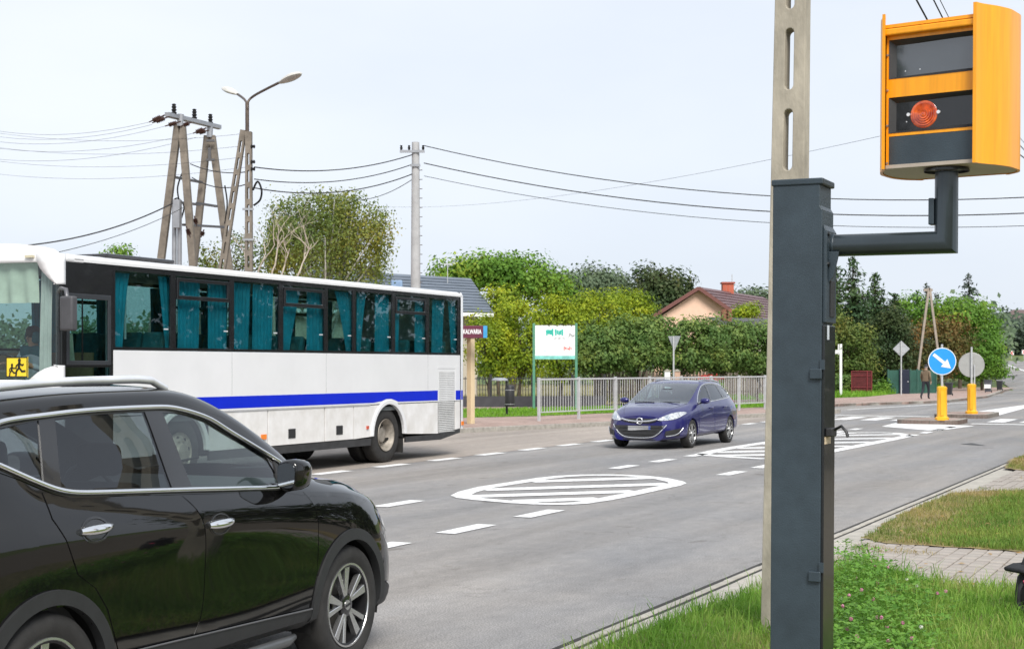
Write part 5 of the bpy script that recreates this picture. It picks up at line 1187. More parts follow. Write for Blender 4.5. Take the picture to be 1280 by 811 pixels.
MB().tube([(x1 + .045, y0 + .06, zl + .01), (x1 + .085, y0 + .04, zl + .03), (x1 + .11, y0 + .03, zl + .005), (x1 + .118, y0 + .03, zl - .02)], .007, 6).build('latch_lever', BLACKP, lk, smooth=60)
MB().box(x1 + .0137, x1 + .0155, y0 + .01, y0 + .12, zl - .055, zl - .022).build('tape', M('tape', (.62, .5, .34), .6, var=.3, scale=30), lk)
# arm
LA = .657; za = zc(303, 6.8); r_ = .0515
arm = MB().tube([(x1 + .01, 0, za), (LA + 0.0, 0, za)], r_, 32)
ev = [(x1 + .01, 0, za)]
V = []; F = []; sg_n = 32
for k in range(sg_n):
    a = 2 * math.pi * k / sg_n; c, s_ = math.cos(a), math.sin(a)
    V += [(x1 + .012, r_ * c, za + r_ * s_), (LA - r_ * s_ * 1.0, r_ * c, za + r_ * s_), (LA - r_ * s_, r_ * c, zc(214, 6.75))]
for k in range(sg_n):
    a, b = k * 3, ((k + 1) % sg_n) * 3; F += [(a, b, b + 1, a + 1), (a + 1, b + 1, b + 2, a + 2)]
MB().add(V, F).build('arm', M('arm_slate', (.03, .042, .05), .3, .3, var=.12, coat=.4), cam_t, smooth=40)
MB().box(LA - .075, LA - .05, -.03, .03, za + .08, za + .2).build('cable_cover', SLATE, cam_t, bevel=.004)
zb = zc(203, 6.55); Hb = .70
MB().lathe([(.10, zb - .012), (.10, zb - .002), (.05, zb - .002)], 'z', 28, (LA, 0, 0)).build('flange', SLATED, cam_t, smooth=40)
# housing
YB = R(35) - ROAD
def cheek_x(y): return pchip([-.24, -.2, -.1, 0, .1, .2, .27], [.212, .224, .273, .300, .302, .275, .205], np.array([y]))[0]
ys_ = [-.235 + .5 * k / 20 for k in range(21)]
hl = Vector((1.968, 6.84, 0)) - Vector((MC.x, MC.y, 0)); hloc = (hl.dot(NV), hl.dot(DV), zb)
outline = [(cheek_x(y), y) for y in ys_] + [(-cheek_x(y), y) for y in ys_[::-1]]
hous = MB()
for sg in (1, -1):
    pl_ = [(sg * cheek_x(y), y) for y in ys_] + [(sg * (cheek_x(y) - .014), y) for y in ys_[::-1]]
    hous.prism(pl_, 2, .0, Hb)
hous.prism([(cheek_x(.262) - .002, .262), (-cheek_x(.262) + .002, .262), (-cheek_x(.262) + .002, .25), (cheek_x(.262) - .002, .25)], 2, .002, Hb - .03)
hous = hous.build('housing', YEL, cam_t, smooth=30); hous.location = hloc; hous.rotation_euler = (0, 0, -YB)
inn = [(cheek_x(y) - .0135, y) for y in ys_[1:-1]] + [(-cheek_x(y) + .0135, y) for y in ys_[1:-1][::-1]]
MB().prism(inn, 2, Hb - .06, Hb - .045).build('housing_top', YEL, hous)
MB().prism([(a * .99, b * .99) for a, b in inn], 2, .004, .02).build('housing_base', M('housing_under', (.42, .36, .3), .5), hous)
fw = cheek_x(-.2) - .0145
MB().box(-fw, fw, -.222, -.195, Hb - .095, Hb - .065).build('top_bar', YEL, hous, bevel=.006)
zz = lambda py: (203 - py) / 199.0 * Hb
wA = (zz(86), zz(36)); wB = (zz(156), zz(110)); wC = (zz(199), zz(160))
fx0, fx1 = -fw + .012, fw - .006
plate('front_plate', [(-fw, .012), (fw, .012), (fw, Hb - .062), (-fw, Hb - .062)], -.19, .01, YEL, hous, holes=[[(fx0, a), (fx1, a), (fx1, b), (fx0, b)] for a, b in (wA, wB, wC)], axis=1, step=.3)
LENS = M('camera_glass', (.035, .042, .05), .04, var=.2, scale=4, coat=1.0, cior=1.9); LENSB = M('flash_black', (.006, .006, .007), .12, var=.3, scale=30, coat=.6)
for (a, b), mt, nm in ((wA, LENS, 'lens_window'), (wB, LENSB, 'flash_window')):
    dp = .022
    # raked visor round the pane
    V = [(fx0, -.192, a), (fx1, -.192, a), (fx1, -.192, b), (fx0, -.192, b), (fx0 + .035, -.192 + dp, a + .012), (fx1 - .016, -.192 + dp, a + .018), (fx1 - .016, -.192 + dp, b - .022), (fx0 + .035, -.192 + dp, b - .03)]
    fr = MB().add(V, [(0, 1, 5, 4), (1, 2, 6, 5), (2, 3, 7, 6), (3, 0, 4, 7)]).build(nm + '_frame', BLACKP, hous)
    MB().box(fx0 + .03, fx1 - .004, -.192 + dp - .004, -.192 + dp + .004, a + .008, b - .02).build(nm, mt, fr)
    for k in range(2): MB().disc(.0028, 'y', -.192 + dp - .0055, 10, (fx0 + .06 + k * .062 + random.uniform(-.02, .02), 0, a + .03 + random.uniform(0, .02)), .002).build('rivet', WHITEL, fr)
(a, b) = wB; cz = (a + b) / 2 - .005
fl = MB().lathe([(.001, -.012), (.010, -.011), (.0105, -.007), (.02, -.0105), (.0205, -.006), (.03, -.009), (.0305, -.004), (.04, -.007), (.0405, -.002), (.05, -.005), (.0505, -.001), (.06, -.002), (.062, 0)], 'y', 40, (-.04, -.192 + .022 - .004, cz)).build('flash_lamp', M('flash_amber', (.30, .018, .003), .07, var=.3, scale=26, coat=1.0, col2=(.75, .13, .015)), hous, smooth=60)
for dx in (-.07, .068): MB().disc(.008, 'y', -.192 + .022 - .012, 12, (-.04 + dx, 0, cz + .004), .008).build('flash_screw', WHITEL, hous)
(a, b) = wC
MB().box(fx0 + .001, fx1 - .001, -.189, -.183, a + .001, b - .001).build('lower_panel', SLATE, hous)

for sx in (-1, 1):
    for z in (.03, .20, .36, .52, .64): MB().lathe([(.006, -.004), (.005, -.007), (.001, -.0075)], 'y', 10, (sx * (fw - .006), -.19, z)).build('screw', M('screw_zinc', (.35, .33, .28), .4, .7), hous)
for (dy, dz) in ((.04, .05), (.16, .05), (.04, -.09), (.16, -.09)): MB().lathe([(.011, .018), (.011, .026), (.001, .027)], 'x', 6, (x1, y0 + dy, za + dz)).build('bolt', SLATED, cam_t)
MB().lathe([(.0522, -.006), (.0545, 0), (.0522, .006)], 'x', 32, (x1 + .03, 0, za)).build('weld', SLATE, cam_t, smooth=60)
# ================================================================== concrete poles
def slotted(name, H, w0, w1, dep, mat, parent, z0=.3, slot=.42, gap=.12, sw=.18, loc=(0, 0, 0), rot=(0, 0, 0)):
    out_ = [(-w0 / 2, 0), (w0 / 2, 0), (w1 / 2, H), (-w1 / 2, H)]; hs_ = []; z = z0
    while z + slot < H - .3:
        wd = (w0 + (w1 - w0) * (z / H)) * sw; r = wd / 2
        hs_.append([(wd / 2 * math.cos(R(a)), z + r + r * math.sin(R(a))) for a in range(180, 361, 36)] + [(wd / 2 * math.cos(R(a)), z + slot - r + r * math.sin(R(a))) for a in range(0, 181, 36)]); z += slot + gap
    o = plate(name, out_, -dep / 2, dep, mat, parent, holes=hs_, step=.5, axis=1, bevel=.006); o.location = loc; o.rotation_euler = rot
    return o
PALE = M('pole_pale', (.37, .335, .27), .9, var=.3, scale=6, bump=.4, bscale=50, stretch=(1, 1, .4))
pp = thing('utility_pole', 'pale slotted concrete pole standing right behind the speed camera mast', 'pole', (1.775, 9.8, .05), -ROAD, ry=R(.95))
slotted('shaft', 9.0, .262, .14, .13, PALE, pp, z0=.40, slot=.40, gap=.125, sw=.27)
# ---- lamp post: A frame of two slotted poles
def leg(name, parent, a, b, w, dep, mat, slots=True):
    """slotted leg between two points (local)"""
    a = Vector(a); b = Vector(b); d = b - a; H = d.length
    o = slotted(name, H, w, w * .75, dep, mat, parent, z0=.2, slot=.34, gap=.14, sw=.3) if slots else MB().prism([(-w / 2, -dep / 2), (w / 2, -dep / 2), (w / 2, dep / 2), (-w / 2, dep / 2)], 2, 0, H).build(name, mat, parent, bevel=.01)
    o.location = a; q = d.to_track_quat('Z', 'Y'); o.rotation_euler = q.to_euler(); return o
Y = 42.0
base = at(311, 538, Y); base.z = 0.12
def rel(px, py, Yq=Y): return at(px, py, Yq) - base
lp = thing('street_lamp', 'double-headed street lamp on an A-frame of brown concrete poles behind the coach', 'street lamp', base)
def leg2(nm, p, q, w, dep, slots=True, mat=CONC2, parent=lp):
    d = q - p; o = leg(nm, parent, p, q, w, dep, mat, slots)
    # roll the slotted face towards the viewer
    z = d.normalized(); yv = Vector((0, 1, 0)); yv = (yv - z * yv.dot(z)).normalized(); xv = yv.cross(z); o.rotation_euler = Matrix((xv, yv, z)).transposed().to_euler(); return o
leg2('pole', rel(311.5, 536), rel(311, 165), .235, .2); leg2('stay_pole', rel(247, 536, 42.3), rel(304.5, 163, 42.1), .225, .18)
STEEL = M('lamp_steel', (.11, .085, .07), .6, .4, var=.3)
MB().tube([rel(309, 172), rel(309, 128)], .055, 10).build('lamp_stem', STEEL, lp, smooth=60)
aR = [rel(309, 140), rel(310, 128), rel(316, 121), rel(330, 113, 41), rel(350, 103, 40.2)]; aL = [rel(309, 140), rel(309, 131), rel(305, 124, 42.6), rel(297, 118, 43.6)]
for a_ in (aR, aL): MB().tube(smooth_poly([tuple(v) for v in a_], closed=False, sub=5), .035, 8).build('lamp_arm', STEEL, lp, smooth=60)
def lamp_head(p, q, w):
    p = Vector(p); q = Vector(q); d = (q - p); L = d.length; d.normalize(); up = Vector((0, 0, 1)); up = (up - d * up.dot(d)).normalized(); sd_ = d.cross(up)
    def body(f0, f1, nm, mat, par):
        V = []; F = []; n = 10; m = 12
        for i in range(n + 1):
            t = i / n; r = w * (math.sin(math.pi * (t * .92 + .06)) ** .55) * (.75 + .35 * t)
            for k in range(m):
                a = math.pi * 2 * k / m; hgt = math.sin(a); hgt = hgt * (f1 if hgt > 0 else f0)
                V.append(tuple(p + d * L * t + sd_ * r * math.cos(a) + up * r * hgt))
        for i in range(n):
            for k in range(m): F.append((i * m + k, i * m + (k + 1) % m, (i + 1) * m + (k + 1) % m, (i + 1) * m + k))
        F += [tuple(range(m)), tuple(n * m + k for k in range(m))]
        return MB().add(V, F).build(nm, mat, par, smooth=60)
    o = body(.12, .75, 'lamp_head', M('lamp_white_case', (.62, .6, .55), .5, var=.15), lp); body(.55, .02, 'lamp_lens', M('lamp_lens', (.35, .36, .33), .2, var=.2), o)
lamp_head(rel(350, 104, 40.2), rel(376, 92, 39.4), .16); lamp_head(rel(297, 118, 43.6), rel(278.5, 110.5, 45), .15)
for py in (184, 203, 212): MB().lathe([(.04, -.06), (.06, -.02), (.03, 0), (.06, .03), (.03, .06)], 'x', 10, tuple(rel(317, py) - Vector((0, .1, 0)))).build('insulator', DARK, lp, smooth=50)
for py in (262, 300): MB().box(-.16, .16, -.13, -.11, rel(311, py).z - .03, rel(311, py).z + .03).build('pole_band', M('band_zinc', (.4, .41, .42), .4, .7), lp)
MB().tube(smooth_poly([tuple(rel(*p)) for p in ((316, 238), (322, 227), (327, 238), (325, 250), (317, 257))], closed=False, sub=6), .03, 6).build('cable_loop', DARK, lp, smooth=60)
# ---- round concrete pole
base = at(519.5, 515, 48.0); base.z = .12; Y = 48.0
rp_ = thing('utility_pole', 'round grey concrete pole rising behind the rear of the coach', 'pole', base)
ht = at(0, 178, Y).z - .12
MB().lathe([(.19, 0), (.12, ht), (.001, ht)], 'z', 20).build('shaft', M('pole_grey', (.40, .40, .40), .8, var=.15, scale=3), rp_, smooth=50)
for k in range(14): MB().tube([(.13 + .0, -.02, ht - .9 - k * .3), (.22, -.04, ht - .9 - k * .3)], .012, 5).build('climbing_rung', STEEL, rp_)
MB().box(-.5, .3, -.16, -.1, ht - .35, ht - .27).build('crossarm', M('zinc', (.35, .36, .38), .45, .6), rp_); MB().box(-.16, .16, -.17, -.12, ht - .8, ht - .72).build('crossarm', M('zinc', (.35, .36, .38), .45, .6), rp_)
for x in (-.45, -.2, .25): MB().lathe([(.03, ht - .27), (.045, ht - .2), (.03, ht - .16), (.04, ht - .12)], 'z', 8, (x, -.13, 0)).build('insulator', DARK, rp_)
# ---- transformer pole frame
Y = 47.0; base = at(240, 520, Y); base.z = .12
tr_ = thing('transformer_frame', 'twin A-frame concrete pylon with a steel beam and brown insulators', 'pylon', base)
ZN = M('zinc', (.35, .36, .38), .45, .6); CLAY = M('insulator_brown', (.055, .028, .022), .3, var=.2)
for nm, p, q, w in (('leg', (177, 520, 46), (222.5, 156, 46), .21), ('leg', (256, 520, 46), (227.5, 156, 46), .21), ('leg', (222, 520, 48.3), (259.5, 170, 48.3), .21), ('leg', (311, 520, 48.3), (265, 170, 48.3), .21)):
    leg2(nm, rel(*p), rel(*q), w, .24, False, CONC2, tr_)
for (p, q) in (((225, 158, 45.9), (226, 143, 45.9)), ((262, 172, 48.2), (262.5, 156, 48.2))): MB().tube([rel(*p), rel(*q)], .1, 8).build('beam_bracket', ZN, tr_)
def bar(nm, p, q, w, h_, mat, par):
    d = (q - p); o = MB().box(-w / 2, w / 2, -h_ / 2, h_ / 2, 0, d.length).build(nm, mat, par); o.location = p; o.rotation_euler = d.to_track_quat('Z', 'Y').to_euler(); return o
bar('beam', rel(209, 143, 45.2), rel(274, 159, 48.9), .16, .12, ZN, tr_); bar('beam', rel(209, 145.5, 45.3), rel(274, 161, 49.0), .1, .06, ZN, tr_)
for (px, py, Yq) in ((217.5, 143, 45.6), (243, 149, 47.2), (263, 155, 48.4)):
    p = rel(px, py, Yq); MB().lathe([(.07, 0), (.09, .05), (.05, .08), (.085, .13), (.05, .17), (.08, .22), (.05, .26), (.07, .3), (.03, .32)], 'z', 10, tuple(p)).build('insulator', DARK, tr_, smooth=50)
def strain(p, q):
    d = q - p; o = MB().lathe([(.02, 0), (.02, d.length * .25)] + [(r, d.length * (.25 + .5 * k / 10)) for k, r in enumerate((.04, .075, .045, .075, .045, .075, .045, .075, .045, .075, .04))] + [(.02, d.length * .78), (.015, d.length)], 'z', 10).build('strain_insulator', CLAY, tr_, smooth=40); o.location = p; o.rotation_euler = d.to_track_quat('Z', 'Y').to_euler()
for p, q in (((206, 144), (186, 153)), ((211, 146), (190, 154)), ((226, 152), (206, 158)), ((258, 160), (241, 167)), ((261, 163), (245, 167)), ((240, 153), (226, 158))): strain(rel(*p), rel(*q))
for (a, b) in (((215, 221, 46), (252, 228, 48)), ((213, 252, 46), (250, 256, 47)), ((229, 281, 46), (281, 284, 48)), ((246, 254, 47), (271, 258, 48)), ((224, 175, 46), (221, 190, 46)), ((262, 185, 48), (262, 199, 48)), ((258, 200, 48), (268, 200, 48)), ((258, 176, 48), (268, 176, 48))): bar('crossarm', rel(*a), rel(*b), .09, .07, M('frame_steel', (.12, .12, .125), .5, .4), tr_)
for px in (217.5, 224): MB().tube([rel(px, 520, 45.7), rel(px + .5, 255, 45.7)], .07, 10).build('conduit', ZN, tr_, smooth=60)
bar('control_box', rel(221, 285, 45.5), rel(221.5, 250, 45.5), .25, .2, ZN, tr_)
for a_ in ([(236, 205), (228, 216), (222, 235), (224, 252)], [(238, 245), (232, 262), (236, 285), (240, 300)], [(281, 232), (284, 255), (281, 280)], [(214, 253), (222, 248), (230, 258), (226, 275)]):
    MB().tube(smooth_poly([tuple(rel(x, y, 46.5)) for x, y in a_], closed=False, sub=6), .025, 6).build('cable', DARK, tr_, smooth=60)
for (a, b) in (((233, 283), (238, 297)), ((255, 287), (251, 297)), ((243, 270), (246, 283))): strain(rel(*a), rel(*b))
# ---- wires
WIRE = M('wire', (.02, .02, .022), .6)
def wire(name, label, a, b, sag, r, group, n=28):
    P = [a.lerp(b, k / n) - Vector((0, 0, sag * 4 * (k / n) * (1 - k / n))) for k in range(n + 1)]
    # local to its first end, so that the object sits at its fixing
    o = MB().tube([p - a for p in P], r, 6).build(name, WIRE, smooth=60); o.location = a
    return tag(o, label, 'cable', group)
gr1 = 'overhead cables from the round pole to the right'
wire('overhead_cable', 'topmost overhead cable running right from the round grey pole', at(529, 182, 48), at(1750, 195, 38), 1.42, .016, gr1)
wire('overhead_cable', 'middle overhead cable running right from the round grey pole', at(530, 204, 48), at(1750, 218, 38), 1.35, .018, gr1)
wire('overhead_cable', 'lowest thin overhead cable running right from the round grey pole', at(530, 220, 48), at(1750, 240, 38), 1.25, .010, gr1)
gr2 = 'overhead cables between the lamp post and the round pole'
wire('overhead_cable', 'upper overhead cable between the lamp post and the round pole', at(318, 209, 42), at(517, 193, 48), .28, .018, gr2)
wire('overhead_cable', 'middle overhead cable between the lamp post and the round pole', at(318, 224, 42), at(517, 205, 48), .3, .016, gr2)
wire('overhead_cable', 'lower overhead cable between the lamp post and the round pole', at(318, 235, 42), at(517, 217, 48), .35, .018, gr2)
gr3 = 'overhead cables left of the pylon'
wire('overhead_cable', 'thick cable sloping down to the left edge from the pylon', at(224, 250, 46), at(-90, 308, 34), .5, .02, gr3)
wire('overhead_cable', 'thin cable sloping down to the left below the thick one', at(232, 258, 46), at(60, 318, 34), .15, .009, gr3)
for k, (y0, y1, lab) in enumerate(((153, 138, 'highest'), (156, 148, 'second highest'), (158, 158, 'third highest'), (167, 168, 'fourth highest'), (172, 186, 'lowest'))):
    wire('overhead_cable', f'{lab} of the thin cables leaving the pylon beam to the left', at((186, 190, 206, 241, 245)[k], y0, 46), at(-120, y1 - 12, 60), .8, .005, gr3)
for k, (y0, y1) in enumerate(((163, 180), (178, 198), (192, 206), (205, 222))):
    wire('overhead_cable', f'{("first", "second", "third", "fourth")[k]} thin cable from the top passing behind the pylon to the lamp post', at(308, y0 + 4, 42.2), at(-100, y0 - 16 + 4 * k, 58), .5, .0045, 'thin cables behind the pylon')
wire('overhead_cable', 'twisted service cable from the pylon to the lamp post', at(238, 205, 46.5), at(308, 215, 42), .12, .016, 'service cables')
wire('overhead_cable', 'lower service cable from the pylon to the lamp post', at(240, 222, 46.5), at(309, 230, 42), .2, .016, 'service cables')
wire('overhead_cable', 'faint cable rising to the right behind the yellow camera box', at(470, 258, 70), at(1120, 166, 30), .5, .004, 'single cables')
wire('overhead_cable', 'short cable slanting down left from the round pole', at(516, 224, 48), at(440, 250, 60), .2, .012, 'single cables')
for k, (xa, xb) in enumerate(((1138, 1292), (1160, 1302), (1168, 1310))):
    wire('overhead_cable', f'{("left", "middle", "right")[k]} of the three cables dropping behind the yellow camera box', at(xa, -14, 13), at(xb, 205, 26), .25, (.009, .007, .004)[k], 'cables behind the camera box')
# ================================================================== railing, fence, signs, shelter
GALV = M('galvanised', (.50, .51, .52), .5, .15, var=.12, scale=9)
r0 = Vector((.83, 46.1, .12)); r1 = Vector((11.3, 60.8, .12)); nP = 8; du = (r1 - r0) / nP; an = math.atan2(du.x, du.y)
rail = thing('guard_railing', 'grey galvanised pedestrian railing along the bay pavement behind the blue car', 'railing', r0, -an)
L = du.length
post = MB().box(-.045, .045, -.03, .03, -.05, 1.34); prev = None
pobj = post.build('post', GALV, rail, bevel=.006); bobj = MB().tube([(0, 0, .28), (0, 0, 1.27)], .010, 6).build('bar', GALV, rail)
nb = 14; first = True
for k in range(nP + 1):
    if k: o = pobj.copy(); COL.objects.link(o); o.parent = rail; o.location = (0, k * L, 0)
    if k < nP:
        MB().box(-.025, .025, k * L + .04, (k + 1) * L - .04, 1.26, 1.31).build('top_rail', GALV, rail); MB().box(-.02, .02, k * L + .04, (k + 1) * L - .04, .25, .285).build('bottom_rail', GALV, rail)
        for q in range(nb):
            yy = k * L + (q + 1) * L / (nb + 1)
            if first: bobj.location = (0, yy, 0); first = False
            else: o = bobj.copy(); COL.objects.link(o); o.parent = rail; o.location = (0, yy, 0)
FB = M('fence_black', (.02, .021, .023), .5, var=.2)
f0 = at(560, 508, 62.0); f1 = at(757, 507, 62.6); f0.z = f1.z = .12; d = f1 - f0; an = math.atan2(d.x, d.y); L = d.length
fen = thing('garden_fence', 'black steel bar fence on a low dark wall below the yellow-green shrubs', 'fence', f0, -an)
MB().box(-.06, .06, 0, L, 0, .45).build('base_board', M('board_dark', (.05, .05, .055), .8, var=.2), fen)
MB().box(-.02, .02, 0, L, 1.16, 1.20).build('top_rail', FB, fen)
fb = MB().box(-.012, .012, -.012, .012, .45, 1.26).build('bar', FB, fen); n = int(L / .12)
for k in range(n + 1):
    o = fb if k == 0 else fb.copy()
    if k: COL.objects.link(o); o.parent = fen
    o.location = (0, k * .12, 0)
fp = MB().box(-.05, .05, -.05, .05, 0, 1.36).build('post', FB, fen)
for k, x in enumerate((.02, 1.78, 3.53, 5.2, L - .05)):
    o = fp if k == 0 else fp.copy()
    if k: COL.objects.link(o); o.parent = fen
    o.location = (.0, x, 0)
# litter bin
p = G(633.5, 519.5, .12)
bn = thing('litter_bin', 'black cylindrical litter bin on a post with a grey hood beside it', 'bin', p)
MB().tube([(0, 0, 0), (0, 0, 1.22)], .04, 10).build('post', FB, bn, smooth=50)
MB().lathe([(.001, .33), (.155, .33), (.165, .36), (.165, .95), (.14, 1.02), (.06, 1.05), (.001, 1.05)], 'z', 24, (.1, -.12, 0)).build('drum', FB, bn, smooth=40)
for z in (.40, .88): MB().lathe([(.167, z - .012), (.170, z), (.167, z + .012)], 'z', 24, (.1, -.12, 0)).build('hoop', M('band_zinc', (.4, .41, .42), .4, .7), bn, smooth=50)
MB().lathe([(.28, 1.20), (.27, 1.25), (.18, 1.29), (.001, 1.30)], 'z', 20, (-.24, 0, 0)).build('hood', M('hood_grey', (.3, .32, .35), .5), bn, smooth=50)
# billboard
p = at(693.5, 470, 59.0); p.z = .12
bb = thing('billboard', 'white notice board with green lettering on two green posts', 'billboard', p, 0)
GP = M('post_green', (.09, .26, .17), .5, var=.15); k59 = 59.0 / FPX
bx = lambda px: (px - 693.5) * k59
bz = lambda py: CAM_H + (HOR - py) * k59 - .12
for px in (667.3, 720.3): MB().box(bx(px) - .05, bx(px) + .05, -.05, .05, 0, bz(404)).build('post', GP, bb, bevel=.01)
MB().box(bx(668.8), bx(718.8), -.04, .0, bz(449), bz(406.7)).build('board', M('board_white', (.8, .82, .83), .4, var=.03), bb)
MB().box(bx(668.8), bx(718.8), -.046, -.041, bz(448.8), bz(444.6)).build('board_band', M('band_turquoise', (.2, .55, .5), .5, var=.3, scale=6), bb)
TQ = M('print_green', (.03, .45, .36), .5); RD = M('print_red', (.75, .10, .08), .5); GY = M('print_grey', (.35, .35, .36), .5)
def scribble(name, px0, px1, py0, py1, n, r, mat):
    """unreadable hand-lettered strokes, as the board shows them from here"""
    for k in range(n):
        xa = bx(px0 + (px1 - px0) * (k + .1) / n); xb = bx(px0 + (px1 - px0) * (k + .85) / n); za, zb_ = bz(py1) + random.uniform(-.02, .02), bz(py0) + random.uniform(-.05, .02); kind = k % 4; m = MB()
        m.box(xa, xa + r * 2, -.0445, -.041, za - (.05 if kind == 0 else 0), zb_)
        if kind != 2: m.box(xa, xb, -.0448, -.0412, zb_ - r * 2 - .02, zb_ - .02)
        if kind in (0, 3): m.box(xa, xb, -.0451, -.0414, (za + zb_) / 2 - r, (za + zb_) / 2 + r); m.box(xb - r * 2, xb, -.0454, -.0416, (za + zb_) / 2 if kind == 0 else za, zb_ - .02)
        m.build(name, mat, bb)
scribble('lettering', 682.5, 691.5, 411.5, 418, 5, .028, TQ); scribble('lettering', 693.5, 704, 412, 418, 5, .028, TQ); scribble('lettering', 693, 706, 421.8, 423, 9, .008, GY); scribble('lettering', 704.5, 715, 433.5, 436.5, 6, .015, RD)
MB().tube(smooth_poly([(bx(a), -.045, bz(b)) for a, b in ((711, 422), (712, 416.5), (713.5, 418), (712, 419.5), (714.5, 418.2), (715, 421), (716.3, 418.4), (716.8, 420.6), (718, 418.3))], closed=False, sub=4), .012, 5).build('graffiti', GY, bb)
MB().prism([(bx(680), bz(440)), (bx(681), bz(437.5)), (bx(682.5), bz(440)), (bx(681.2), bz(438.9))], 1, -.043, -.041).build('print_logo', M('print_teal', (.3, .6, .6), .5), bb)
BRK = MB()
for k in range(9):
    x = bx(684) + k * .11; BRK.tube([(x, -.046, bz(405.5) + .03 * math.sin(k * 1.7)), (x + .1, -.05, bz(406.5) - .04 * math.cos(k * 2.3))], .012, 5)
BRK.build('overhanging_twig', M('twig', (.1, .08, .05), .9), bb)
# bus shelter behind the coach's tail
p = G(588.5, 529.5, .12)
sh = thing('bus_shelter', 'beige bus shelter with a maroon name board at the tail of the coach', 'bus shelter', p, R(-41))
BEI = M('shelter_beige', (.62, .50, .32), .7, var=.08); MAR = M('board_maroon', (.12, .02, .045), .45, var=.1)
for (x, y) in ((0, 0), (0, -3.2), (-1.3, 0), (-1.3, -3.2)): MB().box(x - .085, x + .085, y - .085, y + .085, 0, 2.55).build('pillar', BEI, sh, bevel=.01)
MB().box(-1.38, -1.30, -3.2, 0, .1, 2.5).build('back_wall', BEI, sh); MB().box(-1.5, .12, -3.35, .12, 2.53, 2.62).build('roof', M('shelter_roof', (.3, .28, .26), .7), sh)
MB().box(-1.3, -.7, -3.0, -.2, .45, .5).build('bench', M('bench_wood', (.25, .14, .07), .7), sh)
# name board facing the road users
nb_ = thing('bus_stop_sign', 'maroon bus stop name board with white letters and a blue end panel', 'sign', at(582, 440, 43.2)); 
nb_.location.z = 2.4; k43 = 43.2 / FPX
z0, z1 = CAM_H + (HOR - 422.5) * k43 - 2.4, CAM_H + (HOR - 407) * k43 - 2.4
MB().box(-1.35, 22 * k43, -.06, .06, z0, z1).build('board', MAR, nb_, bevel=.006); MB().box(22.05 * k43, 27 * k43, -.062, .062, z0 + .005, z1 - .005).build('end_panel', M('panel_blue', (.05, .32, .6), .4), nb_, bevel=.004)
MB().box(-.6, -.5, -.05, .05, -2.28, z0).build('board_post', BEI, nb_)
text_mesh('lettering', 'GÓRA KALWARIA', .18, M('print_white', (.8, .8, .8), .5), nb_, (.03, -.062, (z0 + z1) / 2), (R(90), 0, 0), .58, .002, .006)
# ---- signs
def disc_sign(p, zc_, r, rz, name, label, cat, face=None, yellow=True, group=None):
    t = thing(name, label, cat, p, rz, group)
    MB().tube([(0, 0, .9 if yellow else 0), (0, 0, zc_ + r * .9)], .035, 10).build('pole', GALV, t, smooth=50)
    return t
BLUEF = M('sign_blue', (.02, .30, .75), .4, var=.03); WHF = M('sign_white', (.82, .83, .84), .45, var=.02); GRB = M('sign_back', (.40, .40, .38), .5, .3, var=.1)
def bollard(t):
    Y2 = M('bollard_yellow', (.85, .42, .015), .4, var=.05); o = MB().lathe([(.21, 0), (.22, .08), (.17, .11), (.155, .14), (.15, .95), (.16, .99), (.155, 1.03), (.10, 1.06), (.001, 1.06)], 'z', 8).build('bollard', Y2, t, smooth=25)
    MB().box(-.05, .05, -.175, -.150, .16, .92).build('bollard_rib', Y2, o)
p = G(1177.5, 525.2, .13)
t = disc_sign(p, 2.0, .4, R(-12), 'keep_right_sign', 'round blue sign with a white arrow on a yellow bollard', 'road sign'); bollard(t)
zs = at(0, 451.5, p.y).z - .13; rr = 17.0 / FPX * p.y
MB().disc(rr, 'y', -.06, 48, (0, 0, zs), .02).build('sign_rim', WHF, t, smooth=30); MB().disc(rr * .945, 'y', -.064, 48, (0, 0, zs), .006).build('sign_face', BLUEF, t, smooth=30)
ca = R(-40); rot = lambda a, b: (a * math.cos(ca) - b * math.sin(ca), a * math.sin(ca) + b * math.cos(ca) + zs)
MB().prism([rot(a * rr, b * rr) for a, b in ((-.80, -.11), (.18, -.11), (.18, -.36), (.80, 0), (.18, .36), (.18, .11), (-.80, .11))], 1, -.070, -.066).build('sign_arrow', WHF, t)
p = G(1214.5, 517, .13)
t = disc_sign(p, 2.0, .4, R(-16), 'keep_right_sign', 'bare grey back of a round sign on a yellow bollard', 'road sign'); bollard(t)
zs = at(0, 456, p.y).z - .13; rr = 15.2 / FPX * p.y
MB().disc(rr, 'y', .05, 48, (0, 0, zs), .02).build('sign_back', GRB, t, smooth=30); MB().lathe([(rr, .045), (rr + .012, .05), (rr + .012, .075), (rr, .08)], 'y', 48, (0, 0, zs)).build('sign_rim', GRB, t, smooth=30)
MB().tube([(.10, .02, .95), (.10, .02, zs)], .025, 8).build('pole', GALV, t, smooth=50)
# priority-road sign seen from behind, and the give-way sign
p = G(1126.5, 493.5, .12); t = thing('road_sign', 'grey back of a diamond-shaped road sign by the far pavement', 'road sign', p, R(-20))
zt = at(0, 436, p.y).z - .12; q = 10.3 / FPX * p.y
MB().tube([(0, 0, 0), (0, 0, zt + q * .9)], .04, 10).build('pole', GALV, t, smooth=50); MB().prism([(-q, zt), (0, zt - q), (q, zt), (0, zt + q)], 1, .045, .065).build('sign_back', M('sign_back_pale', (.48, .50, .52), .45, .3), t, bevel=.004)
MB().box(-q * .5, q * .5, .03, .047, zt + q * .35, zt + q * .45).build('sign_bracket', GALV, t); MB().box(-q * .5, q * .5, .03, .047, zt - q * .45, zt - q * .35).build('sign_bracket', GALV, t)
p = at(842, 489, 60.5); p.z = .12; t = thing('road_sign', 'grey back of a triangular give-way sign behind the blue car', 'road sign', p, R(-48))
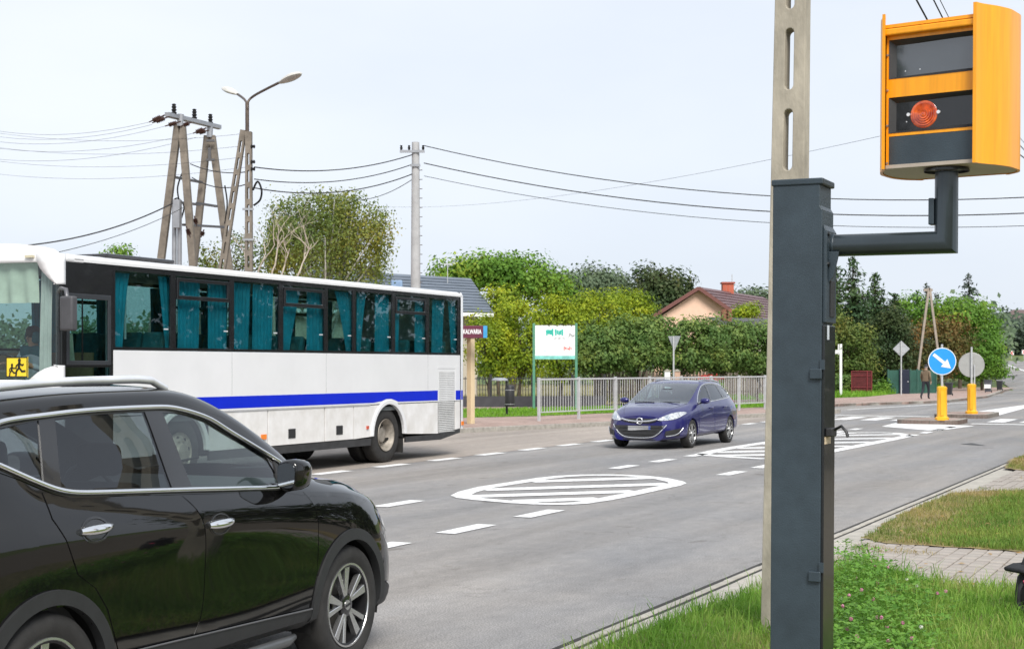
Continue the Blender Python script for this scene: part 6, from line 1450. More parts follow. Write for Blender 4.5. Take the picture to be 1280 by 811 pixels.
zt = at(0, 420, p.y).z - .12
MB().tube([(0, 0, 0), (0, 0, zt)], .035, 10).build('pole', GALV, t, smooth=50); MB().prism([(-.34, zt), (0, zt - .62), (.34, zt)], 1, .04, .055).build('sign_back', M('sign_back_pale', (.48, .50, .52), .45, .3), t, bevel=.01)
# white posts behind the railing (two pickets and a red flower bed)
for k, (px, py, c, lab) in enumerate(((834, 464, 'white', 'white painted gate post behind the railing left of the give-way sign'), (846.5, 464, 'pink', 'pale brick gate post behind the railing right of the give-way sign'))):
    p = at(px, py, 64); zt = p.z - .12; p.z = .12; t = thing('gate_post', lab, 'post', p); MB().box(-.12, .12, -.12, .12, 0, zt).build('shaft', WHF if c == 'white' else M('brick_pale', (.5, .33, .25), .8), t, bevel=.01); MB().prism([(-.15, zt), (.15, zt), (0, zt + .1)], 1, -.15, .15).build('post_cap', CONC, t)
# white swing post near the mast
p = G(1051, 495.5, .12); t = thing('height_gate', 'white steel post with a crossbar beside the mast across the road', 'gate', p, R(-8)); zt = at(0, 430, p.y).z - .12
WHT = M('white_steel', (.75, .76, .76), .5, var=.05)
MB().box(-.07, .07, -.07, .07, 0, zt).build('post', WHT, t, bevel=.01); MB().box(-2.2, -.0, -.05, .05, zt - .55, zt - .33).build('crossbar', WHT, t, bevel=.01); MB().box(-.16, -.10, -.06, .06, zt - .6, zt + .0).build('post', WHT, t, bevel=.01)
# red mesh gate, green fence, dark door
p = at(1077, 493, 90); p.z = .12; t = thing('mesh_gate', 'dark red wire mesh gate leaf standing on the grass verge', 'gate', p, R(-25)); RDM = M('red_paint', (.20, .025, .03), .6, var=.2)
k90 = 90 / FPX; w_ = 12.5 * k90; h_ = 29 * k90
for x in (-w_, w_, w_ * .55): MB().tube([(x, 0, .05), (x, 0, h_)], .035, 6).build('upright', RDM, t)
for z in (.08, h_ * .3, h_ * .8, h_): MB().tube([(-w_, 0, z), (w_, 0, z)], .03, 6).build('rail', RDM, t)
for k in range(14): x = -w_ + (k + 1) * 2 * w_ / 15; MB().tube([(x, .01, .08), (x, .01, h_)], .008, 5).build('wire', RDM, t)
MB().box(-w_, w_, .012, .02, .08, h_).build('back_sheet', M('red_sheet', (.10, .018, .02), .7, var=.3), t)
GRN = M('fence_green', (.03, .10, .075), .6, var=.25, scale=2)
for k, (a, b) in enumerate(((1109, 1124), (1137, 1146), (1146.5, 1156), (1156.5, 1170))):
    pa = at(a, 494, 92 + k * .8); pb = at(b, 494, 92.5 + k * .8); pa.z = pb.z = .12; d = pb - pa; t = thing('fence_panel', ('green sheet fence panel left of the dark blue door', 'green sheet fence panel just right of the dark blue door', 'green fence panel left of the walking person', 'green fence panel behind the walking person')[k], 'fence', pa, math.atan2(d.y, d.x), 'green sheet fence panels')
    MB().box(0, d.length - .02, -.02, .02, 0, 1.45).build('sheet', GRN, t)
    for x in (0.03, d.length - .05): MB().box(x - .04, x + .04, -.06, -.021, 0, 1.52).build('post', GRN, t)
    for q in range(1, int(d.length / .1)): MB().box(q * .1 - .012, q * .1 + .012, -.035, -.021, .05, 1.4).build('rib', GRN, t)
p = at(1130.5, 494, 92.3); p.z = .12; t = thing('dark_door', 'dark blue cabin door set in the green fence behind the diamond sign', 'door', p, R(-15)); BLD = M('door_blue', (.012, .018, .04), .5)
MB().box(-.3, .3, -.06, .06, 0, 1.5).build('leaf', BLD, t, bevel=.02); MB().box(-.2, .2, -.075, -.061, .9, 1.3).build('door_panel', BLD, t, bevel=.01); MB().box(.18, .26, -.1, -.061, .72, .78).build('handle', GALV, t)
# wheelie bins and far posts
def wheelie(p, k, label, mat, lidm, band=False):
    t = thing('wheeled_bin', label, 'bin', p, R(-25), 'wheeled bins along the far pavement')
    MB().add([(-.22 * k, -.24 * k, .06), (.22 * k, -.24 * k, .06), (.22 * k, .24 * k, .06), (-.22 * k, .24 * k, .06), (-.29 * k, -.33 * k, .98 * k), (.29 * k, -.33 * k, .98 * k), (.29 * k, .33 * k, .98 * k), (-.29 * k, .33 * k, .98 * k)], [(3, 2, 1, 0), (4, 5, 6, 7), (0, 1, 5, 4), (1, 2, 6, 5), (2, 3, 7, 6), (3, 0, 4, 7)]).build('tub', mat, t, bevel=.02)
    MB().prism([(-.36 * k, .985 * k), (.36 * k, .985 * k), (.34 * k, 1.04 * k), (-.30 * k, 1.07 * k)], 0, -.31 * k, .31 * k).build('lid', lidm, t, bevel=.015)
    for x in (-.25, .25): MB().disc(.1 * k, 'x', x * k - .02, 14, (0, .26 * k, .1 * k), .04).build('wheel', RUBBER, t)
    if band: MB().box(-.26 * k, .26 * k, -.345 * k, -.30 * k, .35 * k, .68 * k).build('notice', WHF, t)
BINB = M('bin_black', (.025, .027, .032), .6, var=.2)
wheelie(G(1186, 494.5, .12), .72, 'black wheeled bin just right of the blue arrow sign', BINB, BINB); wheelie(G(1235, 490.5, .12), .78, 'grey wheeled bin with a white notice beyond the second bollard', M('bin_grey', (.08, .085, .1), .6), BINB, True); wheelie(G(1249.5, 488, .12), .7, 'small dark bin nearest the climbing road', BINB, M('bin_lid', (.25, .25, .26), .6))
Yp = 100.0
def far_a(px, py): return at(px, py, Yp)
b0 = far_a(1160, 500); b0.z = .1; t = thing('utility_pole', 'far A-frame pole of pale concrete among the trees on the right', 'pole', b0); PF = M('pole_far', (.33, .28, .23), .9, var=.2)
leg2('leg', far_a(1144, 490) - b0, far_a(1161, 360) - b0, .15, .14, False, PF, t); leg2('leg', far_a(1179, 490) - b0, far_a(1162, 360) - b0, .15, .14, False, PF, t); MB().box(-.3, .3, -.06, .06, far_a(0, 364).z - .1, far_a(0, 361).z - .1).build('crossarm', PF, t)
b0 = at(1215, 490, 120); b0.z = .1; t = thing('utility_pole', 'far single pale pole standing in the orange-leaved bush on the right', 'pole', b0); MB().lathe([(.15, 0), (.11, at(0, 399, 120).z), (.001, at(0, 399, 120).z)], 'z', 10).build('shaft', M('pole_far_pale', (.5, .48, .42), .9), t, smooth=50)
for k, (px, py, Yq) in enumerate(((1264.5, 441, 250), (1280, 440, 250))):
    p = at(px, py, Yq); gz = rise(p.x, p.y); t = thing('bend_sign', ('small red and white bend sign where the far road curves, the left one', 'small red and white bend sign at the right edge of the photo')[k], 'road sign', (p.x, p.y, gz), 0)
    z = p.z - gz; MB().tube([(0, 0, 0), (0, 0, z)], .05, 6).build('pole', GALV, t); MB().prism([(-.36, z - .36), (.36, z - .36), (.36, z + .36), (-.36, z + .36)], 1, -.06, -.04).build('sign_face', WHF, t)
    for q in (-1, 1): MB().prism([(q * .3, z - .3), (q * .1, z), (q * .3, z + .3), (q * .12, z + .3), (-q * .06 + 0, z), (q * .12, z - .3)], 1, -.07, -.062).build('sign_mark', RD, t)
# rucksack at the right edge
p = G(1286, 768, .05); t = thing('rucksack', 'black rucksack with a pink zip pull lying on the grass at the right edge', 'bag', p, R(20)); CLO = M('bag_cloth', (.012, .012, .014), .8, var=.3, scale=30, bump=.3)
MB().lathe([(.001, 0), (.12, 0), (.15, .04), (.155, .16), (.14, .26), (.10, .32), (.001, .34)], 'z', 20, (.08, 0, 0)).build('body', CLO, t, smooth=60)
MB().prism([(-.13, .33), (-.05, .355), (.16, .36), (.2, .31), (.0, .30), (-.12, .30)], 1, -.10, .12).build('flap', CLO, t, bevel=.015, smooth=50)
MB().tube(smooth_poly([(-.05, -.05, .26), (-.12, -.05, .20), (-.13, -.05, .10), (-.09, -.06, .03), (-.03, -.05, .01)], closed=False, sub=5), .016, 6).build('strap', CLO, t, smooth=60)
MB().tube([(-.10, -.07, .245), (-.04, -.09, .265)], .012, 6).build('zip_pull', M('pink_cord', (.75, .05, .16), .5), t)
MB().tube(smooth_poly([(-.04, .02, .34), (.0, .02, .41), (.1, .02, .41), (.14, .02, .35)], closed=False, sub=5), .012, 6).build('grab_handle', CLO, t, smooth=60)
# ================================================================== houses
def quadm(nm, pts, mat, par, th=.12):
    o = MB().add([tuple(p) for p in pts], [tuple(range(len(pts)))]).build(nm, mat, par); m_ = o.modifiers.new('th', 'SOLIDIFY'); m_.thickness = th; m_.offset = -1; return o
def tilemat(name, col, row=.35, strength=.5):
    m = M(name, col, .45, .1, var=.15, scale=1.5); t = m.node_tree; b = t.nodes['Principled BSDF']; tc = t.nodes.new('ShaderNodeTexCoord'); wv = t.nodes.new('ShaderNodeTexWave'); wv.bands_direction = 'Z'; wv.wave_profile = 'SAW'; wv.inputs['Scale'].default_value = 1.0 / row * .31
    t.links.new(tc.outputs['Object'], wv.inputs[0]); bp = t.nodes.new('ShaderNodeBump'); bp.inputs['Strength'].default_value = strength; bp.inputs['Distance'].default_value = .08; t.links.new(wv.outputs['Fac'], bp.inputs['Height']); t.links.new(bp.outputs[0], b.inputs['Normal']); return m
A_ = at(396, 336, 82); B_ = at(588, 348, 87); C_ = at(617, 391, 81); D_ = at(330, 384, 75); o_ = Vector((A_.x, A_.y, 0.1))
hs_ = thing('house', 'house with a long blue-grey metal tile roof behind the coach', 'house', o_); ROOFG = tilemat('roof_bluegrey', (.13, .155, .19))
def courses(nm, A_, B_, C_, D_, n, mat, par, o_):
    """roof slope as overlapping courses of sheet, each lapped over the one below"""
    A_, B_, C_, D_ = (Vector(p) - o_ for p in (A_, B_, C_, D_)); nrm = (B_ - A_).cross(D_ - A_).normalized(); nrm = nrm if nrm.z > 0 else -nrm
    for k in range(n):
        a, b = k / n, (k + 1.12) / n; b = min(b, 1.0)
        p = [A_.lerp(D_, a), B_.lerp(C_, a), B_.lerp(C_, b), A_.lerp(D_, b)]; q = nrm * .05
        MB().add([tuple(v) for v in (p[0], p[1], p[2] + q, p[3] + q)] + [tuple(v - nrm * .05) for v in (p[0], p[1], p[2] + q, p[3] + q)], [(0, 1, 2, 3), (7, 6, 5, 4), (0, 4, 5, 1), (1, 5, 6, 2), (2, 6, 7, 3), (3, 7, 4, 0)]).build(nm, mat, par)
courses('roof_course', A_, B_, C_, D_, 12, ROOFG, hs_, o_)
Br = at(640, 388, 92); quadm('rear_roof', [p - o_ for p in (B_, A_, A_ + Vector((-5, 9, -2.6)), B_ + Vector((-1.5, 9, -2.6)))], ROOFG, hs_)
WALL = M('wall_beige', (.48, .43, .36), .85, var=.06)
wl = [D_ + Vector((.6, .8, -.1)), C_ + Vector((-.9, .7, -.1)), B_ + Vector((-.8, 0, -.3)), B_ + Vector((-1.0, 7.5, -2.6)), A_ + Vector((-4, 7.5, -2.6))]
ft = [(p.x - o_.x, p.y - o_.y) for p in (wl[0], wl[1], wl[3], wl[4])]
MB().prism(ft, 2, 0, C_.z - .25).build('wall', WALL, hs_)
MB().add([tuple(v - o_) for v in (wl[1], wl[3], wl[2])] , [(0, 1, 2)]).build('gable', WALL, hs_)
ch = at(462, 338, 83) - o_; MB().box(ch.x - .55, ch.x + .55, ch.y - .3, ch.y + .3, ch.z - 1.2, ch.z + .12).build('chimney', M('chimney_dark', (.06, .05, .05), .8), hs_); MB().box(ch.x - .62, ch.x + .62, ch.y - .36, ch.y + .36, ch.z + .12, ch.z + .2).build('chimney_cap', M('chimney_cap', (.1, .1, .1), .7), hs_)
v_ = at(445, 338, 82.6) - o_; MB().tube([(v_.x, v_.y, v_.z - .6), (v_.x, v_.y, v_.z + .6)], .05, 8).build('vent_pipe', GALV, hs_); v_ = at(436, 337, 82.5) - o_; MB().lathe([(.15, v_.z - .2), (.14, v_.z), (.001, v_.z + .12)], 'z', 12, (v_.x, v_.y, 0)).build('roof_vent', WHF, hs_, smooth=50)
v_ = at(559.5, 350, 85) - o_; MB().tube([(v_.x, v_.y, v_.z - 1), (v_.x, v_.y, v_.z + .95)], .025, 6).build('aerial_mast', GALV, hs_); MB().box(v_.x - .22, v_.x + .22, v_.y - .02, v_.y + .02, v_.z + .85, v_.z + .95).build('aerial', GALV, hs_)
v_ = at(497, 352, 82) - o_; MB().box(v_.x - .3, v_.x + .3, v_.y - .6, v_.y - .2, v_.z - .5, v_.z + .05).build('roof_light', M('roof_light', (.25, .35, .5), .2), hs_, bevel=.04)
quadm('eave_board', [p - o_ for p in (C_ + Vector((0, 0, -.02)), D_ + Vector((0, 0, -.02)), D_ + Vector((0, 0, -.22)), C_ + Vector((0, 0, -.22)))], WHF, hs_, .04)
# peach gabled house
Ap = at(877, 359, 95); Le = at(814, 399.5, 94.5); Re = at(928, 396, 95.5); back = Vector((6.2, 13.5, 0)); o_ = Vector((Ap.x, Ap.y, .1))
ph = thing('house', 'peach gabled house with a brown roof and red brick chimney', 'house', o_); PEA = M('wall_peach', (.78, .53, .40), .8, var=.05); MAROON = tilemat('roof_brown', (.13, .065, .065))
MB().add([tuple(v - o_) for v in (Ap + Vector((0, 0, -.1)), Le + Vector((.3, 0, 0)), Vector((Le.x + .3, Le.y, .1)), Vector((Re.x - .3, Re.y, .1)), Re + Vector((-.3, 0, 0)))], [(0, 1, 2, 3, 4)]).build('gable_wall', PEA, ph)
for (e, nm) in ((Le, 'wall'), (Re, 'wall')):
    s_ = .3 if e is Le else -.3; p_ = [Vector((e.x + s_, e.y, e.z)), Vector((e.x + s_, e.y, .1)), Vector((e.x + s_ + back.x, e.y + back.y, .1)), Vector((e.x + s_ + back.x, e.y + back.y, e.z))]; quadm(nm, [v - o_ for v in p_], PEA, ph)
ov = Vector((-.25, -.5, 0)); courses('roof_course', Ap + ov, Ap + back, Re + back + Vector((.4, 0, -.2)), Re + ov + Vector((.4, 0, -.2)), 10, MAROON, ph, o_); courses('roof_course', Ap + back, Ap + ov, Le + ov + Vector((-.4, 0, -.2)), Le + back + Vector((-.4, 0, -.2)), 10, MAROON, ph, o_)
for e, dx in ((Le, -.4), (Re, .4)): bar('verge_board', Ap + ov - o_ + Vector((0, -.03, -.08)), e + ov + Vector((dx, -.03, -.28)) - o_, .06, .22, M('verge_brown', (.16, .06, .05), .6), ph)
cp = at(909.5, 365, 101) - o_; BRK_ = blockmat('chimney_brick', (.42, .09, .05), (.5, .14, .08), (.3, .25, .2), .25, .08)
ck = MB().box(cp.x - .38, cp.x + .38, cp.y - .35, cp.y + .35, cp.z - .9, cp.z + .55).build('chimney', BRK_, ph, bevel=.01); MB().box(cp.x - .45, cp.x + .45, cp.y - .42, cp.y + .42, cp.z + .551, cp.z + .66).build('chimney_cap', M('cap_red', (.35, .08, .05), .7), ck); MB().tube([(cp.x + .3, cp.y, cp.z + .6), (cp.x + .3, cp.y, cp.z + 1.2)], .03, 6).build('aerial', GALV, ck)
# shed with felt roof and the broken brick stack on it
Y = 84.0; a, b = at(884, 396, Y), at(985, 399, Y + 4); o_ = Vector((a.x, a.y, .1)); sh_ = thing('shed', 'low shed with a grey felt roof below the peach house', 'shed', o_); FEL = M('roof_felt', (.085, .085, .09), .9, var=.15)
courses('roof_sheet', a, b, b + Vector((.5, -3.5, -.62)), a + Vector((.3, -3.5, -.62)), 2, FEL, sh_, o_); MB().prism([(0, -.3), ((b - a).x, (b - a).y - .3), ((b - a).x + .4, (b - a).y - 3), (.4, -3.0)], 2, 0, a.z - 1.0).build('wall', WALL, sh_)
q = at(908, 397, 83.0) - o_; stk = MB().box(q.x - .25, q.x + .25, q.y - .25, q.y + .25, q.z - 1.0, q.z - .3).build('stack', BRK_, sh_)
for k in range(34):
    z = q.z - .3 + (k // 4) * .085; an_ = k % 4; x = q.x + (-.16 if an_ in (0, 3) else .14) + random.uniform(-.04, .04); y = q.y + (-.15 if an_ < 2 else .15)
    o = MB().box(-.13, .13, -.07, .07, 0, .08).build('brick', M('brick_brown', (.22, .10, .06), .9, var=.4, scale=6), stk); o.location = (x, y, z); o.rotation_euler = (random.uniform(-.1, .1), random.uniform(-.1, .1), random.uniform(-.5, .5))
# far brown house on the hill
p = at(1272, 400, 330); p.z = rise(p.x, p.y); t = thing('house', 'far house with a dull brown roof on the wooded hill at the right edge', 'house', p); h_ = at(0, 400, 330).z - p.z; hr = at(0, 387, 330).z - p.z
MB().box(-4, 12, -4, 4, 0, h_).build('wall', M('wall_far', (.4, .36, .33), .9), t)
MB().add([(-5, -5, h_ - .2), (13, -5, h_ - .2), (13, 5, h_ - .2), (-5, 5, h_ - .2), (-1, 0, hr), (10, 0, hr)], [(0, 1, 5, 4), (1, 2, 5), (2, 3, 4, 5), (3, 0, 4), (3, 2, 1, 0)]).build('roof', M('roof_far', (.13, .09, .085), .8), t); MB().box(3, 4, -.5, .5, hr - .5, hr + .9).build('chimney', M('cap_red', (.35, .08, .05), .7), t)
for x in (-2, 2, 6): MB().box(x, x + 1.2, -4.06, -4.01, 1.5, 3).build('window', GLOSSB, t)
# ================================================================== trees and shrubs
BARK = M('bark', (.09, .07, .05), .95, var=.4, scale=6, bump=.5, bscale=25); BARKP = M('bark_pale', (.46, .40, .33), .9, var=.25, scale=6)
def leaf_cloud(name, P, Nn, size, mat, parent, aspect=.6, jitter=.5, up=.15):
    """P leaf points, Nn rough outward normals: one kite-shaped leaf each"""
    n = len(P); N = Nn + RNG.normal(0, jitter, (n, 3)); N[:, 2] += up; N /= np.linalg.norm(N, axis=1)[:, None] + 1e-9
    A = RNG.normal(0, 1, (n, 3)); T = np.cross(N, A); T /= np.linalg.norm(T, axis=1)[:, None] + 1e-9; B = np.cross(N, T)
    L = (size * RNG.uniform(.45, 1.45, n))[:, None]
    V = np.stack([P - T * L * .5, P + B * L * aspect * .5 - T * L * .05, P + T * L * .5 - N * L * .12, P - B * L * aspect * .5 - T * L * .05], 1)
    F = np.arange(n * 4).reshape(n, 4)
    return quick_mesh(name, V.reshape(-1, 3), F, mat, parent)
def blob_pts(blobs, ncl, per, sig, flat=.8):
    """leaf points gathered in clumps spread over and inside ellipsoids"""
    w_ = np.array([b[3] * b[4] + b[3] * b[5] for b in blobs]); w_ = w_ / w_.sum(); C = []; O = []
    ids = RNG.choice(len(blobs), ncl, p=w_)
    for i in ids:
        b = blobs[i]; d = RNG.normal(0, 1, 3); d /= np.linalg.norm(d); r = RNG.uniform(.45, 1.0) ** .5 * RNG.uniform(.85, 1.12)
        C.append(np.array(b[:3]) + d * np.array(b[3:]) * r); O.append(d)
    C = np.array(C); O = np.array(O)
    P = np.repeat(C, per, 0) + np.clip(RNG.normal(0, 1, (ncl * per, 3)), -1.7, 1.7) * sig * np.array([1, 1, flat]) * np.repeat(RNG.uniform(.6, 1.3, (ncl, 1)), per, 0)
    loc_ = (P - np.repeat(C, per, 0)) / sig
    return P, np.repeat(O, per, 0) * .6 + loc_ * .7 + np.array([0, 0, .25]), C
def limbs(name, base, C, r0, mat, parent, n=14, top=None, wob=.15):
    mb = MB(); base = Vector(base); top = Vector(top) if top is not None else base + Vector((0, 0, 1))
    tr = [base.lerp(top, k / 6) + Vector((random.uniform(-wob, wob), random.uniform(-wob, wob), 0)) * (k > 0) * .6 for k in range(7)]
    mb.tube(tr, [r0 * (1 - .09 * k) for k in range(7)], 9)
    for k in range(n):
        c = Vector(C[random.randrange(len(C))]); s_ = tr[random.randint(2, 6)]; m = s_.lerp(c, .5) + Vector((random.uniform(-.2, .2), random.uniform(-.2, .2), random.uniform(.0, .3))) * (c - s_).length * .3
        mb.tube(smooth_poly([tuple(s_), tuple(m), tuple(c)], closed=False, sub=4), [r0 * .42 * (1 - .1 * q) for q in range(9)], 6)
    return mb.build(name, mat, parent, smooth=60)
def tree(name, label, Y, bpx, blobs, mat, leaf, ncl, per, sig, tr=.15, bark=BARK, group=None, cat='tree', zbase=.12, deep=.85, nl=14, trunk_top=None):
    """blobs in picture columns/rows at depth Y: (px, py, rx, ry)"""
    base = at(bpx, 470, Y); base.z = zbase; k = Y / FPX
    W = []
    for (px, py, rx, ry) in blobs:
        p = at(px, py, Y + random.uniform(-.25, .25) * rx * k) - base; W.append((p.x, p.y, p.z, rx * k, rx * k * deep, ry * k))
    t = thing(name, label, cat, base, 0, group); P, O, C = blob_pts(W, ncl, per, sig)
    keep = P[:, 2] > .1; P = P[keep]; O = O[keep]
    leaf_cloud('crown', P, O, leaf, mat, t)
    top = Vector((W[0][0] * .6, W[0][1] * .6, max(.8, W[0][2]))); limbs('trunk', (0, 0, -.1), C, tr, bark, t, nl, top)
    return t
YG = leafmat('leaf_yellowgreen', [(0.057, 0.109, 0.012), (0.138, 0.224, 0.016), (0.265, 0.352, 0.022), (0.414, 0.461, 0.03), (0.575, 0.461, 0.03)], .35, .8)
GR = leafmat('leaf_sumac', [(0.042, 0.091, 0.022), (0.084, 0.163, 0.039), (0.144, 0.234, 0.061), (0.228, 0.312, 0.077), (0.36, 0.39, 0.077)], .35, .9)
GB = leafmat('leaf_bright', [(0.062, 0.143, 0.017), (0.106, 0.234, 0.028), (0.175, 0.312, 0.039), (0.375, 0.416, 0.044)], .3, .35)
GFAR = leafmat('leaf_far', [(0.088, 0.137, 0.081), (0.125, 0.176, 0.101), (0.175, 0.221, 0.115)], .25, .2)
GDK = leafmat('leaf_dark', [(0.025, 0.054, 0.022), (0.044, 0.078, 0.026), (0.075, 0.101, 0.036), (0.15, 0.135, 0.048)], .25, .4)
BIR = leafmat('leaf_birch', [(0.075, 0.128, 0.036), (0.125, 0.189, 0.052), (0.188, 0.243, 0.058), (0.3, 0.297, 0.058), (0.575, 0.405, 0.052)], .35, .35)
RUS = leafmat('leaf_rusty', [(0.057, 0.086, 0.022), (0.115, 0.115, 0.033), (0.23, 0.138, 0.044), (0.368, 0.172, 0.055)], .3, .45)
MIX = leafmat('leaf_mixed', [(0.052, 0.096, 0.022), (0.092, 0.15, 0.031), (0.172, 0.204, 0.044), (0.322, 0.204, 0.066)], .3, .5)
SPR = leafmat('needle', [(0.023, 0.059, 0.026), (0.039, 0.087, 0.034), (0.072, 0.123, 0.044), (0.13, 0.175, 0.065)], .15, .5)
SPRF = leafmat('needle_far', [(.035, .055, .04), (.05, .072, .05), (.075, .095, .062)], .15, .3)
gsh = 'yellow-green shrubs behind the black fence'
tree('shrub', 'yellow-green shrub nearest the tail of the coach', 66, 612, [(612, 438, 30, 38), (603, 412, 18, 22), (625, 455, 24, 22)], YG, .13, 95, 70, .25, .09, group=gsh, cat='shrub')
tree('shrub', 'tall yellow-green shrub behind the left post of the notice board', 67, 650, [(650, 420, 34, 46), (640, 390, 22, 22), (665, 450, 28, 26)], YG, .13, 115, 70, .26, .09, group=gsh, cat='shrub')
tree('shrub', 'yellow-green shrub hidden mostly by the white notice board', 68, 700, [(698, 418, 36, 46), (690, 390, 24, 18), (710, 452, 30, 24)], YG, .13, 115, 70, .26, .09, group=gsh, cat='shrub')
tree('shrub', 'yellow-green shrub with its crown just right of the notice board', 71, 748, [(745, 405, 36, 40), (730, 385, 22, 18), (765, 395, 26, 28)], YG, .14, 110, 70, .27, .09, group=gsh, cat='shrub')
tree('shrub', 'yellow-green shrub left of the peach house', 74, 790, [(790, 400, 26, 34), (778, 378, 18, 14), (800, 385, 16, 20)], YG, .14, 80, 70, .27, .09, group=gsh, cat='shrub')
tree('small_tree', 'orange-tinted young tree beside the grey roof', 84, 624, [(622, 385, 22, 24), (634, 372, 14, 14)], RUS if False else YG, .16, 120, 30, .3, .1, cat='tree')
ghe = 'green shrubs in the hedge behind the blue car'
for (px, py, rx, ry, Yq, lab) in ((748, 436, 38, 36, 68, 'dark green hedge shrub just right of the notice board'), (797, 430, 42, 40, 69, 'green hedge shrub left of the give-way sign'), (850, 432, 44, 40, 69.5, 'green hedge shrub behind the give-way sign'), (902, 432, 42, 40, 70, 'green hedge shrub below the shed roof'), (948, 436, 36, 38, 70.5, 'green hedge shrub left of the concrete pole'), (1000, 436, 40, 38, 71, 'green hedge shrub behind the speed camera mast')):
    tree('shrub', lab, Yq, px, [(px, py, rx, ry * .85), (px - rx * .45, py - ry * .35, rx * .5, ry * .5), (px + rx * .45, py - ry * .3, rx * .5, ry * .5), (px, py + ry * .35, rx * .95, ry * .45)], GR, .15, 125, 76, .26, .08, group=ghe, cat='shrub', nl=20)
tree('tree', 'bright green tree rising behind the grey roof ridge', 102, 640, [(655, 348, 40, 26), (625, 340, 34, 20), (690, 362, 26, 20), (600, 338, 34, 16), (565, 342, 26, 14)], GB, .26, 360, 36, .5, .25)
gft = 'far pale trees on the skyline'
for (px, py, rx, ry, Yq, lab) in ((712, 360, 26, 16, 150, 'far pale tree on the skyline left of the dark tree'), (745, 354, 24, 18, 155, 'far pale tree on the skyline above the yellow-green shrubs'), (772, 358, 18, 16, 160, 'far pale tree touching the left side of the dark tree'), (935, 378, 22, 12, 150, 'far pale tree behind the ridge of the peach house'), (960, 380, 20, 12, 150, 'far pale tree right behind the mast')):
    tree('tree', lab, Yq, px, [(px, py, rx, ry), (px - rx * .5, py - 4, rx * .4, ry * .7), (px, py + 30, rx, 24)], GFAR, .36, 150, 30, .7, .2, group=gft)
tree('tree', 'dark green-brown broad tree left of the peach house', 118, 828, [(812, 356, 20, 24), (840, 362, 24, 22), (826, 385, 40, 30), (858, 372, 14, 12)], GDK, .28, 330, 36, .55, .25)
tree('shrub', 'small yellow-green bush growing above the shed roof', 88, 936, [(936, 388, 16, 8), (925, 392, 10, 6)], YG, .14, 60, 30, .22, .06, cat='shrub')
tree('tree', 'small green tree top showing above the coach roof near its front', 70, 150, [(150, 322, 13, 14), (135, 330, 10, 8)], GB, .14, 60, 30, .25, .1)
tree('tree', 'sparse reddish-green tree between the pylon and the lamp post', 72, 275, [(268, 325, 26, 20), (300, 318, 20, 22), (325, 325, 18, 24)], MIX, .14, 90, 26, .35, .12)
# ---- weeping birch
base = at(405, 470, 64); base.z = .1; t = thing('birch_tree', 'large weeping birch with yellowing leaves behind the coach', 'tree', base); k = 64 / FPX
bl = [(400, 262, 50, 24), (362, 275, 34, 34), (445, 268, 38, 28), (392, 295, 55, 30), (450, 300, 36, 30), (346, 300, 20, 34), (478, 285, 14, 26), (420, 250, 26, 12)]
W = []
for (px, py, rx, ry) in bl: p = at(px, py, 64) - base; W.append((p.x, p.y + random.uniform(-.3, .3) * rx * k, p.z, rx * k, rx * k * .8, ry * k))
P, O, C = blob_pts(W, 900, 1, .05); S_ = []; So = []
for c, o in zip(C, O):
    ln = random.uniform(.8, 3.0); m = int(ln * 16)
    for q in range(m):
        S_.append(c + np.array([random.gauss(0, .10), random.gauss(0, .10), -ln * q / m + random.gauss(0, .05)])); So.append(o * .5 + np.array([0, 0, .0]))
P2, O2, _ = blob_pts(W, 260, 30, .26); S_ = np.concatenate([np.array(S_), P2]); So = np.concatenate([np.array(So), O2])
leaf_cloud('crown', S_, So, .115, BIR, t, .6, .8, 0); limbs('trunk', (0, 0, -.1), C, .2, M('bark_birch', (.5, .48, .44), .8, var=.4, scale=5), t, 40, (0, 0, 6.2), .25)
# ---- dead tree: bare pale branches
base = at(345, 470, 52); base.z = .1; t = thing('dead_tree', 'bare dead tree with pale crooked branches behind the coach', 'tree', base); mb = MB()
def bare(p, d, L, r, dep):
    pts_ = [p]; q = p.copy(); dd = d.copy()
    for k in range(5):
        dd = (dd + Vector((random.uniform(-.32, .32), random.uniform(-.25, .25), random.uniform(-.12, .22)))).normalized(); q = q + dd * L / 5; pts_.append(q.copy())
    mb.tube(pts_, [r * (1 - .11 * k) for k in range(6)], 6)
    if dep > 0:
        for k in range(random.randint(2, 3)):
            s_ = pts_[random.randint(2, 5)]; nd = (dd + Vector((random.uniform(-.9, .9), random.uniform(-.6, .6), random.uniform(-.2, .6)))).normalized(); bare(s_, nd, L * random.uniform(.55, .8), r * .58, dep - 1)
random.seed(23)
for (px, py, tx, ty) in ((340, 340, 350, 290), (322, 345, 326, 300), (372, 345, 392, 305), (352, 345, 366, 312), (310, 345, 288, 318)):
    a = at(px, py, 52) - base; b = at(tx, ty, 52) - base; mb.tube([Vector((a.x * .15, 0, -.1)), Vector((a.x * .6, .1, a.z * .6)), a], [.10, .065, .034], 6); bare(a, (b - a).normalized(), (b - a).length, .034, 3)
mb.build('branches', BARKP, t, smooth=60)
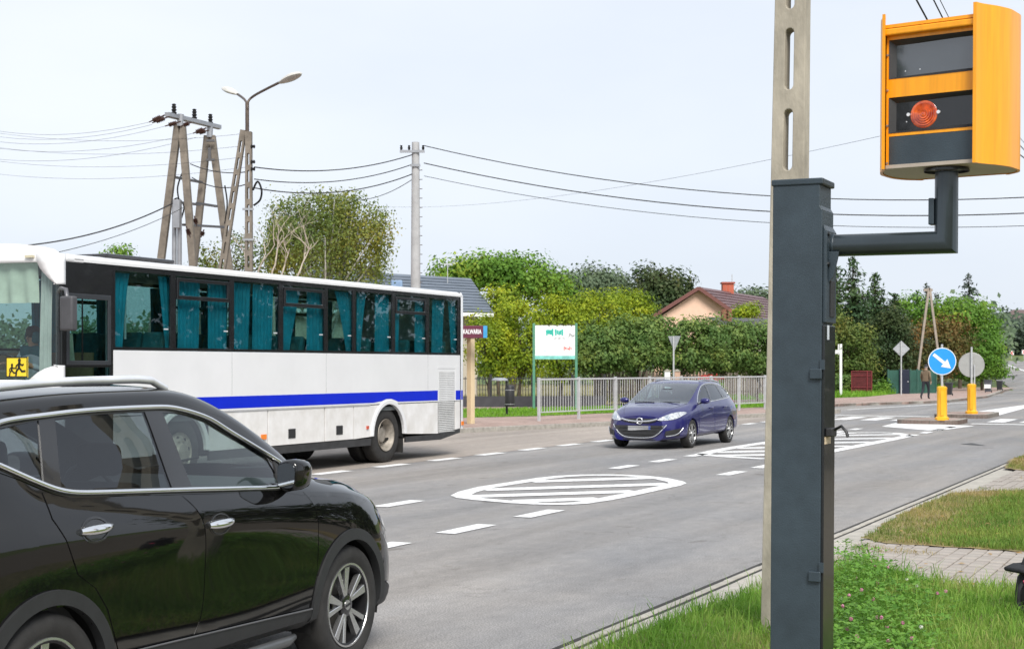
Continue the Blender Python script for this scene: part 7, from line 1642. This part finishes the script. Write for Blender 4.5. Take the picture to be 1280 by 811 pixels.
# ---- conifers
def conifer(label, px, top, Y, wpx, mat, n=56, name='spruce', group='conifers on the right', zb=.12, br=16, sz=.36, bare_=.06):
    base = at(px, 470, Y); base.z = zb; t = thing(name, label, 'tree', base, 0, group); H = at(px, top, Y).z - zb; Rm = wpx * Y / FPX
    P = []; O = []; mb = MB(); mb.tube([(0, 0, -.1), (0, 0, H * .5), (0, 0, H)], [H * .022, H * .014, .01], 8)
    for i in range(n):
        q = bare_ + (1 - bare_) * i / n; z = H * q; Lr = Rm * (1 - q) ** .74 * random.uniform(.75, 1.2) + .1
        for b in range(max(4, int(br * (1.2 - q)))):
            a = random.uniform(0, 2 * math.pi); L = Lr * random.uniform(.6, 1.18); d = Vector((math.cos(a), math.sin(a), 0))
            if random.random() < .25: mb.tube([(0, 0, z), tuple(d * L * .9 + Vector((0, 0, z - .15 * L)))], [.025, .008], 4, cap=False)
            m = max(3, int(L * 7))
            for s_ in range(m):
                u = (s_ + random.random()) / m; p = d * L * u; zz = z - .28 * L * u + .16 * L * u * u
                P.append((p.x + random.gauss(0, .10), p.y + random.gauss(0, .10), zz + random.gauss(0, .06))); O.append((d.x * .35, d.y * .35, .35))
    mb.build('trunk', BARK, t); leaf_cloud('crown', np.array(P), np.array(O), sz, mat, t, .34, .55, .2); return t
conifer('tall spruce right of the mast with its top below the arm', 1066, 320, 103, 54, SPR, 76); conifer('spruce right of the tallest one, a little lower', 1094, 340, 105, 46, SPR, 70); conifer('spruce half hidden behind the mast', 1046, 332, 107, 46, SPR, 68); conifer('low spruce at the right end of the conifer clump', 1118, 366, 104, 38, SPR, 60)
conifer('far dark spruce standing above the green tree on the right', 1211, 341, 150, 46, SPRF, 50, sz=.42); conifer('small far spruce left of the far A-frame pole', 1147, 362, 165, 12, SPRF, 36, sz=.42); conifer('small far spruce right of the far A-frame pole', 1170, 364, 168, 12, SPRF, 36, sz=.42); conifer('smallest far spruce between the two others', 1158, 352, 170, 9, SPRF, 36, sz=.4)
grt = 'trees along the far pavement on the right'
tree('tree', 'rust-tinged bushy tree just right of the mast', 96, 1062, [(1060, 432, 34, 34), (1045, 410, 22, 26), (1075, 455, 26, 22), (1050, 460, 26, 20)], MIX, .19, 260, 34, .33, .12, group=grt)
tree('tree', 'green bushy tree behind the diamond sign', 101, 1112, [(1108, 425, 30, 36), (1122, 445, 26, 28), (1092, 445, 24, 26), (1118, 400, 20, 20)], GDK, .19, 260, 34, .33, .12, group=grt)
tree('tree', 'rusty orange-leaved tree behind the round blue sign', 104, 1170, [(1165, 425, 36, 26), (1190, 420, 26, 24), (1150, 450, 26, 20), (1180, 450, 30, 22)], RUS, .2, 260, 34, .36, .12, group=grt)
tree('tree', 'broad bright green tree above the rusty one on the right', 114, 1200, [(1195, 395, 40, 22), (1225, 405, 28, 26), (1160, 398, 26, 18), (1215, 430, 36, 30), (1140, 385, 20, 18)], GB, .24, 330, 34, .42, .16, group=grt)
tree('tree', 'green tree overhanging the bins beside the climbing road', 106, 1228, [(1226, 446, 24, 26), (1240, 460, 16, 12), (1212, 462, 22, 14), (1236, 432, 18, 18), (1252, 466, 9, 5)], GB, .2, 220, 34, .3, .12, group=grt)
tree('shrub', 'low green bush under the trees left of the red gate', 92, 1050, [(1050, 478, 16, 12), (1062, 482, 10, 8)], GR, .16, 60, 30, .2, .05, cat='shrub', nl=5)
tree('shrub', 'low green bush between the red gate and the green fence', 92, 1098, [(1097, 486, 9, 8), (1106, 484, 7, 8)], GB, .14, 50, 30, .16, .05, cat='shrub', nl=5)
# ---- woods that read as one mass
def wood(name, label, rows, mat, leaf, sig, per):
    P = []
    for (x0, x1, ytop, ybot, Y, n) in rows:
        for q in range(n):
            px = random.uniform(x0, x1); u = random.random() ** .7; tp = ytop + 5 * math.sin(px * .13) + 4 * math.sin(px * .31 + 1) + random.uniform(-2, 2); py = tp + (ybot - tp) * (1 - u)
            p = at(px, py, Y + random.uniform(-10, 10)); P.append(tuple(p))
    P = np.array(P); P = np.repeat(P, per, 0) + RNG.normal(0, sig, (len(P) * per, 3)); o = leaf_cloud(name, P, np.tile(np.array([[0, -.6, .5]]), (len(P), 1)), leaf, mat, None); return tag(o, label, 'woodland', kind='stuff')
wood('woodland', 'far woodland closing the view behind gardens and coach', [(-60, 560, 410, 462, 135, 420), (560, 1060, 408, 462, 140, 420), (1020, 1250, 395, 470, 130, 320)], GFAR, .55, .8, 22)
wood('woodland', 'wooded hillside below the far brown roof at the right edge', [(1236, 1320, 404, 440, 285, 300)], leafmat('leaf_hill_haze', [(.05, .075, .055), (.07, .10, .07), (.10, .125, .08)], .2, .1), .8, 1.2, 24)  # distance haze is put into these greyer leaf colours
# ---- undergrowth below the hedge: trunks' dark hollow has a plank fence behind
pa, pb = at(742, 480, 76), at(975, 478, 78); pa.z = pb.z = .12; d = pb - pa; t = thing('plank_fence', 'weathered wooden plank fence in the shade behind the hedge', 'fence', pa, math.atan2(d.y, d.x)); WD = M('plank_grey', (.12, .095, .075), .9, var=.4, scale=3, stretch=(1, 1, .2)); n = int(d.length / .18)
for z in (.35, 1.1): MB().box(0, d.length, .03, .08, z, z + .08).build('rail', WD, t)
pk = MB().box(-.07, .07, -.015, .015, .03, 1.45).build('plank', WD, t)
for q in range(n):
    o = pk if q == 0 else pk.copy()
    if q: COL.objects.link(o); o.parent = t
    o.location = (.1 + q * .18, random.uniform(-.01, .01), random.uniform(-.05, .05))
# red flowers by the fence
t = thing('flower_bush', 'small bush of red flowers behind the railing right of the blue car roof', 'shrub', Vector((at(888, 470, 62).x, 62, .12))); P, O, C = blob_pts([(0, 0, .75, .55, .3, .5)], 50, 26, .14)
leaf_cloud('leaves', P, O, .09, GB, t); P, O, C = blob_pts([(0, 0, 1.15, .5, .25, .18)], 30, 12, .07); leaf_cloud('flowers', P, O, .09, leafmat('petal_red', [(.55, .03, .03), (.75, .08, .06)], .3), t)
limbs('stems', (0, 0, 0), C, .03, BARK, t, 8, (0, 0, .5), .03)
# ================================================================== clover at the foot of the mast
cp_ = G(1085, 790, .06); t = thing('clover_patch', 'lush clover with pink flower heads growing beside the mast', 'clover', (cp_.x, cp_.y, .06))
CLV = leafmat('clover_leaf', [(0.062, 0.163, 0.02), (0.106, 0.25, 0.033), (0.163, 0.338, 0.05), (0.25, 0.413, 0.088)], .35, 6.0)
V = []; F = []; STV = MB(); heads = []
for q in range(2600):
    px = random.triangular(1030, 1215, 1060); lim = 700 + max(0, px - 1060) * .40; py = random.uniform(lim + 4, 870)
    p = G(px, py, .06); 
    if random.random() < max(0, (px - 1110) / 130.0): continue
    hgt = random.uniform(.05, .22) * (1.15 if px < 1110 else .7); x = p.x + random.gauss(0, .03); y = p.y + random.gauss(0, .03); z = .06 + hgt; s_ = random.uniform(.014, .031); a0 = random.uniform(0, 6.28); tl = random.uniform(-.5, .5), random.uniform(-.5, .5)
    for kk in range(3):
        a = a0 + kk * 2.094; c, sn = math.cos(a), math.sin(a); b = len(V)
        for (u, v) in ((0.05, 0), (.55, .45), (1.1, .28), (1.1, -.28), (.55, -.45)):
            dx = (u * c - v * sn) * s_; dy = (u * sn + v * c) * s_; V.append((x + dx - cp_.x, y + dy - cp_.y, z + dx * tl[0] + dy * tl[1] + .25 * u * s_ - .06))
        F.append((b, b + 1, b + 2, b + 3, b + 4))
    if q % 7 == 0: STV.tube([(x - cp_.x, y - cp_.y, -.02), (x - cp_.x, y - cp_.y, z - .06)], .0016, 4, cap=False)
    if q % 70 == 0: heads.append((x - cp_.x, y - cp_.y, z + .03 - .06))
quick_mesh('leaves', V, F, CLV, t); STV.build('stems', GL, t)['kind'] = 'stuff'
PINKF = leafmat('clover_pink', [(.45, .12, .25), (.62, .25, .38), (.7, .45, .5)], .2, 20); WHITF = leafmat('clover_white', [(.6, .62, .5), (.75, .76, .68)], .2, 20)
for k, h_ in enumerate(heads):
    n = 46; d = RNG.normal(0, 1, (n, 3)); d /= np.linalg.norm(d, axis=1)[:, None]; P = d * .0115 + np.array(h_)
    leaf_cloud('flower_head', P, d * 3, .011, WHITF if k % 5 == 0 else PINKF, t, .5, .3, 0)
# tall weeds with seed heads at the edge of the patch
t = thing('wild_weed', 'tall thin weed with brown seed heads at the paved edge beside the mast', 'plant', G(1072, 712, .06)); mb = MB(); P = []
for k in range(9):
    x, y = random.gauss(0, .10), random.gauss(0, .05); h_ = random.uniform(.12, .27); tip = Vector((x + random.gauss(0, .04), y, h_)); mb.tube([(x, y, 0), tuple(tip)], .0025, 5)
    for q in range(7): P.append((tip.x + random.gauss(0, .014), tip.y + random.gauss(0, .012), tip.z - q * h_ * .10 + random.gauss(0, .01)))
mb.build('stem', GL, t); leaf_cloud('seed_heads', np.array(P), np.tile([[0, 0, 1.]], (len(P), 1)), .03, leafmat('weed_leaf', [(.06, .13, .025), (.12, .18, .04), (.2, .13, .07)], .3, 9), t)
# fallen leaves on the verge and pavers
FL = leafmat('fallen_leaf', [(.3, .16, .05), (.42, .26, .08), (.5, .36, .12)], .15, 5)
LP_ = []
for k in range(30):
    px, py = random.uniform(1090, 1275), random.uniform(622, 745); p = G(px, py, .06)
    LP_.append((p.x, p.y, .10 if (inside((p.x, p.y), TRI_POLY) or inside((p.x, p.y), NEAR_POLY)) else .056))
tag(leaf_cloud('fallen_leaves', np.array(LP_), np.tile([[0, 0, 1.]], (len(LP_), 1)), .055, FL, None, .8, .2, 1.5), 'scattered dry brown leaves on the ground right of the mast', 'leaves', kind='stuff')
# ================================================================== near side of the road, out of the frame: it is what paint and glass reflect
P_ = []; O_ = []
for (x, y, H, w) in ((17, 29, 7.5, 3.0), (20.5, 34.5, 8.5, 3.2), (24, 41, 9, 3.4), (29, 49, 8.5, 3.4), (33, 57, 9, 3.6), (15, 21, 6.5, 2.6), (38, 67, 9, 3.6)):
    P, O, C = blob_pts([(x, y, H * .6, w, w, H * .38), (x + w * .4, y, H * .42, w * .7, w * .7, H * .25), (x - w * .4, y + .3, H * .45, w * .7, w * .7, H * .25), (x, y, H * .2, w * .9, w * .9, H * .2)], 190, 24, .42); P_.append(P); O_.append(O)
tag(leaf_cloud('roadside_trees', np.concatenate(P_), np.concatenate(O_), .34, GDK, None), 'row of roadside trees on the near side, outside the picture to the right', 'woodland', kind='stuff')
t = conifer('tall spruce across the road behind the camera, mirrored in the camera glass', 640, 330, 60, 60, SPR, 40, group='trees behind the camera'); t.location = (-26, -12, 0); t.scale = (1, 1, 1.9)
